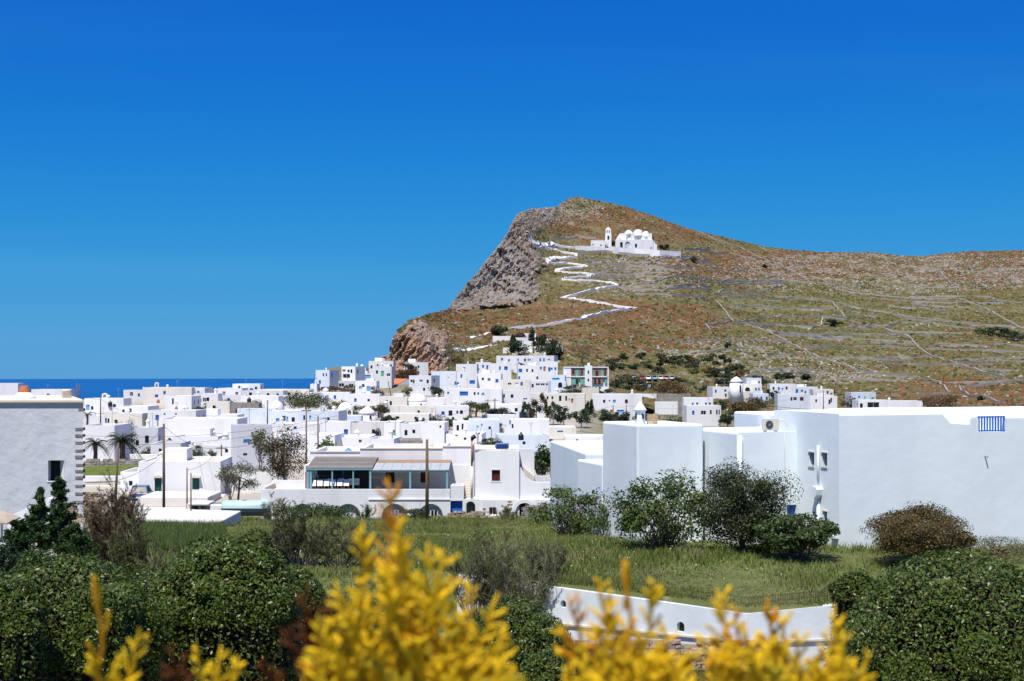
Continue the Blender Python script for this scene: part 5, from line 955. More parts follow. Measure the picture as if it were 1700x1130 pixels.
# stairs, blue door, small arch between terrace and block
mb = MB(); oo = [(X(747.6) - X(747.2), X(768) - X(747.2), zg + .1, Z(831)), (X(773) - X(747.2), X(789) - X(747.2), zg + .1, Z(832), True)]
fd = wall(mb, (X(747.2), RY - .05), (X(800), RY - .05), zg, Z(828.5), [(max(.03, o[0]), *o[1:]) for o in oo], .5); mb.quad((X(747.2), RY - .05, Z(828.5)), (X(800), RY - .05, Z(828.5)), (X(800), RY + 2.5, Z(828.5)), (X(747.2), RY + 2.5, Z(828.5)), 0); mb.obj('entrance_wall', [M_white], rs)
opening_part(fd, max(.03, oo[0][0]), oo[0][1], oo[0][2], oo[0][3], M_blue, rs, depth=.3, kind='door')
opening_part(fd, oo[1][0], oo[1][1], oo[1][2], oo[1][3], M_cream, rs, depth=1.6, kind='passage', arch=True)
for k in range(6): mb = MB(); mb.box(X(775), X(787), RY + .5 + k * .2, RY + .7 + k * .2, zg, -12.0 + k * .24); mb.obj('step', M_cream, rs)
for k in range(8): mb = MB(); mb.box(X(770.5), X(782.5), RY + .3 + k * .28, RY + .58 + k * .28, Z(828.5) - .1, Z(828.5) + .02 + k * .19); mb.obj('step', M_cream, rs)
mb = MB(); body(mb, [(X(748), RY - .02), (X(770), RY - .02), (X(770), RY + 2), (X(748), RY + 2)], Z(828.4), Z(806), None, .5, .22); mb.obj('landing_wall', [M_white, M_cream], rs)
M_oldwood = mat('sun_bleached_boards', (.34, .22, .14), .9, .1, [(3, (.4, 6, 6), (.22, .16, .12), .4, .7, .8)])
M_slate0 = mat('faded_blue_paint', (.08, .20, .32), .7, .2)
# terrace roofs
mb = MB(); y1 = by
def slab(pts, th, nm, m): 
    mb = MB(); mb.add([(x, y, z) for x, y, z in pts] + [(x, y, z + th) for x, y, z in pts], [(3, 2, 1, 0), (4, 5, 6, 7), (0, 1, 5, 4), (1, 2, 6, 5), (2, 3, 7, 6), (3, 0, 4, 7)]); return mb.obj(nm, m, rs)
for k in range(11):                                                              # weathered boards of the larger roof
    y0 = RY + .5 + k * .5; z0 = Z(778) + .055 * k
    slab([(X(507), y0, z0), (X(617), y0, z0), (X(617), y0 + .47, z0 + .06), (X(507), y0 + .47, z0 + .06)], .05, 'roof_board', M_greyboard)
slab([(X(507), RY + .5, Z(778) - .13), (X(617), RY + .5, Z(778) - .13), (X(617), RY + .62, Z(778) - .13), (X(507), RY + .62, Z(778) - .13)], .11, 'beam', M_tealpost)
nsh = 8
for k in range(nsh):
    a, b = X(616.5) + (X(745) - X(616.5)) * k / nsh, X(616.5) + (X(745) - X(616.5)) * (k + 1) / nsh
    slab([(a, RY + .5, Z(781.5)), (b - .02, RY + .5, Z(781.5)), (b - .02, RY + 3.4, Z(774)), (a, RY + 3.4, Z(774))], .05, 'roof_sheet', M_sheet)
slab([(X(616.5), RY + 3.41, Z(774)), (X(745), RY + 3.41, Z(774)), (X(745), by - .02, Z(771.5)), (X(616.5), by - .02, Z(771.5))], .06, 'roof_edge', M_oldwood)
slab([(X(616.5), RY + .55, Z(782) - .1), (X(745), RY + .55, Z(782) - .1), (X(745), RY + .65, Z(782) - .1), (X(616.5), RY + .65, Z(782) - .1)], .09, 'beam', M_tealpost)
for p, w_, m_ in ((509, .22, M_tealpost), (514, .16, M_tealpost), (550, .1, M_tealpost), (563, .09, M_blue), (585, .1, M_tealpost), (613.5, .14, M_tealpost), (680, .14, M_tealpost), (741.5, .14, M_tealpost)):
    mb = MB(); y = RY + .56 if p != 563 else RY + 2.5; mb.box(X(p) - w_ / 2, X(p) + w_ / 2, y, y + w_, zT - .30, Z(779) - .05); mb.obj('post', m_, rs)
for k in range(6): mb = MB(); y = RY + .9 + k * .7; mb.box(X(507), X(507) + .06, y, y + .5, zT - .7, Z(782)); mb.obj('side_panel', M_tealpost if k % 2 else M_slate0, rs)
mb = MB(); mb.box(X(504.5), X(506), RY + .7, RY + .9, Z(812), Z(784)); mb.obj('red_post', M_redplastic, rs)
M_deepshade = mat('painted_deep_shade', (.07, .08, .10), .85, .2, [(2, S1, (.10, .11, .13), .45, .7, .7)])  # near-black colour that paints in the deep shade under the board roof
mb = MB(); mb.box(bx(508), bx(612), by - .06, by - .01, zT - .29, bz(773)); mb.obj('shade_panel', M_deepshade, rs)  # added panel: veranda shade painted over the white back wall
mb = MB(); mb.box(X(508), X(614), RY + 2.6, by - .07, zT - .298, zT - .28); mb.obj('shade_sheet', M_deepshade, rs)  # added sheet: the same painted shade on the terrace floor
# tables and chairs on the terrace
zf = zT - .295
def table(px, d, label=None):
    y = RY + d; x = XZ(px, y); t = empty('terrace_table', (x, y, zf), 'folding white table with a tilted top under the weathered board roof', 'table', 'white tables on the covered terrace')
    w_ = .21; mb = MB(); v = [(x - w_, y - .12, zf + .50), (x + w_, y - .12, zf + .50), (x + w_, y + .16, zf + .98), (x - w_, y + .16, zf + .98)]; mb.add(v + [(p, q + .03, r - .02) for p, q, r in v], [(0, 1, 2, 3), (7, 6, 5, 4), (0, 4, 5, 1), (1, 5, 6, 2), (2, 6, 7, 3), (3, 7, 4, 0)]); mb.obj('tabletop', M_wframe, t)
    for a in (-1, 1):
        for b, zt_ in ((0, .55), (.26, .95)): mb = MB(); mb.box(x + a * .17 - .025, x + a * .17 + .025, y + b - .07, y + b - .02, zf, zf + zt_); mb.obj('leg', M_wood, t)
def chair(px, d, rot):
    y = RY + d; x = XZ(px, y); t = empty('terrace_chair', (x, y, zf), 'dark wooden chair drawn up to the white terrace tables', 'chair', 'dark chairs on the covered terrace')
    ca_, sa_ = math.cos(rot), math.sin(rot); T_ = lambda a, b: (x + a * ca_ - b * sa_, y + a * sa_ + b * ca_)
    def bx_(nm, a0, a1, b0, b1, z0, z1): mb = MB(); mb.add([(*T_(a, b), z) for z in (zf + z0, zf + z1) for a, b in ((a0, b0), (a1, b0), (a1, b1), (a0, b1))], [(0, 3, 2, 1), (4, 5, 6, 7), (0, 1, 5, 4), (1, 2, 6, 5), (2, 3, 7, 6), (3, 0, 4, 7)]); mb.obj(nm, M_wood, t)
    bx_('seat', -.2, .2, -.2, .2, .43, .47); bx_('backrest', -.2, .2, .17, .2, .62, .9)
    for a in (-.2, .165):
        bx_('leg', a, a + .035, -.2, -.165, 0, .43); bx_('leg', a, a + .035, .165, .2, 0, .62)
for k, p in enumerate((520, 531, 542, 553, 564, 575)): table(p, .75 + k * .05)
for k, p in enumerate((548, 566, 583, 592)): table(p, 1.9)
for k, p in enumerate((518, 526, 537, 548, 559, 571)): chair(p, 2.8 + k * .2, R.uniform(-.3, .3) + math.pi * (k % 2 == 0) * 0)
# roof gear
def flue(): 
    t = empty('flue_pipe', (rx(783), ry - .25, Z(829)), 'tall rusty flue pipe with a black cowl on the restaurant', 'flue'); x, y = rx(783.5), ry - .3
    mb = MB(); mb.tube([(x, y, Z(829)), (x, y, Z(774))], .10, 8); mb.obj('lower_pipe', M_white, t, True); mb = MB(); mb.tube([(x, y, Z(774)), (x, y, Z(731))], .075, 8); mb.obj('pipe', M_rust, t, True)
    mb = MB(); mb.tube([(x, y, Z(731)), (x + .05, y, Z(727)), (x + .28, y, Z(723.5))], [.1, .16, .17], 8); mb.obj('cowl', M_black, t, True)
flue()
def boiler(px0, px1, pt, pb, Y, label, mt=None):
    t = empty('solar_boiler', (XZ((px0 + px1) / 2, Y), Y, ZZ(pb, Y)), label, 'water heater'); r = (pb - pt) / F * Y * .36; z = ZZ(pt, Y) - r; x0, x1 = XZ(px0, Y), XZ(px1, Y)
    mb = MB(); mb.tube([(x0, Y, z), (x0 + r * .3, Y, z), (x1 - r * .3, Y, z), (x1, Y, z)], [r * .7, r, r, r * .7], 14); mb.obj('tank', mt or M_metal, t, True)
    for x in (x0 + .25, x1 - .3): mb = MB(); mb.box(x, x + .07, Y - .25, Y + .3, ZZ(pb, Y) - .35, z - r * .6); mb.obj('stand', M_metal, t)
    mb = MB(); zz = ZZ(pb, Y); mb.add([(x0 + .1, Y - 1.3, zz + .0), (x1 - .1, Y - 1.3, zz + .0), (x1 - .1, Y - .3, zz + .55), (x0 + .1, Y - .3, zz + .55)] + [(x0 + .1, Y - 1.3, zz - .06), (x1 - .1, Y - 1.3, zz - .06), (x1 - .1, Y - .3, zz + .49), (x0 + .1, Y - .3, zz + .49)], [(0, 1, 2, 3), (7, 6, 5, 4), (0, 4, 5, 1), (1, 5, 6, 2), (2, 6, 7, 3), (3, 7, 4, 0)]); mb.obj('panel', M_solar, t)
boiler(822, 845, 735, 748, RY + 3.5, 'blue-grey cylindrical water heater on the restaurant block roof', mat('blue_grey_tank', (.12, .22, .34), .4, .5))
mini = empty('roof_shrine', (bx(716), by + 2, bz(745)), 'tiny white house-shaped vent on the restaurant roof', 'vent'); mb = MB(); y = by + 2; mb.box(XZ(713.5, y), XZ(718.5, y), y, y + .4, ZZ(748, y), ZZ(739, y)); mb.obj('body', M_white, mini); mb = MB(); a = [(XZ(712.8, y), ZZ(739, y)), (XZ(719.2, y), ZZ(739, y)), (XZ(716, y), ZZ(734, y))]; mb.add([(x, y - .03, z) for x, z in a] + [(x, y + .43, z) for x, z in a], [(0, 1, 2), (5, 4, 3), (0, 2, 5, 3), (1, 4, 5, 2), (0, 3, 4, 1)]); mb.obj('gable', M_white, mini)
mini = empty('roof_vent', (X(577), by + 4, Z(752)), 'small blue and white gabled roof vent behind the board roof', 'vent'); y = by + 4; mb = MB(); a = [(XZ(567, y), ZZ(752, y)), (XZ(586, y), ZZ(752, y)), (XZ(577, y), ZZ(743.5, y))]; mb.add([(x, y - .03, z) for x, z in a] + [(x, y + .9, z) for x, z in a], [(0, 1, 2), (5, 4, 3), (0, 2, 5, 3), (1, 4, 5, 2), (0, 3, 4, 1)]); mb.obj('gable', M_pale_blue, mini)

# ------------------------------------------------------------------ the quoined corner house
LY = 62.0; lx = lambda p: XZ(p, LY); lz = lambda p: ZZ(p, LY)
M_quoin = mat('brown_quoin', (.20, .165, .14), .95, .1, [(6, S1, (.30, .26, .23), .45, .7, .8)], (9, .5, .03))
lh = empty('corner_house', (lx(40), LY, lz(890)), 'tall grey plastered house with notched stone quoins and a small window', 'house')
op = (lx(80) - lx(-220), lx(107) - lx(-220), lz(798), lz(764)); mb = MB()
fl_ = wall(mb, (lx(-220), LY), (lx(138), LY), -9.5, lz(669), [op], .42); wall(mb, (lx(138), LY), (lx(138) - 3.4, LY + 9), -9.5, lz(669)); wall(mb, (lx(138) - 3.4, LY + 9), (lx(-220), LY + 9), -9.5, lz(669)); wall(mb, (lx(-220), LY + 9), (lx(-220), LY), -9.5, lz(669))
o = mb.obj('wall', M_grey_plaster, lh)
opening_part(fl_, op[0], op[1], op[2], op[3], M_shade, lh, depth=.42, kind='window')
mb = MB(); v = [fl_(s, z, k) for s, z, k in ((op[1] - .012, op[2] + .01, .02), (op[1] - .30, op[2] + .01, .38), (op[1] - .30, op[3] - .01, .38), (op[1] - .012, op[3] - .01, .02))]; mb.quad(*v); mb.obj('shutter', M_wframe, lh)
mb = MB(); v = [fl_(s, z, k) for k in (-.03, .4) for s, z in ((op[0] - .05, op[2] - .05), (op[1] + .03, op[2] - .05), (op[1] + .03, op[2]), (op[0] - .05, op[2]))]; mb.add(v, [(0, 1, 2, 3), (4, 5, 6, 7), (0, 1, 5, 4), (3, 2, 6, 7), (0, 3, 7, 4), (1, 2, 6, 5)]); mb.obj('sill', M_wframe, lh)
mb = MB(); P_ = [(lx(-222), LY - .13), (lx(139.5), LY - .13), (lx(139.5) - 3.4, LY + 9.2), (lx(-222), LY + 9.2)]; mb.prism(P_, lz(669) + .002, lz(662.5)); o = mb.obj('cornice', M_cream, lh); bevel(o, .05)
for k, (p, w_) in enumerate(((680, 8), (712, 13), (723, 13), (735, 13), (748, 13), (758, 13), (772, 12), (782, 13), (792.5, 13), (807, 13), (819.5, 13), (833, 15))):
    mb = MB(); z = lz(p); h_ = .055; mb.box(lx(138 - w_), lx(138) + .006, LY - .016 - .006 * (k % 3), LY + .3, z - h_, z + h_); mb.obj('quoin_stone', M_quoin, lh, jit=.006)
pot = empty('flower_pot', (lx(40.5), LY + 2, lz(655)), 'large upturned terracotta pot used as a chimney top', 'pot'); zp = ZZ(658, LY + 2); mb = MB(); mb.lathe((XZ(40.5, LY + 2), LY + 2, zp + .08), [(.27, 0), (.275, .05), (.25, .1), (.19, .36), (.16, .4), (.14, .4)], 18); mb.obj('pot_body', M_terra, pot, True)
mb = MB(); mb.lathe((XZ(40.5, LY + 2), LY + 2, lz(664)), [(.55, 0), (.45, .12), (.3, .27), (.24, .3)], 14); mb.obj('plinth', M_white, pot, True)
st = empty('roof_stub', (lx(111), LY + 3, lz(664)), 'short cream chimney stub on the grey corner house', 'chimney'); mb = MB(); mb.lathe((XZ(111, LY + 3), LY + 3, lz(664)), [(.20, 0), (.2, .32), (.23, .34), (.2, .42)], 12); mb.obj('stub', M_cream, st, True)
# garden walls and stair by the corner house
mb = MB(); pr = [(12, 858), (80, 826), (84, 829), (84, 905), (12, 905)]; pp = [(XZ(a, 60), ZZ(b, 60)) for a, b in pr]; n = 5; mb.add([(x, 60, z) for x, z in pp] + [(x, 60.5, z) for x, z in pp], [list(range(n)), list(range(n, 10))[::-1]] + [[k, n + k, n + (k + 1) % n, (k + 1) % n] for k in range(n)])
tag(mb.obj('stair_wall', M_white), 'sloping white stair wall against the grey corner house', 'wall')
aw = empty('canvas_awning', (XZ(10, 50), 50, ZZ(880, 50)), 'sagging beige canvas awning on a white pole below the corner house', 'awning')
mb = MB(); A_ = [P(-60, 842, 51), P(8, 848, 50), P(34, 858, 50), P(12, 868, 48.5), P(-60, 862, 48)]; mb.add(list(A_) + [(x, y, z - .05) for x, y, z in A_], [(0, 1, 2, 3, 4), (9, 8, 7, 6, 5)] + [[k, 5 + k, 5 + (k + 1) % 5, (k + 1) % 5] for k in range(5)]); mb.obj('canvas', M_canvas, aw)
mb = MB(); mb.tube([P(3, 868, 48.7), (XZ(3, 48.7), 48.7, -9.6)], .04, 8); mb.obj('pole', M_wframe, aw)
def rubble(px0, px1, pt, pb, Y, label, size=.16, mt=None, seed=1, tk=.3):
    """wall of separate stones laid in uneven courses"""
    rq = random.Random(seed); x0, x1, z0, z1 = XZ(px0, Y), XZ(px1, Y), ZZ(pb, Y), ZZ(pt, Y); t = empty('rubble_wall', ((x0 + x1) / 2, Y, z0), label, 'stone wall')
    mb = MB(); mb.box(x0 + .03, x1 - .03, Y + .08, Y + tk, z0 - 2.2, z1 - .05); mb.obj('core', M_tanstone, t)
    z = z0; cnt = 0
    while z < z1 and cnt < 290:
        h = size * rq.uniform(.6, 1.1); x = x0 - rq.uniform(0, size)
        while x < x1 and cnt < 290:
            w = size * rq.uniform(.8, 2.0)
            if z > z1 - size * 1.2 and rq.random() < .25: x += w; continue
            mb = MB(); g = .012; d = rq.uniform(-.05, .03); mb.box(x + g, x + w - g, Y + d, Y + .16, z + g, z + h - g); mb.obj('stone', mt or M_tanstone, t, jit=.02); cnt += 1; x += w
        z += h
    return t
rubble(138, 167, 819, 846, 84, 'tan rubble wall beside the grey corner house', .17, seed=2); rubble(98, 126, 838, 868, 58, 'broken stone buttress under the grey corner house', .19, seed=5)
rubble(742, 806, 851, 860, 110.5, 'low tan stone edging between the restaurant and the field', .2, seed=6); rubble(868, 935, 841, 862, 107, 'dry stone wall beside the restaurant arch', .22, M_stone, 8)
rubble(480, 548, 955, 975, 59.0, 'heap of tan stones at the field edge under the wispy tamarisks', .26, seed=10)

# ------------------------------------------------------------------ retaining wall of the field
fwall = empty('field_wall', (8.4, 51.8, -10.3), 'long pale blue-white retaining wall with small drain arches', 'wall')
pts = [(XZ(p, y - .05), y - .05) for p, y in ((700, 60.8), (780, 59.4), (1240, 52.0), (1397, 52.4))]
ztop = [ZZ(945, 60.8), ZZ(955, 59.4), ZZ(1018, 52), ZZ(1003, 52.4)]
def drains(a, b, l):
    out = []
    for p, t, u_, w_ in l:
        L = math.hypot(b[0] - a[0], b[1] - a[1]); d = ((b[0] - a[0]) / L, (b[1] - a[1]) / L); k = (p - CX) / F; s = (k * a[1] - a[0]) / (d[0] - k * d[1]); y = a[1] + d[1] * s; ww = w_ / F * y
        out.append((s - ww / 2, s + ww / 2, ZZ(u_, y), ZZ(t, y), True))
    return out
M_bluewash = mat('pale_blue_wash', (.66, .71, .74), .85, .2, [(.5, SV, (.52, .58, .62), .45, .75, .7), (1.5, S1, (.72, .74, .74), .5, .8, .5), (.8, (1, 1, .3), (.40, .40, .38), .66, .85, .6)], (3, .3, .05))
for i in range(3):
    a, b = pts[i], pts[i + 1]; z = min(ztop[i], ztop[i + 1]) - .02; dr = drains(a, b, [(935, 996, 1008, 11), (1130, 1032, 1049, 14)]) if i == 1 else []
    mb = MB(); fn = wall(mb, a, b, -12.2, z, dr, .4)
    L = math.hypot(b[0] - a[0], b[1] - a[1]); d = ((b[0] - a[0]) / L, (b[1] - a[1]) / L); n_ = (-d[1], d[0])
    A3, B3 = (*a, z), (*b, z); h0, h1 = max(0.004, ztop[i] - z), max(.004, ztop[i + 1] - z)
    a2, b2 = (a[0] + n_[0] * .4, a[1] + n_[1] * .4), (b[0] + n_[0] * .4, b[1] + n_[1] * .4)
    mb.quad(A3, B3, (*b, z + h1), (*a, z + h0)); mb.quad((*a, z + h0), (*b, z + h1), (*b2, z + h1), (*a2, z + h0)); mb.quad((*b2, z - 1), (*a2, z - 1), (*a2, z + h0), (*b2, z + h1))
    mb.obj('wall_face', M_bluewash, fwall)
    for q in dr: opening_part(fn, *q[:4], M_shade, fwall, depth=.4, kind='drain', arch=True)
    mb = MB(); zl = [ZZ(1022, 59.4), ZZ(1066, 52), ZZ(1062, 52.4)]
    if i: 
        e0, e1 = zl[i - 1], zl[i]; nn = (-n_[0] * .09, -n_[1] * .09); v = [(a[0] + k * nn[0], a[1] + k * nn[1], e0 + q) for k in (1, -.1) for q in (0, .07)] + [(b[0] + k * nn[0], b[1] + k * nn[1], e1 + q) for k in (1, -.1) for q in (0, .07)]
        mb.add(v, [(0, 4, 5, 1), (1, 5, 7, 3), (2, 6, 4, 0)]); mb.obj('ledge', M_cream, fwall)
rubble(955, 1250, 1068, 1112, 51.6, 'exposed rough stone footing of the long retaining wall', .21, mat('pinkish_stone', (.34, .25, .20), .95, .1, [(3, S1, (.48, .42, .38), .45, .7, .8)], (9, .6, .05), rnd=.3), 12)
# wire fence on the wall
fen = empty('wire_fence', (9, 52.6, -8.9), 'thin rusty wire mesh fence along the top of the retaining wall', 'fence')
def fpt(t): 
    a, b = (Vector((*pts[1], ztop[1])), Vector((*pts[2], ztop[2]))) if t < 1 else (Vector((*pts[2], ztop[2])), Vector((*pts[3], ztop[3]))); p = a.lerp(b, t if t < 1 else t - 1); return p + Vector((.1, .55, 0))
M_wire = mat('rusty_wire', (.09, .06, .045), .8, .3)
for h_ in (.08, .28, .48): mb = MB(); mb.tube([fpt(t) + Vector((0, 0, h_)) for t in np.linspace(.25, 1.98, 40)], .008, 4); mb.obj('wire', M_wire, fen)
for t in np.linspace(.25, 1.98, 150): mb = MB(); p = fpt(t); mb.tube([p, p + Vector((R.uniform(-.02, .02), 0, .5))], .006, 3); mb.obj('picket', M_wire, fen)
mb = MB(); mb.box(XZ(412, 65.5), XZ(500, 65.5), 65.3, 65.7, -10.6, ZZ(914, 65.5)); tag(mb.obj('garden_wall', M_bluewash), 'short pale wall end beside the dark rounded bush', 'wall')

M_pale = mat('pale_cream_render', (.70, .66, .60), .9, .15, [(.8, S1, (.60, .55, .48), .45, .75, .7), (4, S1, (.75, .73, .70), .5, .8, .5)], (4, .4, .05))
# ------------------------------------------------------------------ lane, tank, shelter and car below the green-doored house
def boxwall(px0, px1, pt, pb, Y, label, mt=None, tk=.5, pt2=None, nm='yard_wall', slope=0):
    mb = MB(); z0, za, zb_ = ZZ(pb, Y) - .8, ZZ(pt, Y), ZZ(pt2 if pt2 else pt, Y); x0, x1 = XZ(px0, Y), XZ(px1, Y + slope); y1 = Y + slope
    mb.add([(x0, Y, z0), (x1, y1, z0), (x1, y1 + tk, z0), (x0, Y + tk, z0), (x0, Y, za), (x1, y1, zb_), (x1, y1 + tk, zb_), (x0, Y + tk, za)], [(3, 2, 1, 0), (4, 5, 6, 7), (0, 1, 5, 4), (1, 2, 6, 5), (2, 3, 7, 6), (3, 0, 4, 7)]); o = mb.obj(nm, mt or M_white); bevel(o, .06, 2); return tag(o, label, 'wall')
boxwall(229, 345, 825, 845, 128, 'wide white cistern wall beside the parked car', M_pale, 6.0); boxwall(216, 318, 843, 858, 118, 'low grey-white wall along the lane by the leaning poles', None, .5); boxwall(345, 372, 838, 857, 117, 'white wall between the shelter and the pale tank', None, .5)
boxwall(200, 356, 866, 900, 92, 'long low white roof slab with a rounded end above the grass', M_pale, 9.0, 871); boxwall(138, 232, 790, 816, 148, 'white yard wall beneath the grassy bank', None, .6); boxwall(330, 372, 812, 838, 135, 'white ramp wall behind the shelter', None, 2, 822)
boxwall(138, 216, 806, 822, 140, 'cream yard wall with a horizontal band', M_cream, .6); boxwall(280, 395, 738, 756, 178, 'white courtyard wall beside the palms', None, .5); boxwall(196, 262, 754, 770, 172, 'white garden wall near the second palm', None, .5)
rubble(138, 232, 764, 776, 158, 'grey stone bank wall under the two palms', .32, M_stone, 15)
Yb = 153; mb = MB(); mb.add([(XZ(135, Yb), Yb, ZZ(792, Yb)), (XZ(232, Yb), Yb, ZZ(790, Yb)), (XZ(232, 158), 158, ZZ(772, 158)), (XZ(135, 158), 158, ZZ(774, 158))], [(0, 1, 2, 3)])
M_meadow = mat('meadow_turf', (.10, .14, .03), .95, .1, [(1.2, S1, (.16, .17, .05), .4, .7, .8), (5, S1, (.06, .09, .02), .5, .8, .7)], (6, .8, .1)); tag(mb.obj('grass_bank', M_meadow), 'strip of bright grass below the stone bank wall', kind='structure')
tk_ = empty('storage_tank', P(408, 857, 113), 'pale blue cylindrical storage tank lying on its side in the grass', 'tank'); yT = 112; z_ = ZZ(843, yT); r_ = .62
mb = MB(); ang = [math.pi * k / 12 for k in range(13)]
for nm, rng, mt in (('upper_shell', [(0 + math.pi * k / 12) for k in range(13)], M_tank), ('lower_shell', [math.pi + math.pi * k / 12 for k in range(13)], M_tankdark)):  # lit top and shaded lower half put into two shell colours
    mb = MB(); xs = [(XZ(368.5, yT), .55), (XZ(370, yT), .85), (XZ(373, yT), 1), (XZ(443, yT), 1), (XZ(446, yT), .85), (XZ(447.5, yT), .55)]
    for x, k in xs: mb.v += [(x, yT - r_ * k * math.cos(t), z_ + r_ * k * math.sin(t)) for t in rng]
    for i in range(5):
        for k in range(12): mb.f.append([i * 13 + k, i * 13 + k + 1, (i + 1) * 13 + k + 1, (i + 1) * 13 + k]); mb.m.append(0)
    for i in (0, 5): mb.f.append([i * 13 + k for k in range(13)]); mb.m.append(0)
    mb.obj(nm, mt, tk_, True)
mb = MB(); mb.box(XZ(369, yT), XZ(447, yT), yT - r_ - .03, yT - r_ + .1, z_ - .03, z_ + .03); mb.obj('seam', M_tankdark, tk_)
mb = MB(); mb.lathe((XZ(405, yT), yT, z_ + r_ - .02), [(.22, 0), (.22, .07), (.1, .1)], 12); mb.obj('hatch', M_tank, tk_)
for p in (382, 434): mb = MB(); mb.box(XZ(p, yT), XZ(p + 6, yT), yT - .4, yT + .4, -12.4, z_ - r_ * .8); mb.obj('cradle', M_stone, tk_)
sh = empty('lane_shelter', P(329, 863, 114), 'small open stone shelter with a thick white slab roof', 'shelter'); yS = 114; sx_ = lambda p: XZ(p, yS); sz = lambda p: ZZ(p, yS)
for nm, a, b, y0, y1, t, u_, mt in (('side_wall', 310, 317, 0, 1.6, 836, 864, M_white), ('back_wall', 317.2, 342, 1.2, 1.6, 838, 864, M_stone), ('side_wall', 337, 342, 0, 1.19, 838, 864, M_stone)): mb = MB(); mb.box(sx_(a), sx_(b), yS + y0, yS + y1, sz(u_) - .5, sz(t)); mb.obj(nm, mt, sh)
mb = MB(); mb.box(sx_(314), sx_(349), yS - .35, yS + 1.8, sz(839) + .01, sz(834)); o = mb.obj('roof_slab', M_white, sh); bevel(o, .08)
pu = empty('water_pump', P(331, 862, 114.6), 'red and black pump with a white box inside the small shelter', 'pump'); yp = 114.5
for nm, a, b, t, u_, mt in (('meter_box', 329, 334, 840, 846, M_wframe), ('motor', 328.5, 335.5, 847, 853, M_redplastic), ('pump_body', 328, 334, 853.5, 863, M_black)): mb = MB(); mb.box(XZ(a, yp), XZ(b, yp), yp, yp + .3, ZZ(u_, yp), ZZ(t, yp)); o = mb.obj(nm, mt, pu); bevel(o, .05, 2)
def car(x, y, z, rot, paint, label, group=None, kind='car', sc=1.0):
    t = empty('parked_car', (x, y, z), label, 'car', group); t.rotation_euler = (0, 0, rot); t.scale = (sc,) * 3
    # local: length along +y (front), width x; origin on the ground
    def loc(mb, nm, mt, sm=False): return link(nm, mb.mesh(nm, mt, sm), t)
    W_ = .84; prof = [(-2.0, .35), (-2.05, .75), (-1.95, 1.0), (1.0, .98), (1.85, .82), (2.0, .6), (2.0, .35)]
    mb = MB(); n = len(prof); mb.add([(-W_, a, b) for a, b in prof] + [(W_, a, b) for a, b in prof], [list(range(n)), list(range(n, 2 * n))[::-1]] + [[k, n + k, n + (k + 1) % n, (k + 1) % n] for k in range(n)]); o = loc(mb, 'body', paint); bevel(o, .09)
    cab = [(-1.9, 1.0), (-1.55, 1.5), (.1, 1.52), (.95, 1.0)]; mb = MB(); mb.add([(-W_ + .06, cab[0][0], 1.0), (-W_ + .2, cab[1][0], 1.5), (-W_ + .2, cab[2][0], 1.52), (-W_ + .06, cab[3][0], 1.0), (W_ - .06, cab[0][0], 1.0), (W_ - .2, cab[1][0], 1.5), (W_ - .2, cab[2][0], 1.52), (W_ - .06, cab[3][0], 1.0)], [(0, 1, 2, 3), (7, 6, 5, 4), (0, 4, 5, 1), (2, 6, 7, 3)]); loc(mb, 'window', M_glass)
    mb = MB(); mb.box(-W_ + .18, W_ - .18, -1.58, .14, 1.49, 1.56); o = loc(mb, 'roof', paint); bevel(o, .03, 2)
    for a in (-1, 1):
        mb = MB(); mb.tube([(a * (W_ - .1), -1.92, .99), (a * (W_ - .22), -1.57, 1.5)], .05, 5); loc(mb, 'rear_pillar', paint); mb = MB(); mb.tube([(a * (W_ - .22), .1, 1.5), (a * (W_ - .1), .95, .99)], .04, 5); loc(mb, 'front_pillar', paint)
        mb = MB(); mb.box(a * .6 - .13, a * .6 + .13, -2.08, -2.0, .72, .9); loc(mb, 'tail_light', M_redplastic); mb = MB(); mb.box(a * .6 - .16, a * .6 + .16, 1.93, 2.01, .58, .72); loc(mb, 'headlight', M_wframe)
        for yy in (-1.25, 1.3):
            mb = MB(); mb.tube([(a * (W_ - .16), yy, .31), (a * (W_ + .03), yy, .31)], .31, 14); w_ = loc(mb, 'wheel', M_rubber); mb = MB(); mb.tube([(a * (W_ + .03), yy, .31), (a * (W_ + .045), yy, .31)], .19, 10); r = link('rim', mb.mesh('rim', M_metal), w_)
    mb = MB(); mb.box(-.26, .26, -2.09, -2.03, .5, .62); loc(mb, 'number_plate', M_wframe)
    return t
yc = 131; car(XZ(226, yc), yc + 2, ZZ(836, yc), .12, CARP['blue'], 'dark blue hatchback parked by the cistern wall')
for p, c_ in ((1066, 'red'), (1076, 'white'), (1086, 'sky'), (1096, 'white'), (1106, 'red'), (1116, 'silver')):
    q = on_hill(p, 631); car(q.x, q.y + R.uniform(-1.5, 1.5), q.z + .05, R.uniform(-.2, .2) + math.pi, CARP[c_], {1066: 'red car parked at the unfinished building end of the car row', 1106: 'red car between a white and a silver one in the car row', 1116: 'silver car closing the row of parked cars on the slope', 1086: 'light blue car between two white ones in the car row', 1076: 'white car between a red and a light blue one', 1096: 'white car between a light blue and a red one'}[p], 'cars in the hillside car park')
q = on_hill(1037, 629); car(q.x, q.y, q.z + .05, 1.3, CARP['green'], 'dark green car parked beside a bush near the unfinished building'); q = on_hill(1048, 629); car(q.x, q.y, q.z + .05, 1.5, CARP['silver'], 'silver car parked beside the dark green car')

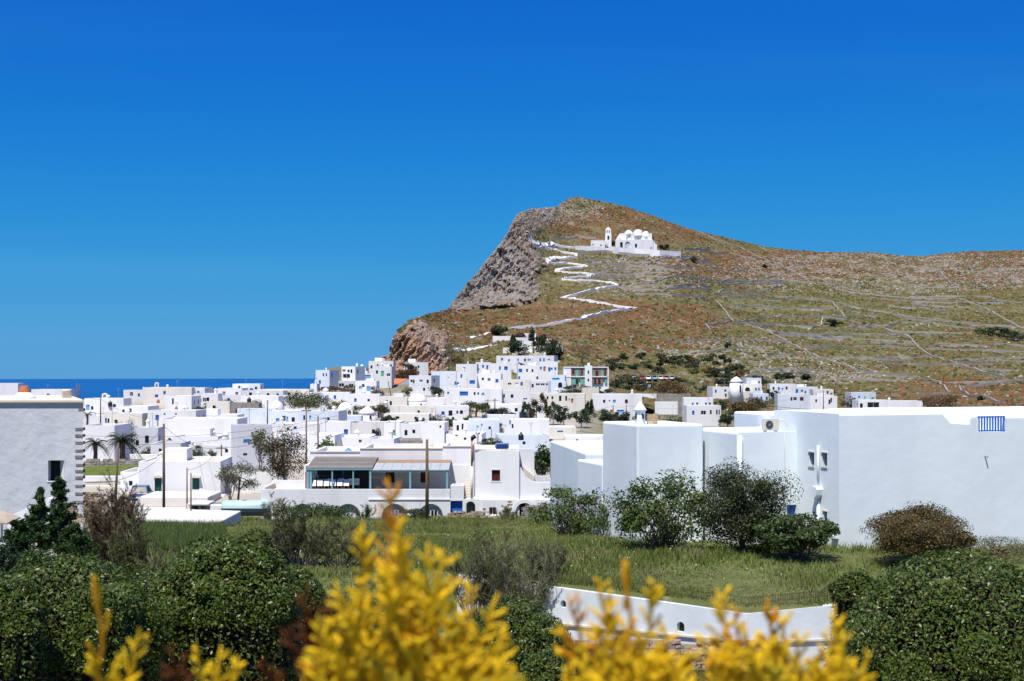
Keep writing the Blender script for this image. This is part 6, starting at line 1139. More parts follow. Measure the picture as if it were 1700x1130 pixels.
# ------------------------------------------------------------------ vegetation
def unit(n):
    v = RS.normal(size=(n, 3)); return v / np.linalg.norm(v, axis=1, keepdims=True)
def leaves(name, C, size, cols, m, elong=.45, axis=None, parent=None, o=(0, 0, 0), normal=None):
    """one diamond-shaped leaf at each point"""
    n = len(C); a = unit(n) if axis is None else axis
    if normal is not None: a = np.cross(normal, unit(n)); a /= np.maximum(1e-6, np.linalg.norm(a, axis=1, keepdims=True))
    b = np.cross(a, unit(n)) if normal is None else np.cross(a, normal); b /= np.maximum(1e-6, np.linalg.norm(b, axis=1, keepdims=True)); s = np.asarray(size).reshape(-1, 1)
    V = np.stack([C - a * s, C + b * s * elong, C + a * s, C - b * s * elong], 1).reshape(-1, 3) - np.array(o)
    Q = np.arange(n * 4).reshape(-1, 4); me = np_mesh(name, V, Q, [m], np.repeat(cols, 4, 0)); return link(name, me, parent)
COL = dict(green=(.050, .080, .018), dark=(.024, .040, .014), brown=(.095, .062, .030), olive=(.095, .105, .030), greyolive=(.14, .15, .058), fig=(.10, .145, .026), rust=(.135, .078, .024), lime=(.12, .14, .03), deep=(.030, .055, .016))
def colset(kind, n, var=.35):
    c = np.array([COL[kind]]) * RS.uniform(1 - var, 1 + var, (n, 1)) * RS.uniform(.88, 1.12, (n, 3)); return c
def crown_points(n, c, r, nclump, spread=.33, shell=.55, flat_bottom=True, seed=None):
    """points in uneven clumps spread through an ellipsoid; returns the points and the clump centres"""
    u = unit(nclump); rad = RS.uniform(shell, 1.0, (nclump, 1)); K = u * rad
    if flat_bottom: K[:, 2] = np.where(K[:, 2] < -.35, K[:, 2] * .4, K[:, 2])
    sz = RS.uniform(.6, 1.3, nclump) * spread; idx = RS.randint(0, nclump, n)
    p = K[idx] * .8 + unit(n) * (RS.rand(n, 1) ** .45) * sz[idx][:, None]
    lo, hi = np.percentile(p, 1.5, axis=0), np.percentile(p, 98.5, axis=0); mid = (lo + hi) / 2; sc_ = 2 / (hi - lo); p = (p - mid) * sc_; K = (K - mid) * sc_
    return p * np.array(r) + np.array(c), K * np.array(r) * .8 + np.array(c), idx
def limbs(mb, base, top, targets, r0, rng=None):
    rng = rng or R; base, top = Vector(base), Vector(top); mid = base.lerp(top, .5) + Vector((rng.uniform(-.08, .08), rng.uniform(-.08, .08), 0)) * (top - base).length
    mb.tube([base, mid, top], [r0, r0 * .8, r0 * .55], 6)
    for t in targets:
        t = Vector(t); s = mid.lerp(top, rng.random()); m = s.lerp(t, .5) + Vector((0, 0, (t - s).length * rng.uniform(-.05, .15))); mb.tube([s, m, t], [r0 * .45, r0 * .28, r0 * .08], 4, cap=False)
def tree(px, pt, pb, w, kind, label, group=None, Y=None, n=1600, leaf=None, trunk=.25, clumps=14, name='tree', spread=.36, bark=None, hill=False, second=None, cat=None, gl=None, deep=1.0, spars=0):
    """w: crown width; pt, pb: crown top and foot in the picture"""
    if hill: q = on_hill(px, pb); Y = q.y
    Y = Y or Yof(px, pb); s = Y / F; x = XZ(px, Y); zb = ZZ(pb, Y); zt = ZZ(pt, Y)
    zg = hz_at(x, Y) if hill else (fz_at(x, Y) if Y < 112 else gzs(x, Y)); zf = min(zb, zg + .3); Hh = zt - zb
    rx = w * s / 2; zc = zb + Hh * (trunk + (1 - trunk) * .5); rz = Hh * (1 - trunk) * .5
    root = empty(name, (x, Y, zf), label, cat or ('tree' if trunk > .12 else 'bush'), group)
    n = int(n * 1.35) if n < 4000 else n
    p, K, idx = crown_points(n, (x, Y, zc), (rx, rx * deep, rz), clumps, spread, flat_bottom=trunk > .2)
    p = p[p[:, 2] > zf - .2]
    c = colset(kind, len(p)); 
    if second: k = RS.rand(len(p), 1) < .35; c = np.where(k, colset(second, len(p)), c)
    ls = leaf or max(.05, 1.35 * s)
    leaves('crown', p, RS.uniform(.6, 1.3, len(p)) * ls, c, gl or M_leaf, .5, parent=root, o=(x, Y, zf), normal=(p - [x, Y, zc]) / [rx, rx * deep, rz] * .8 + unit(len(p)) + [[0, 0, .25]])
    mb = MB(); rr = max(.05, rx * .07); limbs(mb, (x, Y, zf - .4), (x + R.uniform(-.1, .1) * rx, Y, zc), K[:min(len(K), 9)], rr); mb.obj('trunk', bark or M_bark, root)
    return root
T = tree
# village and hill trees (each its own)
T(507, 652, 684, 70, 'olive', 'spreading grey-green olive tree between the small domes', n=3600, clumps=22, second='green'); T(470, 716, 800, 72, 'brown', 'broad brown-green tamarisk beside the restaurant lane', n=6000, clumps=26, second='olive', trunk=.1, Y=135, leaf=.10); T(424, 776, 814, 50, 'olive', 'low green scrub tree behind the terrace wall', n=2600, trunk=.05, second='green', Y=140)
T(395, 770, 822, 60, 'deep', 'dark wind-bent tree over the shelter', n=2600, trunk=.2, Y=128, second='olive', clumps=16); T(207, 700, 768, 34, 'green', 'round dark green tree behind the taller palm', n=2600, trunk=.15, Y=176, second='deep'); T(222, 708, 735, 24, 'green', 'small green tree beside the blank hall', n=900)
T(252, 741, 757, 36, 'deep', 'low dark shrub against the white garden wall', n=900, trunk=.05); T(322, 738, 757, 38, 'green', 'rounded green garden shrub in the courtyard', n=1100, trunk=.05, second='deep'); T(294, 746, 757, 24, 'olive', 'pale olive shrub beside the rounded green one', n=600, trunk=.05); T(352, 747, 758, 14, 'olive', 'tiny olive shrub at the courtyard end', n=300, trunk=.05)
T(378, 664, 684, 34, 'greyolive', 'pale grey-green shrub above the seaward wall', n=900, trunk=.05); T(420, 665, 687, 34, 'greyolive', 'pale grey-green bush next to the small dome', n=1000, trunk=.05); T(352, 668, 682, 26, 'olive', 'dark olive shrub by the seaward house', n=500, trunk=.05); T(562, 664, 684, 34, 'lime', 'feathery pale green shrub behind the low dome', n=900, trunk=.1)
T(628, 671, 692, 34, 'brown', 'brown and green hedge by the conical chapel', n=1500, trunk=.05, second='deep'); T(592, 674, 692, 34, 'deep', 'dark green hedge before the conical chapel', n=1000, trunk=.05); T(665, 656, 676, 18, 'brown', 'dark brown shrub beside the largest dome', n=800, trunk=.05, second='dark'); T(677, 603, 634, 34, 'brown', 'dark brown tamarisk among the houses under the cliff', n=2200, trunk=.15, second='rust'); T(737, 590, 618, 48, 'brown', 'wide brown tamarisk at the foot of the brown cliff', n=2600, trunk=.08, second='rust', Y=476)
T(725, 642, 658, 22, 'dark', 'dark clipped shrub beside the long terrace block', n=900, trunk=.05); T(676, 643, 655, 16, 'greyolive', 'small grey-green shrub at the gabled house', n=400, trunk=.05); T(585, 640, 652, 40, 'rust', 'rust and green garden shrubs below the cliff houses', n=900, trunk=.03, second='green'); T(548, 641, 650, 34, 'rust', 'low rusty shrubs beside the outermost cliff house', n=600, trunk=.03, second='lime'); T(625, 642, 664, 22, 'brown', 'bare brown shrub beside the gabled house', n=700, trunk=.1)
T(830, 678, 700, 42, 'dark', 'dense dark flat-topped pine in front of the garden wall', n=2600, trunk=.25, second='deep'); T(790, 668, 690, 48, 'green', 'mid green tree below the long terrace block', n=1800, trunk=.1, second='deep'); T(746, 694, 710, 22, 'green', 'low green tree near the narrow white walls', n=900, trunk=.1); T(832, 697, 716, 16, 'green', 'green tree in the gap beside the blank white house', n=800, trunk=.1); T(815, 727, 742, 36, 'green', 'leafy green shrub behind the restaurant roof', n=1300, trunk=.05, Y=140)
T(722, 688, 702, 34, 'dark', 'dark shrub row under the grey-white house', n=800, trunk=.05); T(780, 690, 704, 20, 'green', 'small green shrub by the solar panels', n=500, trunk=.05)
for k, (p, t, b, w, kd, l) in enumerate(((874, 668, 702, 16, 'dark', 'slim dark conifer first in the garden row'), (890, 664, 702, 28, 'brown', 'brown-green tamarisk in the garden row'), (918, 668, 702, 24, 'deep', 'rounded green tree in the garden row'), (936, 676, 704, 24, 'dark', 'dark green tree before the orange-doored house'), (965, 680, 706, 30, 'deep', 'low spreading dark tree beyond the garden row'), (978, 664, 690, 14, 'dark', 'thin dark tree between two garden houses'), (1003, 680, 704, 40, 'dark', 'broad dark shrub below the arched-window house'), (1030, 684, 702, 30, 'deep', 'green shrub below the arcaded house'), (902, 654, 690, 12, 'rust', 'narrow rusty cypress in front of the balconied house'), (850, 686, 700, 14, 'dark', 'small dark tree by the black-tank house'))):
    T(p, t, b, w, kd, l, n=1300, trunk=.15, second='deep')
T(1115, 634, 694, 56, 'rust', 'big leafless-looking brown tree beside the arcaded house', n=3000, trunk=.4, clumps=20, second='brown', Y=405); T(1072, 686, 702, 40, 'dark', 'dark shrub behind the conical chimney cap', n=1000, trunk=.05); T(1125, 690, 704, 50, 'green', 'green hedge behind the stepped house roof', n=1000, trunk=.05); T(1208, 684, 706, 28, 'dark', 'dark green tree beside the balconied house', n=1500, trunk=.15)
T(1238, 658, 688, 56, 'rust', 'wide rusty brown tree below the windmill', n=3000, trunk=.1, second='olive', hill=True); T(1196, 665, 680, 26, 'deep', 'green bush on the slope below the windmill', n=800, trunk=.05, hill=True); T(1284, 645, 660, 24, 'dark', 'dark round tree between the hill-foot houses', n=1300, trunk=.1, hill=True); T(1198, 643, 660, 22, 'dark', 'dark tree by the windmill house', n=900, trunk=.1, hill=True); T(1270, 664, 676, 30, 'olive', 'olive scrub at the hill-foot house', n=600, trunk=.03, hill=True)
T(1560, 657, 690, 60, 'brown', 'broad brown tamarisk behind the large white house', n=2600, trunk=.1, second='rust', hill=True); T(1410, 660, 682, 26, 'brown', 'brown bush between the hill-foot houses', n=800, trunk=.05, hill=True, second='dark')
for p_, t_, b_2, w_, kd, l in ((600, 716, 730, 18, 'deep', 'small green tree beside the black dome-topped tank'), (645, 690, 706, 22, 'dark', 'dark tree behind the mint-green window house'), (480, 690, 706, 26, 'deep', 'green tree between the small dome and its neighbour'), (560, 704, 720, 22, 'green', 'green courtyard tree below the double bell gable'), (330, 676, 690, 26, 'deep', 'dark green tree behind the blank hall'), (232, 690, 708, 20, 'green', 'leafy tree between two houses near the palms'), (700, 694, 708, 20, 'dark', 'dark round tree under the largest dome'), (770, 646, 662, 16, 'dark', 'dark shrub tree beside the wide blue window'), (940, 648, 668, 26, 'dark', 'dark tree below the unfinished building'), (960, 640, 656, 44, 'dark', 'broad dark green shrubs in front of the unfinished building'), (1000, 644, 656, 30, 'deep', 'green shrubs beside the unfinished building'), (1050, 646, 660, 26, 'dark', 'dark bush in front of the flat pavilion')):
    T(p_, t_, b_2, w_, kd, l, n=1100, trunk=.1, second='deep')
# graveyard trees
for p, t, b, w, kd, l in ((861, 566, 590, 34, 'dark', 'dark pine in front of the graveyard wall'), (852, 558, 588, 9, 'dark', 'short dark cypress beside the graveyard chapel'), (883, 545, 580, 10, 'dark', 'tall black-green cypress above the graveyard'), (908, 560, 592, 44, 'dark', 'large dark spreading pine by the graveyard'), (898, 556, 574, 16, 'dark', 'dark pointed tree within the graveyard'), (922, 572, 596, 24, 'dark', 'low dark pine on the graveyard slope'), (864, 553, 568, 20, 'brown', 'bare brown tree inside the graveyard'), (829, 541, 557, 26, 'dark', 'dark carob bush above the graveyard path')):
    T(p, t, b, w, kd, l, n=1500, trunk=.08, hill=True, clumps=12, second='deep' if kd == 'dark' else None)
T(965, 567, 604, 50, 'brown', 'leafless brown tree on the slope above the unfinished building', n=1200, trunk=.2, hill=True, leaf=.12, clumps=24); T(918, 604, 622, 16, 'lime', 'bright shrub beside the stepped houses', n=500, trunk=.05)
# shrubs of the slope: belt above the car park and single carobs
belt = []
rq = random.Random(21)
for k in range(64):
    p = rq.uniform(1012, 1235); b = rq.uniform(592, 650); 
    if 1055 < p < 1125 and 620 < b < 636: b = rq.uniform(640, 650)
    belt.append((p, b))
for k, (p, b) in enumerate(sorted(belt, key=lambda q: q[1])):
    h = rq.uniform(6, 11); kd = rq.choice(['dark', 'deep', 'deep', 'dark', 'olive', 'rust'])
    T(p, b - h, b, h * rq.uniform(1.6, 3.0), kd, {'rust': 'rusty brown shrub among the dark green belt on the lower slope', 'olive': 'olive shrub among the dark green belt on the lower slope'}.get(kd, 'dark green shrub in the belt on the lower slope'), 'shrubs of the green belt', n=420, trunk=.03, hill=True, name='hill_shrub', clumps=9, cat='bush')
for p, b, h, w, l in ((1382, 541, 11, 22, 'single dark carob tree within the looped field wall'), (1640, 556, 13, 40, 'dark carob clump by the upper field wall'), (1668, 558, 13, 26, 'dark carob between two others on the upper terrace'), (1690, 566, 16, 40, 'large dark carob at the end of the upper terrace'), (1208, 577, 8, 10, 'tiny dark tree beside a lower field wall'), (1628, 664, 7, 14, 'small dark bush on the rusty lower slope'), (1262, 637, 14, 26, 'dark tree above the windmill roof'), (1296, 629, 9, 22, 'dark carob above the hill-foot houses'), (1310, 628, 9, 20, 'second dark carob above the hill-foot houses'), (1338, 630, 9, 14, 'lone dark carob above the maroon-shuttered house'), (1270, 444, 5, 7, 'single dark bush high on the slope'), (1062, 411, 8, 12, 'dark tree in front of the church arches'), (1016, 407, 7, 18, 'dark tree beside the bell tower'), (1102, 414, 8, 16, 'dark tree beside the church buttress'), (1148, 432, 6, 16, 'dark bushes at the end of the church terrace')):
    T(p, b - h, b, w, 'dark', l, n=700, trunk=.08, hill=True, clumps=9, second='deep')

def bare(px, pt, pb, w, Y, label, n_leaf=300, kind='fig', leaf=.09, bark=None, levels=4, name='bare_tree', spread=.75, zf=None, r0=None, group=None, stems=5, lob=1.2, scat=.035):
    """branching tree with few leaves"""
    x = XZ(px, Y); zt, zb = ZZ(pt, Y), ZZ(pb, Y); zf = zf if zf is not None else (fz_at(x, Y) if Y < 112 else gzs(x, Y)); Hh = zt - zf; rq = random.Random(int(px * 7 + pt)); root = empty(name, (x, Y, zf), label, 'tree', group)
    mb = MB(); tips = []
    def grow(p, d, L, r, lv):
        q = p + d * L * .5 + Vector((rq.uniform(-.1, .1), rq.uniform(-.1, .1), rq.uniform(-.04, .08))) * L; e = p + d * L
        mb.tube([p, q, e], [r, r * .8, r * .55], 5 if lv > 1 else 3, cap=False)
        if lv == 0: tips.append(e); return
        if lv <= 2: tips.append(e)
        for k in range(rq.choice((2, 3, 3))):
            nd = (d + Vector((rq.uniform(-1, 1), rq.uniform(-1, 1), rq.uniform(-.25, .7))) * spread).normalized(); grow(e, nd, L * rq.uniform(.6, .85), r * .58, lv - 1)
    ww = w / F * Y / 2
    for k in range(stems):
        a = rq.uniform(0, 6.28); grow(Vector((x + rq.uniform(-.1, .1) * ww, Y, zf - .2)), Vector((math.cos(a) * ww / Hh * .8, math.sin(a) * ww / Hh * .8, 1)).normalized(), Hh * .34, r0 or Hh * .022, levels)
    # keep inside the intended silhouette
    sx = max(abs(v[0] - x) for v in mb.v); sz = max(v[2] for v in mb.v) - zf; fx, fzs = ww / sx * 1.1, Hh / sz
    mb.v = [(x + (a - x) * fx, Y + (b - Y) * fx, zf + (c - zf) * (fzs if c > zf else 1)) for a, b, c in mb.v]
    mb.obj('branches', bark or M_palebark, root)
    if n_leaf:
        tp = np.array([(x + (t.x - x) * fx, Y + (t.y - Y) * fx, zf + (t.z - zf) * fzs) for t in tips]); i = RS.randint(0, len(tp), n_leaf)
        # leaves mostly at the outer and upper tips
        pr = np.clip((tp[:, 2] - zf) / Hh, .05, 1) ** lob; i = RS.choice(len(tp), n_leaf, p=pr / pr.sum())
        p = tp[i] + RS.normal(0, 1, (n_leaf, 3)) * Hh * scat; leaves('crown', p, RS.uniform(.6, 1.3, n_leaf) * leaf, colset(kind, n_leaf), M_leaf, .6, parent=root, o=(x, Y, zf))
    return root
bare(434, 712, 755, 36, 150, 'half-bare fig tree beside the pale blue-white house', 500, 'olive', .12); bare(540, 724, 752, 34, 142, 'young fig tree with big sparse leaves behind the pole', 420, 'fig', .14); bare(382, 768, 810, 46, 126, 'leaning bare-branched tree by the green-doored house', 260, 'olive', .09)
bare(900, 740, 790, 30, 122, 'green fig tree behind the restaurant stair wall', 1500, 'green', .13); bare(858, 656, 672, 12, 330, 'little leafless tree against the grey wall', 0)
# garden trees in front of the large white house
for (p_, t_, b_2, w_, Y_, kd, l_, n_, lf) in ((950, 812, 893, 126, 76.5, 'fig', 'low spreading fig bush with pale tangled branches by the lowest block', 4600, .09), (1098, 792, 914, 150, 67.0, 'fig', 'large fig bush with bright leaves and bare lower branches', 8500, .085), (1322, 856, 914, 122, 63.0, 'green', 'leafy fig bush below the blue door', 8500, .085)):
    r_ = T(p_, t_, b_2, w_, kd, l_, Y=Y_, n=n_, clumps=70, leaf=lf, trunk=.10, spread=.22, second='green', bark=M_palebark)
    x0_, z0_ = XZ(p_, Y_), fz_at(XZ(p_, Y_), Y_); rq = random.Random(int(p_)); mb = MB(); Hh = ZZ(t_, Y_) - z0_; ww = w_ / F * Y_ / 2
    for k in range(60):
        a_ = rq.uniform(0, 6.28); u_ = rq.random() ** .5; e = Vector((x0_ + math.cos(a_) * ww * u_ * .92, Y_ + math.sin(a_) * ww * u_ * .8, z0_ + Hh * rq.uniform(.35, .95) * (1.05 - .35 * u_))); b0 = Vector((x0_ + rq.uniform(-.3, .3) * ww, Y_ + rq.uniform(-.2, .2) * ww, z0_ - .1)); m_ = b0.lerp(e, .45) + Vector((rq.uniform(-.15, .15), rq.uniform(-.15, .15), -.08 * u_)) * Hh; mb.tube([b0, m_, e], [.045, .028, .01], 4, cap=False)
    mb.obj('branches', M_palebark, r_)
x_, y_ = XZ(1234, 65.6), 65.6
T(1234, 782, 912, 132, 'dark', 'dark wild olive with a ragged crown between the two fig bushes', Y=65.6, n=38000, clumps=48, leaf=.056, trunk=.05, spread=.30, second='olive', bark=M_palebark)
T(1530, 847, 922, 146, 'rust', 'rounded rust-brown spiny shrub against the large white wall', Y=61.5, n=36000, clumps=110, leaf=.05, trunk=.0, spread=.26, second='olive')
T(1660, 894, 925, 130, 'greyolive', 'low grey flowering weeds along the white wall', Y=63.5, n=5000, clumps=30, leaf=.035, trunk=.0, second='brown')

# palms
def palm(px, pc, pb, r, Y, label, nf=38):
    x = XZ(px, Y); zc, zb = ZZ(pc, Y), ZZ(pb, Y); s = Y / F; rr = r * s; root = empty('palm_tree', (x, Y, zb), label, 'palm'); rq = random.Random(int(px))
    mb = MB(); h = zc - zb; tr = max(.16, rr * .13); mb.tube([(x, Y, zb - .6), (x, Y, zb), (x + .05, Y, zb + h * .5), (x, Y, zc - .1 * rr), (x, Y, zc + .12 * rr)], [tr * 1.1, tr * 1.05, tr * .9, tr * 1.15, tr * .6], 9); mb.obj('trunk', M_bark, root)
    for k in range(nf):
        az = k * 2.399; el = rq.uniform(-.35, 1.25); L = rr * rq.uniform(.85, 1.1); mb = MB(); d = Vector((math.cos(az), math.sin(az), 0)); pts = []
        for t in range(7): u = t / 6; pts.append(Vector((x, Y, zc)) + d * L * u * math.cos(el * .75) * (1 - .1 * u) + Vector((0, 0, L * (math.sin(el) * u - .62 * u * u))))
        mb.tube(pts, [.05 * rr / 2.5 * (1 - t / 8) for t in range(7)], 3, cap=False); sd = d.cross(Vector((0, 0, 1)))
        for t in range(1, 14):
            u = t / 13; i = min(5, int(u * 6)); p = pts[i].lerp(pts[i + 1], u * 6 - i); ll = rr * .30 * math.sin(math.pi * (.12 + .85 * u)) ** .6
            for sg in (-1, 1):
                e = p + (sd * sg * .8 + d * .55 + Vector((0, 0, -.25))).normalized() * ll; w = rr * .02; mb.add([tuple(p - d * w), tuple(p + d * w), tuple(e)], [(0, 1, 2)])
        o = mb.obj('frond', M_frond, root)
M_frond = mat('palm_frond', (.055, .07, .022), .5, .4, rnd=.35, trans=.15)
palm(158, 736, 768, 28, 160, 'shorter palm standing before the tall blank house'); palm(203, 731, 766, 36, 162, 'taller palm with drooping fronds beside the round green tree', 46)
palm(846, 617, 636, 14, 430, 'feathery palm in the middle of the stepped cluster', 26); palm(804, 631, 645, 13, 392, 'palm below the blue-windowed houses', 24); palm(736, 664, 676, 13, 318, 'short palm next to the largest dome', 22); palm(865, 604, 618, 11, 455, 'small palm rising behind the stepped houses', 20); palm(145, 688, 704, 14, 240, 'low palm top behind the tall blank house', 20)

# wispy tamarisks and weeds in the field
def wispy(px, pt, pb, w, Y, label, n=26, kind='olive', nl=2600, leaf=.05, zf=None, name='tamarisk', up=1.0):
    x = XZ(px, Y); zb = ZZ(pb, Y); zf = fz_at(x, Y) if zf is None else zf; Hh = ZZ(pt, Y) - zf; ww = w / F * Y / 2 * 1.35; nl = int(nl * 1.8); leaf = leaf * 1.15; rq = random.Random(int(px + pt)); root = empty(name, (x, Y, zf), label, 'bush'); mb = MB(); segs = []
    for k in range(n):
        a = rq.uniform(0, 6.28); t = rq.random() ** .6; top = Vector((x + math.cos(a) * ww * t, Y + math.sin(a) * ww * t * .7, zf + Hh * rq.uniform(.55, 1.0) * (1 - .25 * t))); b = Vector((x + math.cos(a) * ww * .15, Y, zf - .1)); m = b.lerp(top, .5) + Vector((math.cos(a), math.sin(a), 0)) * ww * .14 * t
        mb.tube([b, m, top], [.022, .014, .005], 4, cap=False)
        for j in range(9):
            u = rq.uniform(.3, 1); p = (b.lerp(m, u * 2) if u < .5 else m.lerp(top, u * 2 - 1)); e = p + Vector((rq.uniform(-1, 1), rq.uniform(-1, 1), rq.uniform(.3, 1.2))).normalized() * Hh * .16; mb.tube([p, e], [.008, .003], 3, cap=False); segs.append((p, e))
    mb.obj('branches', M_palebark, root); sp = np.array([[*a, *b] for a, b in segs]); i = RS.randint(0, len(sp), nl); u = RS.rand(nl, 1); p = sp[i, :3] * (1 - u) + sp[i, 3:] * u + RS.normal(0, .035, (nl, 3))
    ax = sp[i, 3:] - sp[i, :3]; ax = ax / np.linalg.norm(ax, axis=1, keepdims=True) + RS.normal(0, .3, (nl, 3)); leaves('crown', p, RS.uniform(.6, 1.4, nl) * leaf, colset(kind, nl), M_leaf, .16, ax, root, (x, Y, zf)); return root
wispy(500, 836, 950, 110, 62, 'wispy brown-green tamarisk before the pale wall end', 40, 'olive', 9000, .05); wispy(566, 858, 950, 90, 61.5, 'second wispy tamarisk beside the tumbled stones', 34, 'greyolive', 7000, .05); wispy(455, 815, 862, 40, 104, 'slim feathery weed bush in front of the restaurant base', 18, 'greyolive', 2500, .06); wispy(470, 860, 950, 50, 63, 'thin upright tamarisk beside the dark bush', 26, 'olive', 5000, .05); wispy(606, 834, 858, 40, 108, 'feathery weeds between the restaurant arches', 16, 'greyolive', 1500, .06)
wispy(868, 858, 1000, 100, 57.2, 'sparse grey tamarisk leaning over the retaining wall', 44, 'greyolive', 7000, .05, zf=-10.2); wispy(790, 868, 1000, 90, 57.4, 'thin dry tamarisk at the end of the retaining wall', 44, 'olive', 7000, .05, zf=-10.2); wispy(905, 890, 980, 60, 58.6, 'low dry branches above the first drain arch', 24, 'greyolive', 3000, .05); wispy(840, 838, 858, 40, 106, 'thin pale bush in front of the stone arch', 16, 'greyolive', 1500, .06); wispy(1470, 870, 908, 40, 66.3, 'tall dry stems against the large white wall', 12, 'greyolive', 400, .04)
T(520, 840, 858, 110, 'green', 'low dark green acanthus clump before the restaurant arches', Y=109.5, n=3000, clumps=26, leaf=.10, trunk=0, second='deep'); T(690, 845, 858, 50, 'deep', 'leafy weeds under the restaurant arches', Y=110, n=900, clumps=12, leaf=.08, trunk=0, second='olive')
wispy(186, 790, 905, 84, 54, 'tall brown-green tamarisk beside the grey corner house', 60, 'brown', 16000, .05, zf=-8.0); wispy(215, 850, 925, 60, 50, 'lower tamarisk in front of the tan rubble', 34, 'olive', 7000, .05, zf=-7.6); wispy(300, 880, 1000, 90, 30, 'sparse grey-green rosemary between the two glossy bushes', 60, 'olive', 12000, .035, zf=-6.0)
# feathery fennel along the lane
N_ = 14000; fx_ = RS.uniform(212, 372, N_); fy_ = RS.uniform(66, 91, N_); xx = (fx_ - CX) / F * fy_; pz = np.array([fz_at(a, b) for a, b in zip(xx, fy_)])
blades('fennel', np.stack([xx, fy_, pz], 1), RS.uniform(.3, .75, N_), np.array([[.12, .17, .05]]) * RS.uniform(.7, 1.2, (N_, 1)), M_grass, .012, .5, 3, 'tall feathery fennel in front of the white slab')

# dark conifer under the corner house
def conifer(px, pt, pb, w, Y, label, n=16000, zf=None):
    x = XZ(px, Y); zt = ZZ(pt, Y); zf = zf if zf is not None else gzs(x, Y); Hh = zt - ZZ(pb, Y); ww = w / F * Y / 2; root = empty('conifer', (x, Y, zf), label, 'tree'); rq = random.Random(int(px)); mb = MB(); mb.tube([(x, Y, zf), (x, Y, zt - .05)], [.12, .015], 6); A, B = [], []
    for k in range(70):
        t = rq.random() ** .8; z = zt - Hh * t; a = rq.uniform(0, 6.28); L = ww * (.12 + .95 * t) * rq.uniform(.6, 1.1); p = Vector((x, Y, z)); e = p + Vector((math.cos(a) * L, math.sin(a) * L, L * rq.uniform(.1, .45))); mb.tube([p, e], [.02, .005], 3, cap=False)
        for j in range(10):
            q = p.lerp(e, rq.uniform(.2, 1)); f = q + Vector((rq.uniform(-1, 1), rq.uniform(-1, 1), rq.uniform(-.2, 1))).normalized() * L * .28; A.append(q); B.append(f)
    mb.obj('trunk', M_bark, root); A, B = np.array(A), np.array(B); i = RS.randint(0, len(A), n); u = RS.rand(n, 1); p = A[i] * (1 - u) + B[i] * u + RS.normal(0, .03, (n, 3)); ax = B[i] - A[i]; ax = ax / np.linalg.norm(ax, axis=1, keepdims=True) + RS.normal(0, .35, (n, 3))
    leaves('crown', p, RS.uniform(.6, 1.4, n) * .05, np.array([[.030, .065, .014]]) * RS.uniform(.6, 1.5, (n, 1)), M_leaf, .3, ax, root, (x, Y, zf))
conifer(98, 796, 915, 90, 44, 'tall dark green conifer with a pointed top before the grey corner house', 15000, zf=-8.4); conifer(66, 812, 930, 80, 43, 'shorter dark conifer beside the tall pointed one', 13000, zf=-8.4); conifer(30, 868, 960, 130, 40, 'broad low dark conifer below the canvas awning', 16000, zf=-8.4); conifer(125, 868, 940, 90, 42, 'drooping dark conifer under the stone buttress', 11000, zf=-8.4)
for (p, t, w, Y, l, kd, n, lf) in ((120, 938, 170, 34, 'dark leafy bush below the conifers', 'deep', 9000, .05), (10, 905, 120, 33, 'dark green bush at the awning pole', 'deep', 8000, .05)):
    T(p, t, 1060, w, kd, l, Y=Y, n=n, clumps=40, leaf=lf, trunk=0, second='dark')

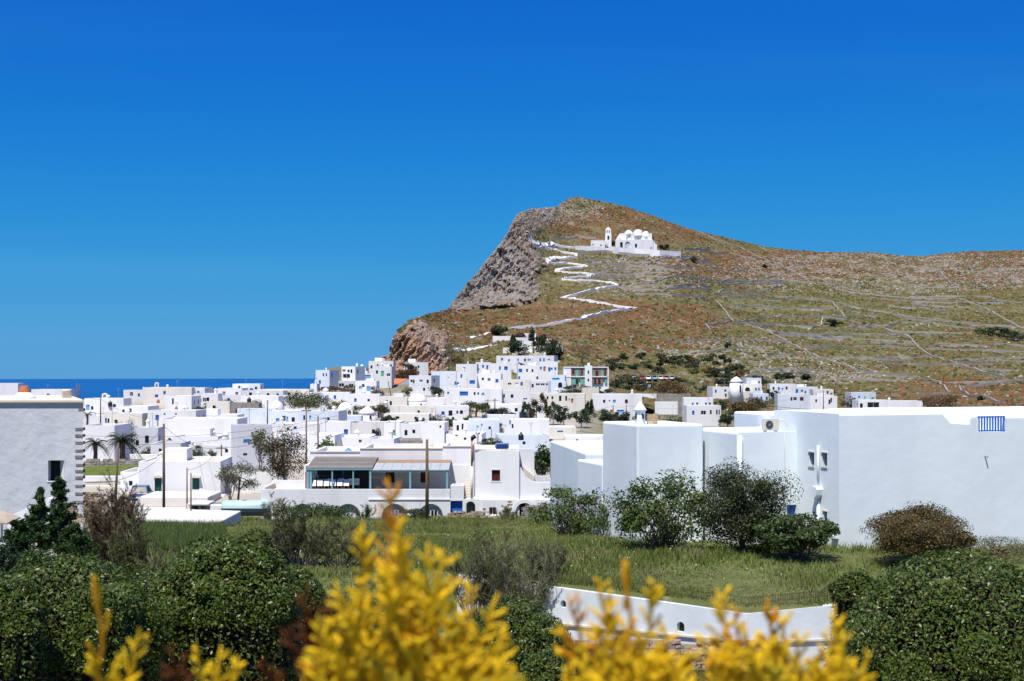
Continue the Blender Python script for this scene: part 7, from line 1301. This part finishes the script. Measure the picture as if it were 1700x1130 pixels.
# big glossy bushes close by
def glossy(px, pt, w, Y, label, n, leaf, dz=2.2, cols='deep', deep=.9, lumps=46, sx=1.0):
    x = XZ(px, Y); zt = ZZ(pt, Y); rx = w / F * Y / 2; zf = gzs(x, Y); root = empty('glossy_bush', (x, Y, zf), label, 'bush'); rz = min(dz, rx * 1.05, (zt - zf) * .6); zc = zt - rz; low = zc - zf
    K = unit(lumps); K[:, 2] = np.abs(K[:, 2]) * np.where(RS.rand(lumps) < .3, -.6, 1); K = K * RS.uniform(.80, .88, (lumps, 1)); K = K * np.where(RS.rand(lumps, 1) < .25, 1.09, 1); sz = RS.uniform(.10, .24, lumps)
    m = int(n * .55); i = RS.randint(0, lumps, m); p1 = K[i] + unit(m) * (sz[i] * RS.uniform(.75, 1.02, m))[:, None]
    p2 = unit(n - m) * RS.uniform(.84, .97, (n - m, 1)); p = np.concatenate([p1, p2]); no = p / np.linalg.norm(p, axis=1, keepdims=True)
    def shape(q):
        h = np.linalg.norm(q, axis=1, keepdims=True); xy = q[:, :2] / np.maximum(.05, np.linalg.norm(q[:, :2], axis=1, keepdims=True)) * h; lowm = q[:, 2:3] < 0
        xy = np.where(lowm, xy * (1 - .06 * np.abs(q[:, 2:3])), q[:, :2]); return np.concatenate([xy * [rx, rx * deep], np.where(lowm, q[:, 2:3] * low, q[:, 2:3] * rz)], 1) + [x, Y, zc]
    p = shape(p); ok_ = p[:, 2] > zf; p, no = p[ok_], no[ok_]; k = len(p)
    ax = unit(k) + no * .7 + np.array([[0, 0, .35]]); ax /= np.linalg.norm(ax, axis=1, keepdims=True)
    c = np.array([[.072, .106, .017]]) * RS.uniform(.5, 1.5, (k, 1)) * RS.uniform(.85, 1.15, (k, 3)); yel = RS.rand(k, 1) < .07; c = np.where(yel, [[.15, .16, .03]], c)
    leaves('crown', p, RS.uniform(.7, 1.25, k) * leaf, c, M_gloss, .45, None, root, (x, Y, zf), no * 1.0 + unit(k) * .9 + [[0, 0, .2]])
    mb = MB(); limbs(mb, (x, Y, zf - .1), (x, Y, zc), [tuple(np.array([x, Y, zc]) + q * [rx, rx * deep, rz] * .95) for q in K[:40]], .06); mb.obj('trunk', M_bark, root)
    # twiggy inner mass
    q = unit(9000) * RS.rand(9000, 1) ** .33 * .80; q = shape(q); q = q[q[:, 2] > zf]; leaves('twigs', q, RS.uniform(.5, 1.5, len(q)) * .07, np.array([[.035, .03, .018]]) * RS.uniform(.6, 1.4, (len(q), 1)), M_leaf, .35, None, root, (x, Y, zf))
    return root
glossy(115, 914, 330, 17.0, 'big rounded dark bush with small glossy leaves under the conifers', 60000, .026); glossy(375, 884, 262, 18.5, 'taller rounded glossy bush beside the pale wall end', 56000, .028, 2.6); glossy(1590, 904, 420, 17.0, 'wide glossy dark bush in front of the rust-brown shrub', 80000, .026); glossy(1420, 948, 84, 18.2, 'small upright sprig of the glossy hedge beside the retaining wall', 9000, .026, 1.2, lumps=24)
glossy(250, 940, 240, 22, 'low glossy bush in the dip between the two rounded ones', 30000, .028, 2.0); glossy(850, 992, 230, 30, 'glossy green bush below the retaining wall', 36000, .035, 2.2, lumps=60); glossy(590, 972, 250, 40, 'broad leafy bush behind the golden conifers', 36000, .033, 2.2, lumps=60); glossy(480, 938, 130, 24, 'narrow dark bush beside the reddish dead shoots', 16000, .03, 2.0)
glossy(930, 1075, 160, 24, 'bright green undergrowth below the retaining wall', 14000, .03, 1.6); glossy(1180, 1112, 420, 28, 'dark undergrowth along the foot of the wall', 20000, .035, 1.2); glossy(0, 960, 160, 15.5, 'dark bush at the edge under the awning', 26000, .026, 2.2)

# ------------------------------------------------------------------ poles and wires, roof tanks
def pole(px, pt, pb, Y, label, r=.09, arm=True, lean=0, m=None, arm_w=.55):
    x = XZ(px, Y); zt, zb = ZZ(pt, Y), ZZ(pb, Y); zg = min(zb, fz_at(x, Y) if Y < 112 else gzs(x, Y)); t = empty('utility_pole', (x, Y, zg), label, 'pole'); mb = MB(); mb.tube([(x, Y, zg - .3), (x + lean * .5, Y, (zg + zt) / 2), (x + lean, Y, zt)], [r * 1.15, r, r * .8], 8); mb.obj('shaft', m or M_wood, t, True)
    if arm:
        mb = MB(); mb.box(x + lean - arm_w, x + lean + arm_w, Y - .05, Y + .05, zt - .42, zt - .32); mb.obj('crossarm', M_wood, t)
        for a in (-arm_w * .9, -arm_w * .3, arm_w * .3, arm_w * .9): mb = MB(); mb.lathe((x + lean + a, Y, zt - .32), [(.03, 0), (.045, .06), (.03, .14)], 6); mb.obj('insulator', M_wframe, t)
    return Vector((x + lean, Y, zt - .2))
pl = {}
for key, px, pt, pb, Y, l, r, a in (('a', 709, 729, 852, 106, 'thick weathered pole in front of the restaurant terrace', .13, False), ('b', 190.5, 735, 842, 118, 'tall pole beside the brown tamarisk and the car', .10, False), ('c', 272, 703, 846, 120, 'tallest dark pole in front of the green-doored house', .11, False), ('d', 310.5, 776, 858, 116, 'short thin pole next to the shelter', .06, False), ('e', 317, 785, 880, 100, 'slender pole standing in front of the shelter', .055, False), ('f', 367.5, 738, 796, 150, 'pole beside the dark wind-bent tree', .09, True), ('g', 453, 716, 800, 138, 'slim pole in front of the broad tamarisk', .07, False), ('h', 508.5, 676, 770, 158, 'tall pole behind the board-roofed terrace', .09, True), ('i', 528, 690, 752, 160, 'dark pole beside the young fig tree', .09, False), ('j', 444, 664, 704, 240, 'pole beside the small dome', .10, False), ('k', 538, 678, 703, 240, 'pole under the double bell gable', .09, True), ('l', 167, 660, 700, 230, 'dark pole behind the low palm', .11, False), ('m', 128, 636, 662, 300, 'pole against the sea behind the corner house roof', .13, False), ('n', 132, 638, 662, 300, 'twin pole against the sea', .11, False), ('o', 779, 678, 716, 230, 'pole beside the narrow-walled white house', .09, False), ('p', 810, 662, 690, 280, 'double-armed pole above the flat-topped pine', .10, True), ('q', 821.5, 661, 696, 270, 'stout pole above the flat-topped pine', .12, True), ('r', 651, 633, 668, 330, 'leaning pole beside the gabled house', .10, False), ('s', 828.5, 622, 642, 400, 'pole among the blue-windowed houses', .12, False), ('t', 1018, 672, 700, 300, 'pole in front of the arched-window house', .11, False), ('u', 1040, 672, 700, 300, 'twin pole near the arcaded house', .09, False), ('v', 1367, 648, 682, 385, 'pole in front of the hill-foot houses', .11, False), ('w', 793.5, 722, 750, 121, 'lamp post behind the restaurant flue', .05, False), ('x', 816, 712, 748, 130, 'thin pole by the leafy shrub', .04, False), ('y', 656, 690, 720, 200, 'thin pole by the mint-green window', .05, False), ('z', 262, 693, 716, 220, 'short pole beside the blank hall', .09, False), ('aa', 402, 675, 705, 260, 'pole at the end of the blank hall', .10, False)):
    pl[key] = pole(px, pt, pb, Y, l, r, a, lean=(-.9 if key == 'r' else .3 if key == 'b' else 0))
lamp = empty('street_lamp_head', P(793, 722, 120.9), 'grey lens-shaped lamp head behind the restaurant roof', 'lamp'); mb = MB(); q = P(793, 719, 120.9); mb.lathe(q, [(.05, -.12), (.2, -.05), (.24, .03), (.1, .1)], 12); mb.obj('lamp_housing', M_metal, lamp, True)
M_cable = mat('black_cable', (.02, .02, .022), .6, .3)
def wire(a, b, sag, label, r=.016):
    a, b = Vector(a), Vector(b); mb = MB(); mb.o = tuple(a); mb.tube([a.lerp(b, t / 14) - Vector((0, 0, sag * 4 * (t / 14) * (1 - t / 14))) for t in range(15)], r, 4); o = link('overhead_wire', mb.mesh('overhead_wire', M_cable)); o.location = a; tag(o, label, 'wire', 'overhead wires over the village')
W = 'thin black overhead wire strung between poles across the village'
for a, b, s in (('c', 'f', .8), ('c', 'b', .9), ('f', 'g', .5), ('h', 'i', .4), ('i', 'o', 1.2), ('h', 'j', .9), ('k', 'h', .8), ('q', 'o', .8), ('p', 'k', 1.6), ('q', 't', 1.8), ('l', 'z', .8), ('z', 'aa', .9), ('aa', 'j', .8), ('m', 'l', 1.0), ('t', 'u', .3), ('u', 'v', 2.2), ('d', 'f', .5), ('s', 'r', 1.6)): wire(pl[a], pl[b], s, W)
wire(pl['c'] + Vector((0, 0, -2.4)), (XZ(140, 112), 112, ZZ(800, 112)), .8, W); wire(P(560, 690, 158), P(130, 722, 158), 1.0, W); wire(P(545, 700, 156), P(130, 735, 156), 1.0, W)
wire(P(1000, 628, 380), P(1420, 684, 330), 1.5, 'black cable crossing the slope in front of the windmill', .05)
def water_tank(px, pt, pb, w, label, m=None, Y=None):
    Y = Y or Yof(px, pb + 8) - .5; s = Y / F; r = w * s / 2; t = empty('water_tank', P(px, pb, Y), label, 'water tank'); h = (pb - pt) * s; mb = MB(); q = P(px, pb, Y)
    mb.lathe((q[0], q[1] + r, q[2] - .1), [(r * .95, 0), (r, .06), (r, h * .72), (r * .8, h * .9), (r * .3, h + .08), (r * .28, h + .14)], 14); mb.obj('shell', m or M_black, t, True); mb = MB(); mb.lathe((q[0], q[1] + r, q[2] + h * .98), [(r * .34, 0), (r * .34, .09), (r * .1, .11)], 10); mb.obj('lid', m or M_black, t)
water_tank(865, 719, 729, 9, 'black domed water tank beside the big blank house', Y=150); water_tank(182, 666, 674, 7, 'black water tank on the seaward roof'); water_tank(413, 660, 668, 7, 'black water tank behind the pale seaward wall'); water_tank(594, 713, 722, 9, 'black dome-topped tank beside a small shrub'); water_tank(627, 712, 724, 10, 'second black tank beside the greyish house'); water_tank(590, 659, 665, 16, 'long black tank above the chapel hedge'); water_tank(394, 678, 686, 7, 'black tank at the end of the courtyard row'); water_tank(280, 728, 738, 11, 'dark tank on the courtyard roof'); water_tank(313, 725, 732, 12, 'black tank beside the hall wall'); water_tank(511, 644, 650, 9, 'black tank on the outermost seaward roof'); water_tank(508, 648, 653, 8, 'second black tank on the outermost seaward roof'); water_tank(357, 650, 657, 8, 'black tank beside the tall seaward block'); water_tank(307, 673, 681, 10, 'white rounded tank on the courtyard house', M_wframe); water_tank(292, 675, 682, 6, 'orange clay pot on the courtyard house', M_terra); water_tank(262, 663, 668, 5, 'small orange pot by the seaward house', M_terra); water_tank(598, 731, 737, 7, 'orange clay pot on the house behind the restaurant', M_terra); water_tank(540, 644, 650, 10, 'white round tank beside the cliff shrubs', M_wframe); water_tank(341, 725, 733, 11, 'white boiler drum on the hall terrace', M_wframe); water_tank(657, 716, 723, 6, 'bright red plastic drum by the mint-green window', M_redplastic); water_tank(574, 689, 697, 8, 'blue plastic drum under the bell gable', M_blue)
def solar(px, py, w, h, Y, label):
    x, z = XZ(px, Y), ZZ(py, Y); s = Y / F; t = empty('solar_heater', (x, Y, z), label, 'solar panel'); mb = MB(); a, b = w * s / 2, h * s; v = [(x - a, Y - .8, z - b), (x + a, Y - .8, z - b), (x + a, Y + .3, z), (x - a, Y + .3, z)]; mb.add(v + [(p, q, r - .06) for p, q, r in v], [(0, 1, 2, 3), (7, 6, 5, 4), (0, 4, 5, 1), (1, 5, 6, 2), (2, 6, 7, 3), (3, 7, 4, 0)]); mb.obj('glass', M_solar, t); mb = MB(); mb.tube([(x - a, Y + .35, z + .15), (x + a, Y + .35, z + .15)], .2, 8); mb.obj('tank', M_metal, t, True)
solar(803, 690, 6, 6, 255, 'dark solar panel on the narrow-walled house'); solar(810, 690, 6, 6, 255, 'second dark solar panel on the narrow-walled house'); solar(868, 686, 12, 8, 262, 'wide solar panel above the big blank house'); solar(763, 639, 7, 5, 398, 'solar panel among the blue-windowed houses'); solar(853, 645, 8, 3, 385, 'solar panel on the terrace block')

# ------------------------------------------------------------------ golden conifers close to the camera
def spray(mb, cols, base, tip, r, col, rq, dens=1.0, twig=1.0, lvl=2):
    base, tip = Vector(base), Vector(tip); L = (tip - base).length; d = (tip - base).normalized(); side = d.cross(Vector((rq.uniform(-.3, .3), 1, rq.uniform(-.3, .3)))).normalized()
    n = 7; pts = [base.lerp(tip, t / (n - 1)) + side * L * .03 * math.sin(t * 1.3 + rq.random()) for t in range(n)]
    b = len(mb.v); mb.tube(pts, [r * (1.0, .95, 1.0, .9, .95, .8, .35)[t] * rq.uniform(.85, 1.15) for t in range(n)], 6); cols += [np.array(col) * rq.uniform(.8, 1.15)] * (len(mb.v) - b)
    if lvl > 0:
        k = max(3, int(L / (.016 if lvl == 2 else .011) * dens))
        for i in range(k):
            u = rq.uniform(.12, .93); sg = 1 if i % 2 else -1; p = base.lerp(tip, u); ll = L * (.46 if lvl == 2 else .34) * (1.1 - u * .75) * rq.uniform(.7, 1.2) * twig
            e = p + (d * .85 + side * sg * rq.uniform(.5, .85) + Vector((rq.uniform(-.15, .15), rq.uniform(-.35, .35), .12))).normalized() * ll
            c2 = np.array(col) * rq.uniform(.8, 1.15) + np.array([.03, .02, 0]) * rq.random()
            spray(mb, cols, p, e, r * .8, c2, rq, dens, twig, lvl - 1)
GOLD, AMBER, LIMEG, DEAD = (.95, .66, .022), (.74, .35, .015), (.60, .46, .03), (.13, .035, .012)
def golden(label, foot, shoots, Y, seed, hull=(), fill=0):
    rq = random.Random(seed); shoots = list(shoots)
    for k in range(fill):
        tx = rq.uniform(hull[0][0], hull[-1][0]); top = np.interp(tx, *zip(*hull)); ty = top + rq.random() ** .8 * (1150 - top); shoots.append((tx + (foot - tx) * .25 + rq.uniform(-25, 25), ty + rq.uniform(60, 110), tx, ty, rq.choice('ggggggall'), 2))
    x0 = XZ(foot, Y); root = empty('golden_conifer', (x0, Y + .08, -1.75), label, 'conifer'); mb = MB(); mb.tube([(x0, Y + .08, -1.75), (x0 + .02, Y + .08, -1.0), (x0, Y + .08, -.6), (x0, Y + .06, -.36)], [.03, .025, .018, .008], 8); mb.obj('trunk', M_bark, root)
    for k, (bx0, by0, tx, ty, kind, lv) in enumerate(shoots):
        yy = Y + rq.uniform(-.07, .07); m = MB(); cols = []; col = dict(g=GOLD, a=AMBER, l=LIMEG, d=DEAD)[kind]
        spray(m, cols, P(bx0, by0, yy + .03), P(tx, ty, yy), .0021 if kind != 'd' else .0020, col, rq, 1.7, .85, lv)
        V = np.array(m.v) - np.array([x0, Y + .08, -1.75]); me = bpy.data.meshes.new('branch'); me.from_pydata([tuple(v) for v in V], [], m.f); me.materials.append(M_conifer); a = me.color_attributes.new('Col', 'FLOAT_COLOR', 'POINT'); c = np.ones((len(V), 4), np.float32); c[:, :3] = np.array(cols); a.data.foreach_set('color', c.ravel()); me.polygons.foreach_set('use_smooth', [True] * len(m.f)); me.update()
        o = link('branch', me, root)
        if kind == 'd': o['label'] = 'dead reddish brown shoot'
    return root
sh = [(655, 1000, 650, 792, 'a', 1), (600, 1010, 607, 866, 'g', 1), (665, 1000, 668, 858, 'g', 1), (720, 1060, 715, 900, 'g', 2), (700, 1090, 742, 925, 'g', 2), (740, 1120, 785, 968, 'g', 1), (770, 1130, 832, 985, 'g', 1), (780, 1150, 846, 1040, 'g', 1), (600, 1100, 560, 962, 'g', 2), (600, 1150, 520, 1030, 'g', 2), (640, 1080, 640, 930, 'g', 2), (680, 1120, 690, 960, 'g', 2), (660, 1170, 600, 1010, 'l', 2), (700, 1180, 650, 1010, 'g', 2), (720, 1190, 720, 1020, 'g', 2), (680, 1200, 560, 1050, 'g', 2), (740, 1200, 780, 1040, 'g', 2), (760, 1210, 840, 1080, 'g', 2), (680, 1240, 620, 1070, 'l', 2), (700, 1240, 690, 1070, 'l', 2), (720, 1250, 760, 1090, 'g', 2), (620, 1250, 530, 1090, 'l', 2), (560, 1180, 500, 975, 'd', 1), (570, 1200, 470, 1040, 'd', 1), (560, 1160, 548, 990, 'd', 1), (520, 1220, 430, 1095, 'd', 1), (760, 1250, 860, 1110, 'g', 2), (640, 1040, 585, 975, 'g', 2), (690, 1040, 660, 900, 'g', 2)]
golden('tall golden yellow conifer with a long leading shoot and dead brown side shoots', 670, sh, 1.25, 5, [(505, 1090), (540, 1020), (590, 940), (640, 890), (700, 950), (770, 1010), (830, 1060), (862, 1110)], 150)
sh = [(1040, 1130, 1042, 928, 'a', 0), (1040, 1010, 1043, 930, 'g', 0), (1010, 1130, 1000, 962, 'g', 1), (970, 1140, 948, 980, 'a', 1), (1060, 1130, 1088, 962, 'g', 1), (1000, 1170, 930, 1035, 'g', 2), (1020, 1190, 985, 1040, 'g', 2), (1050, 1190, 1040, 1030, 'g', 2), (1070, 1200, 1110, 1045, 'g', 2), (1060, 1220, 1150, 1080, 'g', 2), (1030, 1230, 960, 1090, 'g', 2), (1050, 1240, 1050, 1080, 'g', 2), (1080, 1240, 1120, 1095, 'g', 2), (1000, 1100, 1020, 990, 'g', 1)]
golden('golden yellow conifer with several thin upright tips before the wall', 1040, sh, 1.28, 6, [(935, 1080), (970, 1050), (1040, 1040), (1100, 1055), (1160, 1090)], 75)
sh = [(1205, 1150, 1196, 975, 'g', 1), (1225, 1130, 1222, 1004, 'a', 1), (1275, 1150, 1279, 990, 'a', 1), (1290, 1160, 1305, 1015, 'g', 1), (1370, 1170, 1391, 1004, 'g', 1), (1380, 1180, 1405, 1045, 'g', 1), (1390, 1200, 1448, 1086, 'g', 2), (1250, 1190, 1240, 1030, 'g', 2), (1300, 1200, 1330, 1050, 'g', 2), (1330, 1220, 1370, 1070, 'g', 2), (1280, 1230, 1280, 1060, 'g', 2), (1230, 1230, 1190, 1075, 'g', 2), (1350, 1250, 1410, 1095, 'g', 2), (1300, 1250, 1310, 1090, 'g', 2), (1220, 1250, 1230, 1095, 'g', 2), (1210, 1200, 1165, 1050, 'g', 1)]
golden('wide golden yellow conifer in front of the glossy hedge', 1300, sh, 1.3, 7, [(1160, 1090), (1210, 1050), (1290, 1050), (1380, 1065), (1450, 1105)], 95)
sh = [(170, 1180, 160, 956, 'a', 0), (165, 1010, 160, 955, 'g', 0), (170, 1060, 182, 1015, 'g', 0), (165, 1110, 147, 1065, 'g', 0), (180, 1200, 238, 1050, 'g', 1), (185, 1180, 150, 1085, 'g', 1), (175, 1220, 200, 1085, 'g', 1), (340, 1200, 328, 1070, 'g', 1), (340, 1210, 372, 1074, 'g', 1), (345, 1220, 400, 1090, 'g', 1), (300, 1200, 287, 1065, 'd', 1), (310, 1220, 310, 1085, 'd', 1)]
golden('sparse golden conifer with one tall shoot against the glossy bush', 250, sh, 1.32, 8)
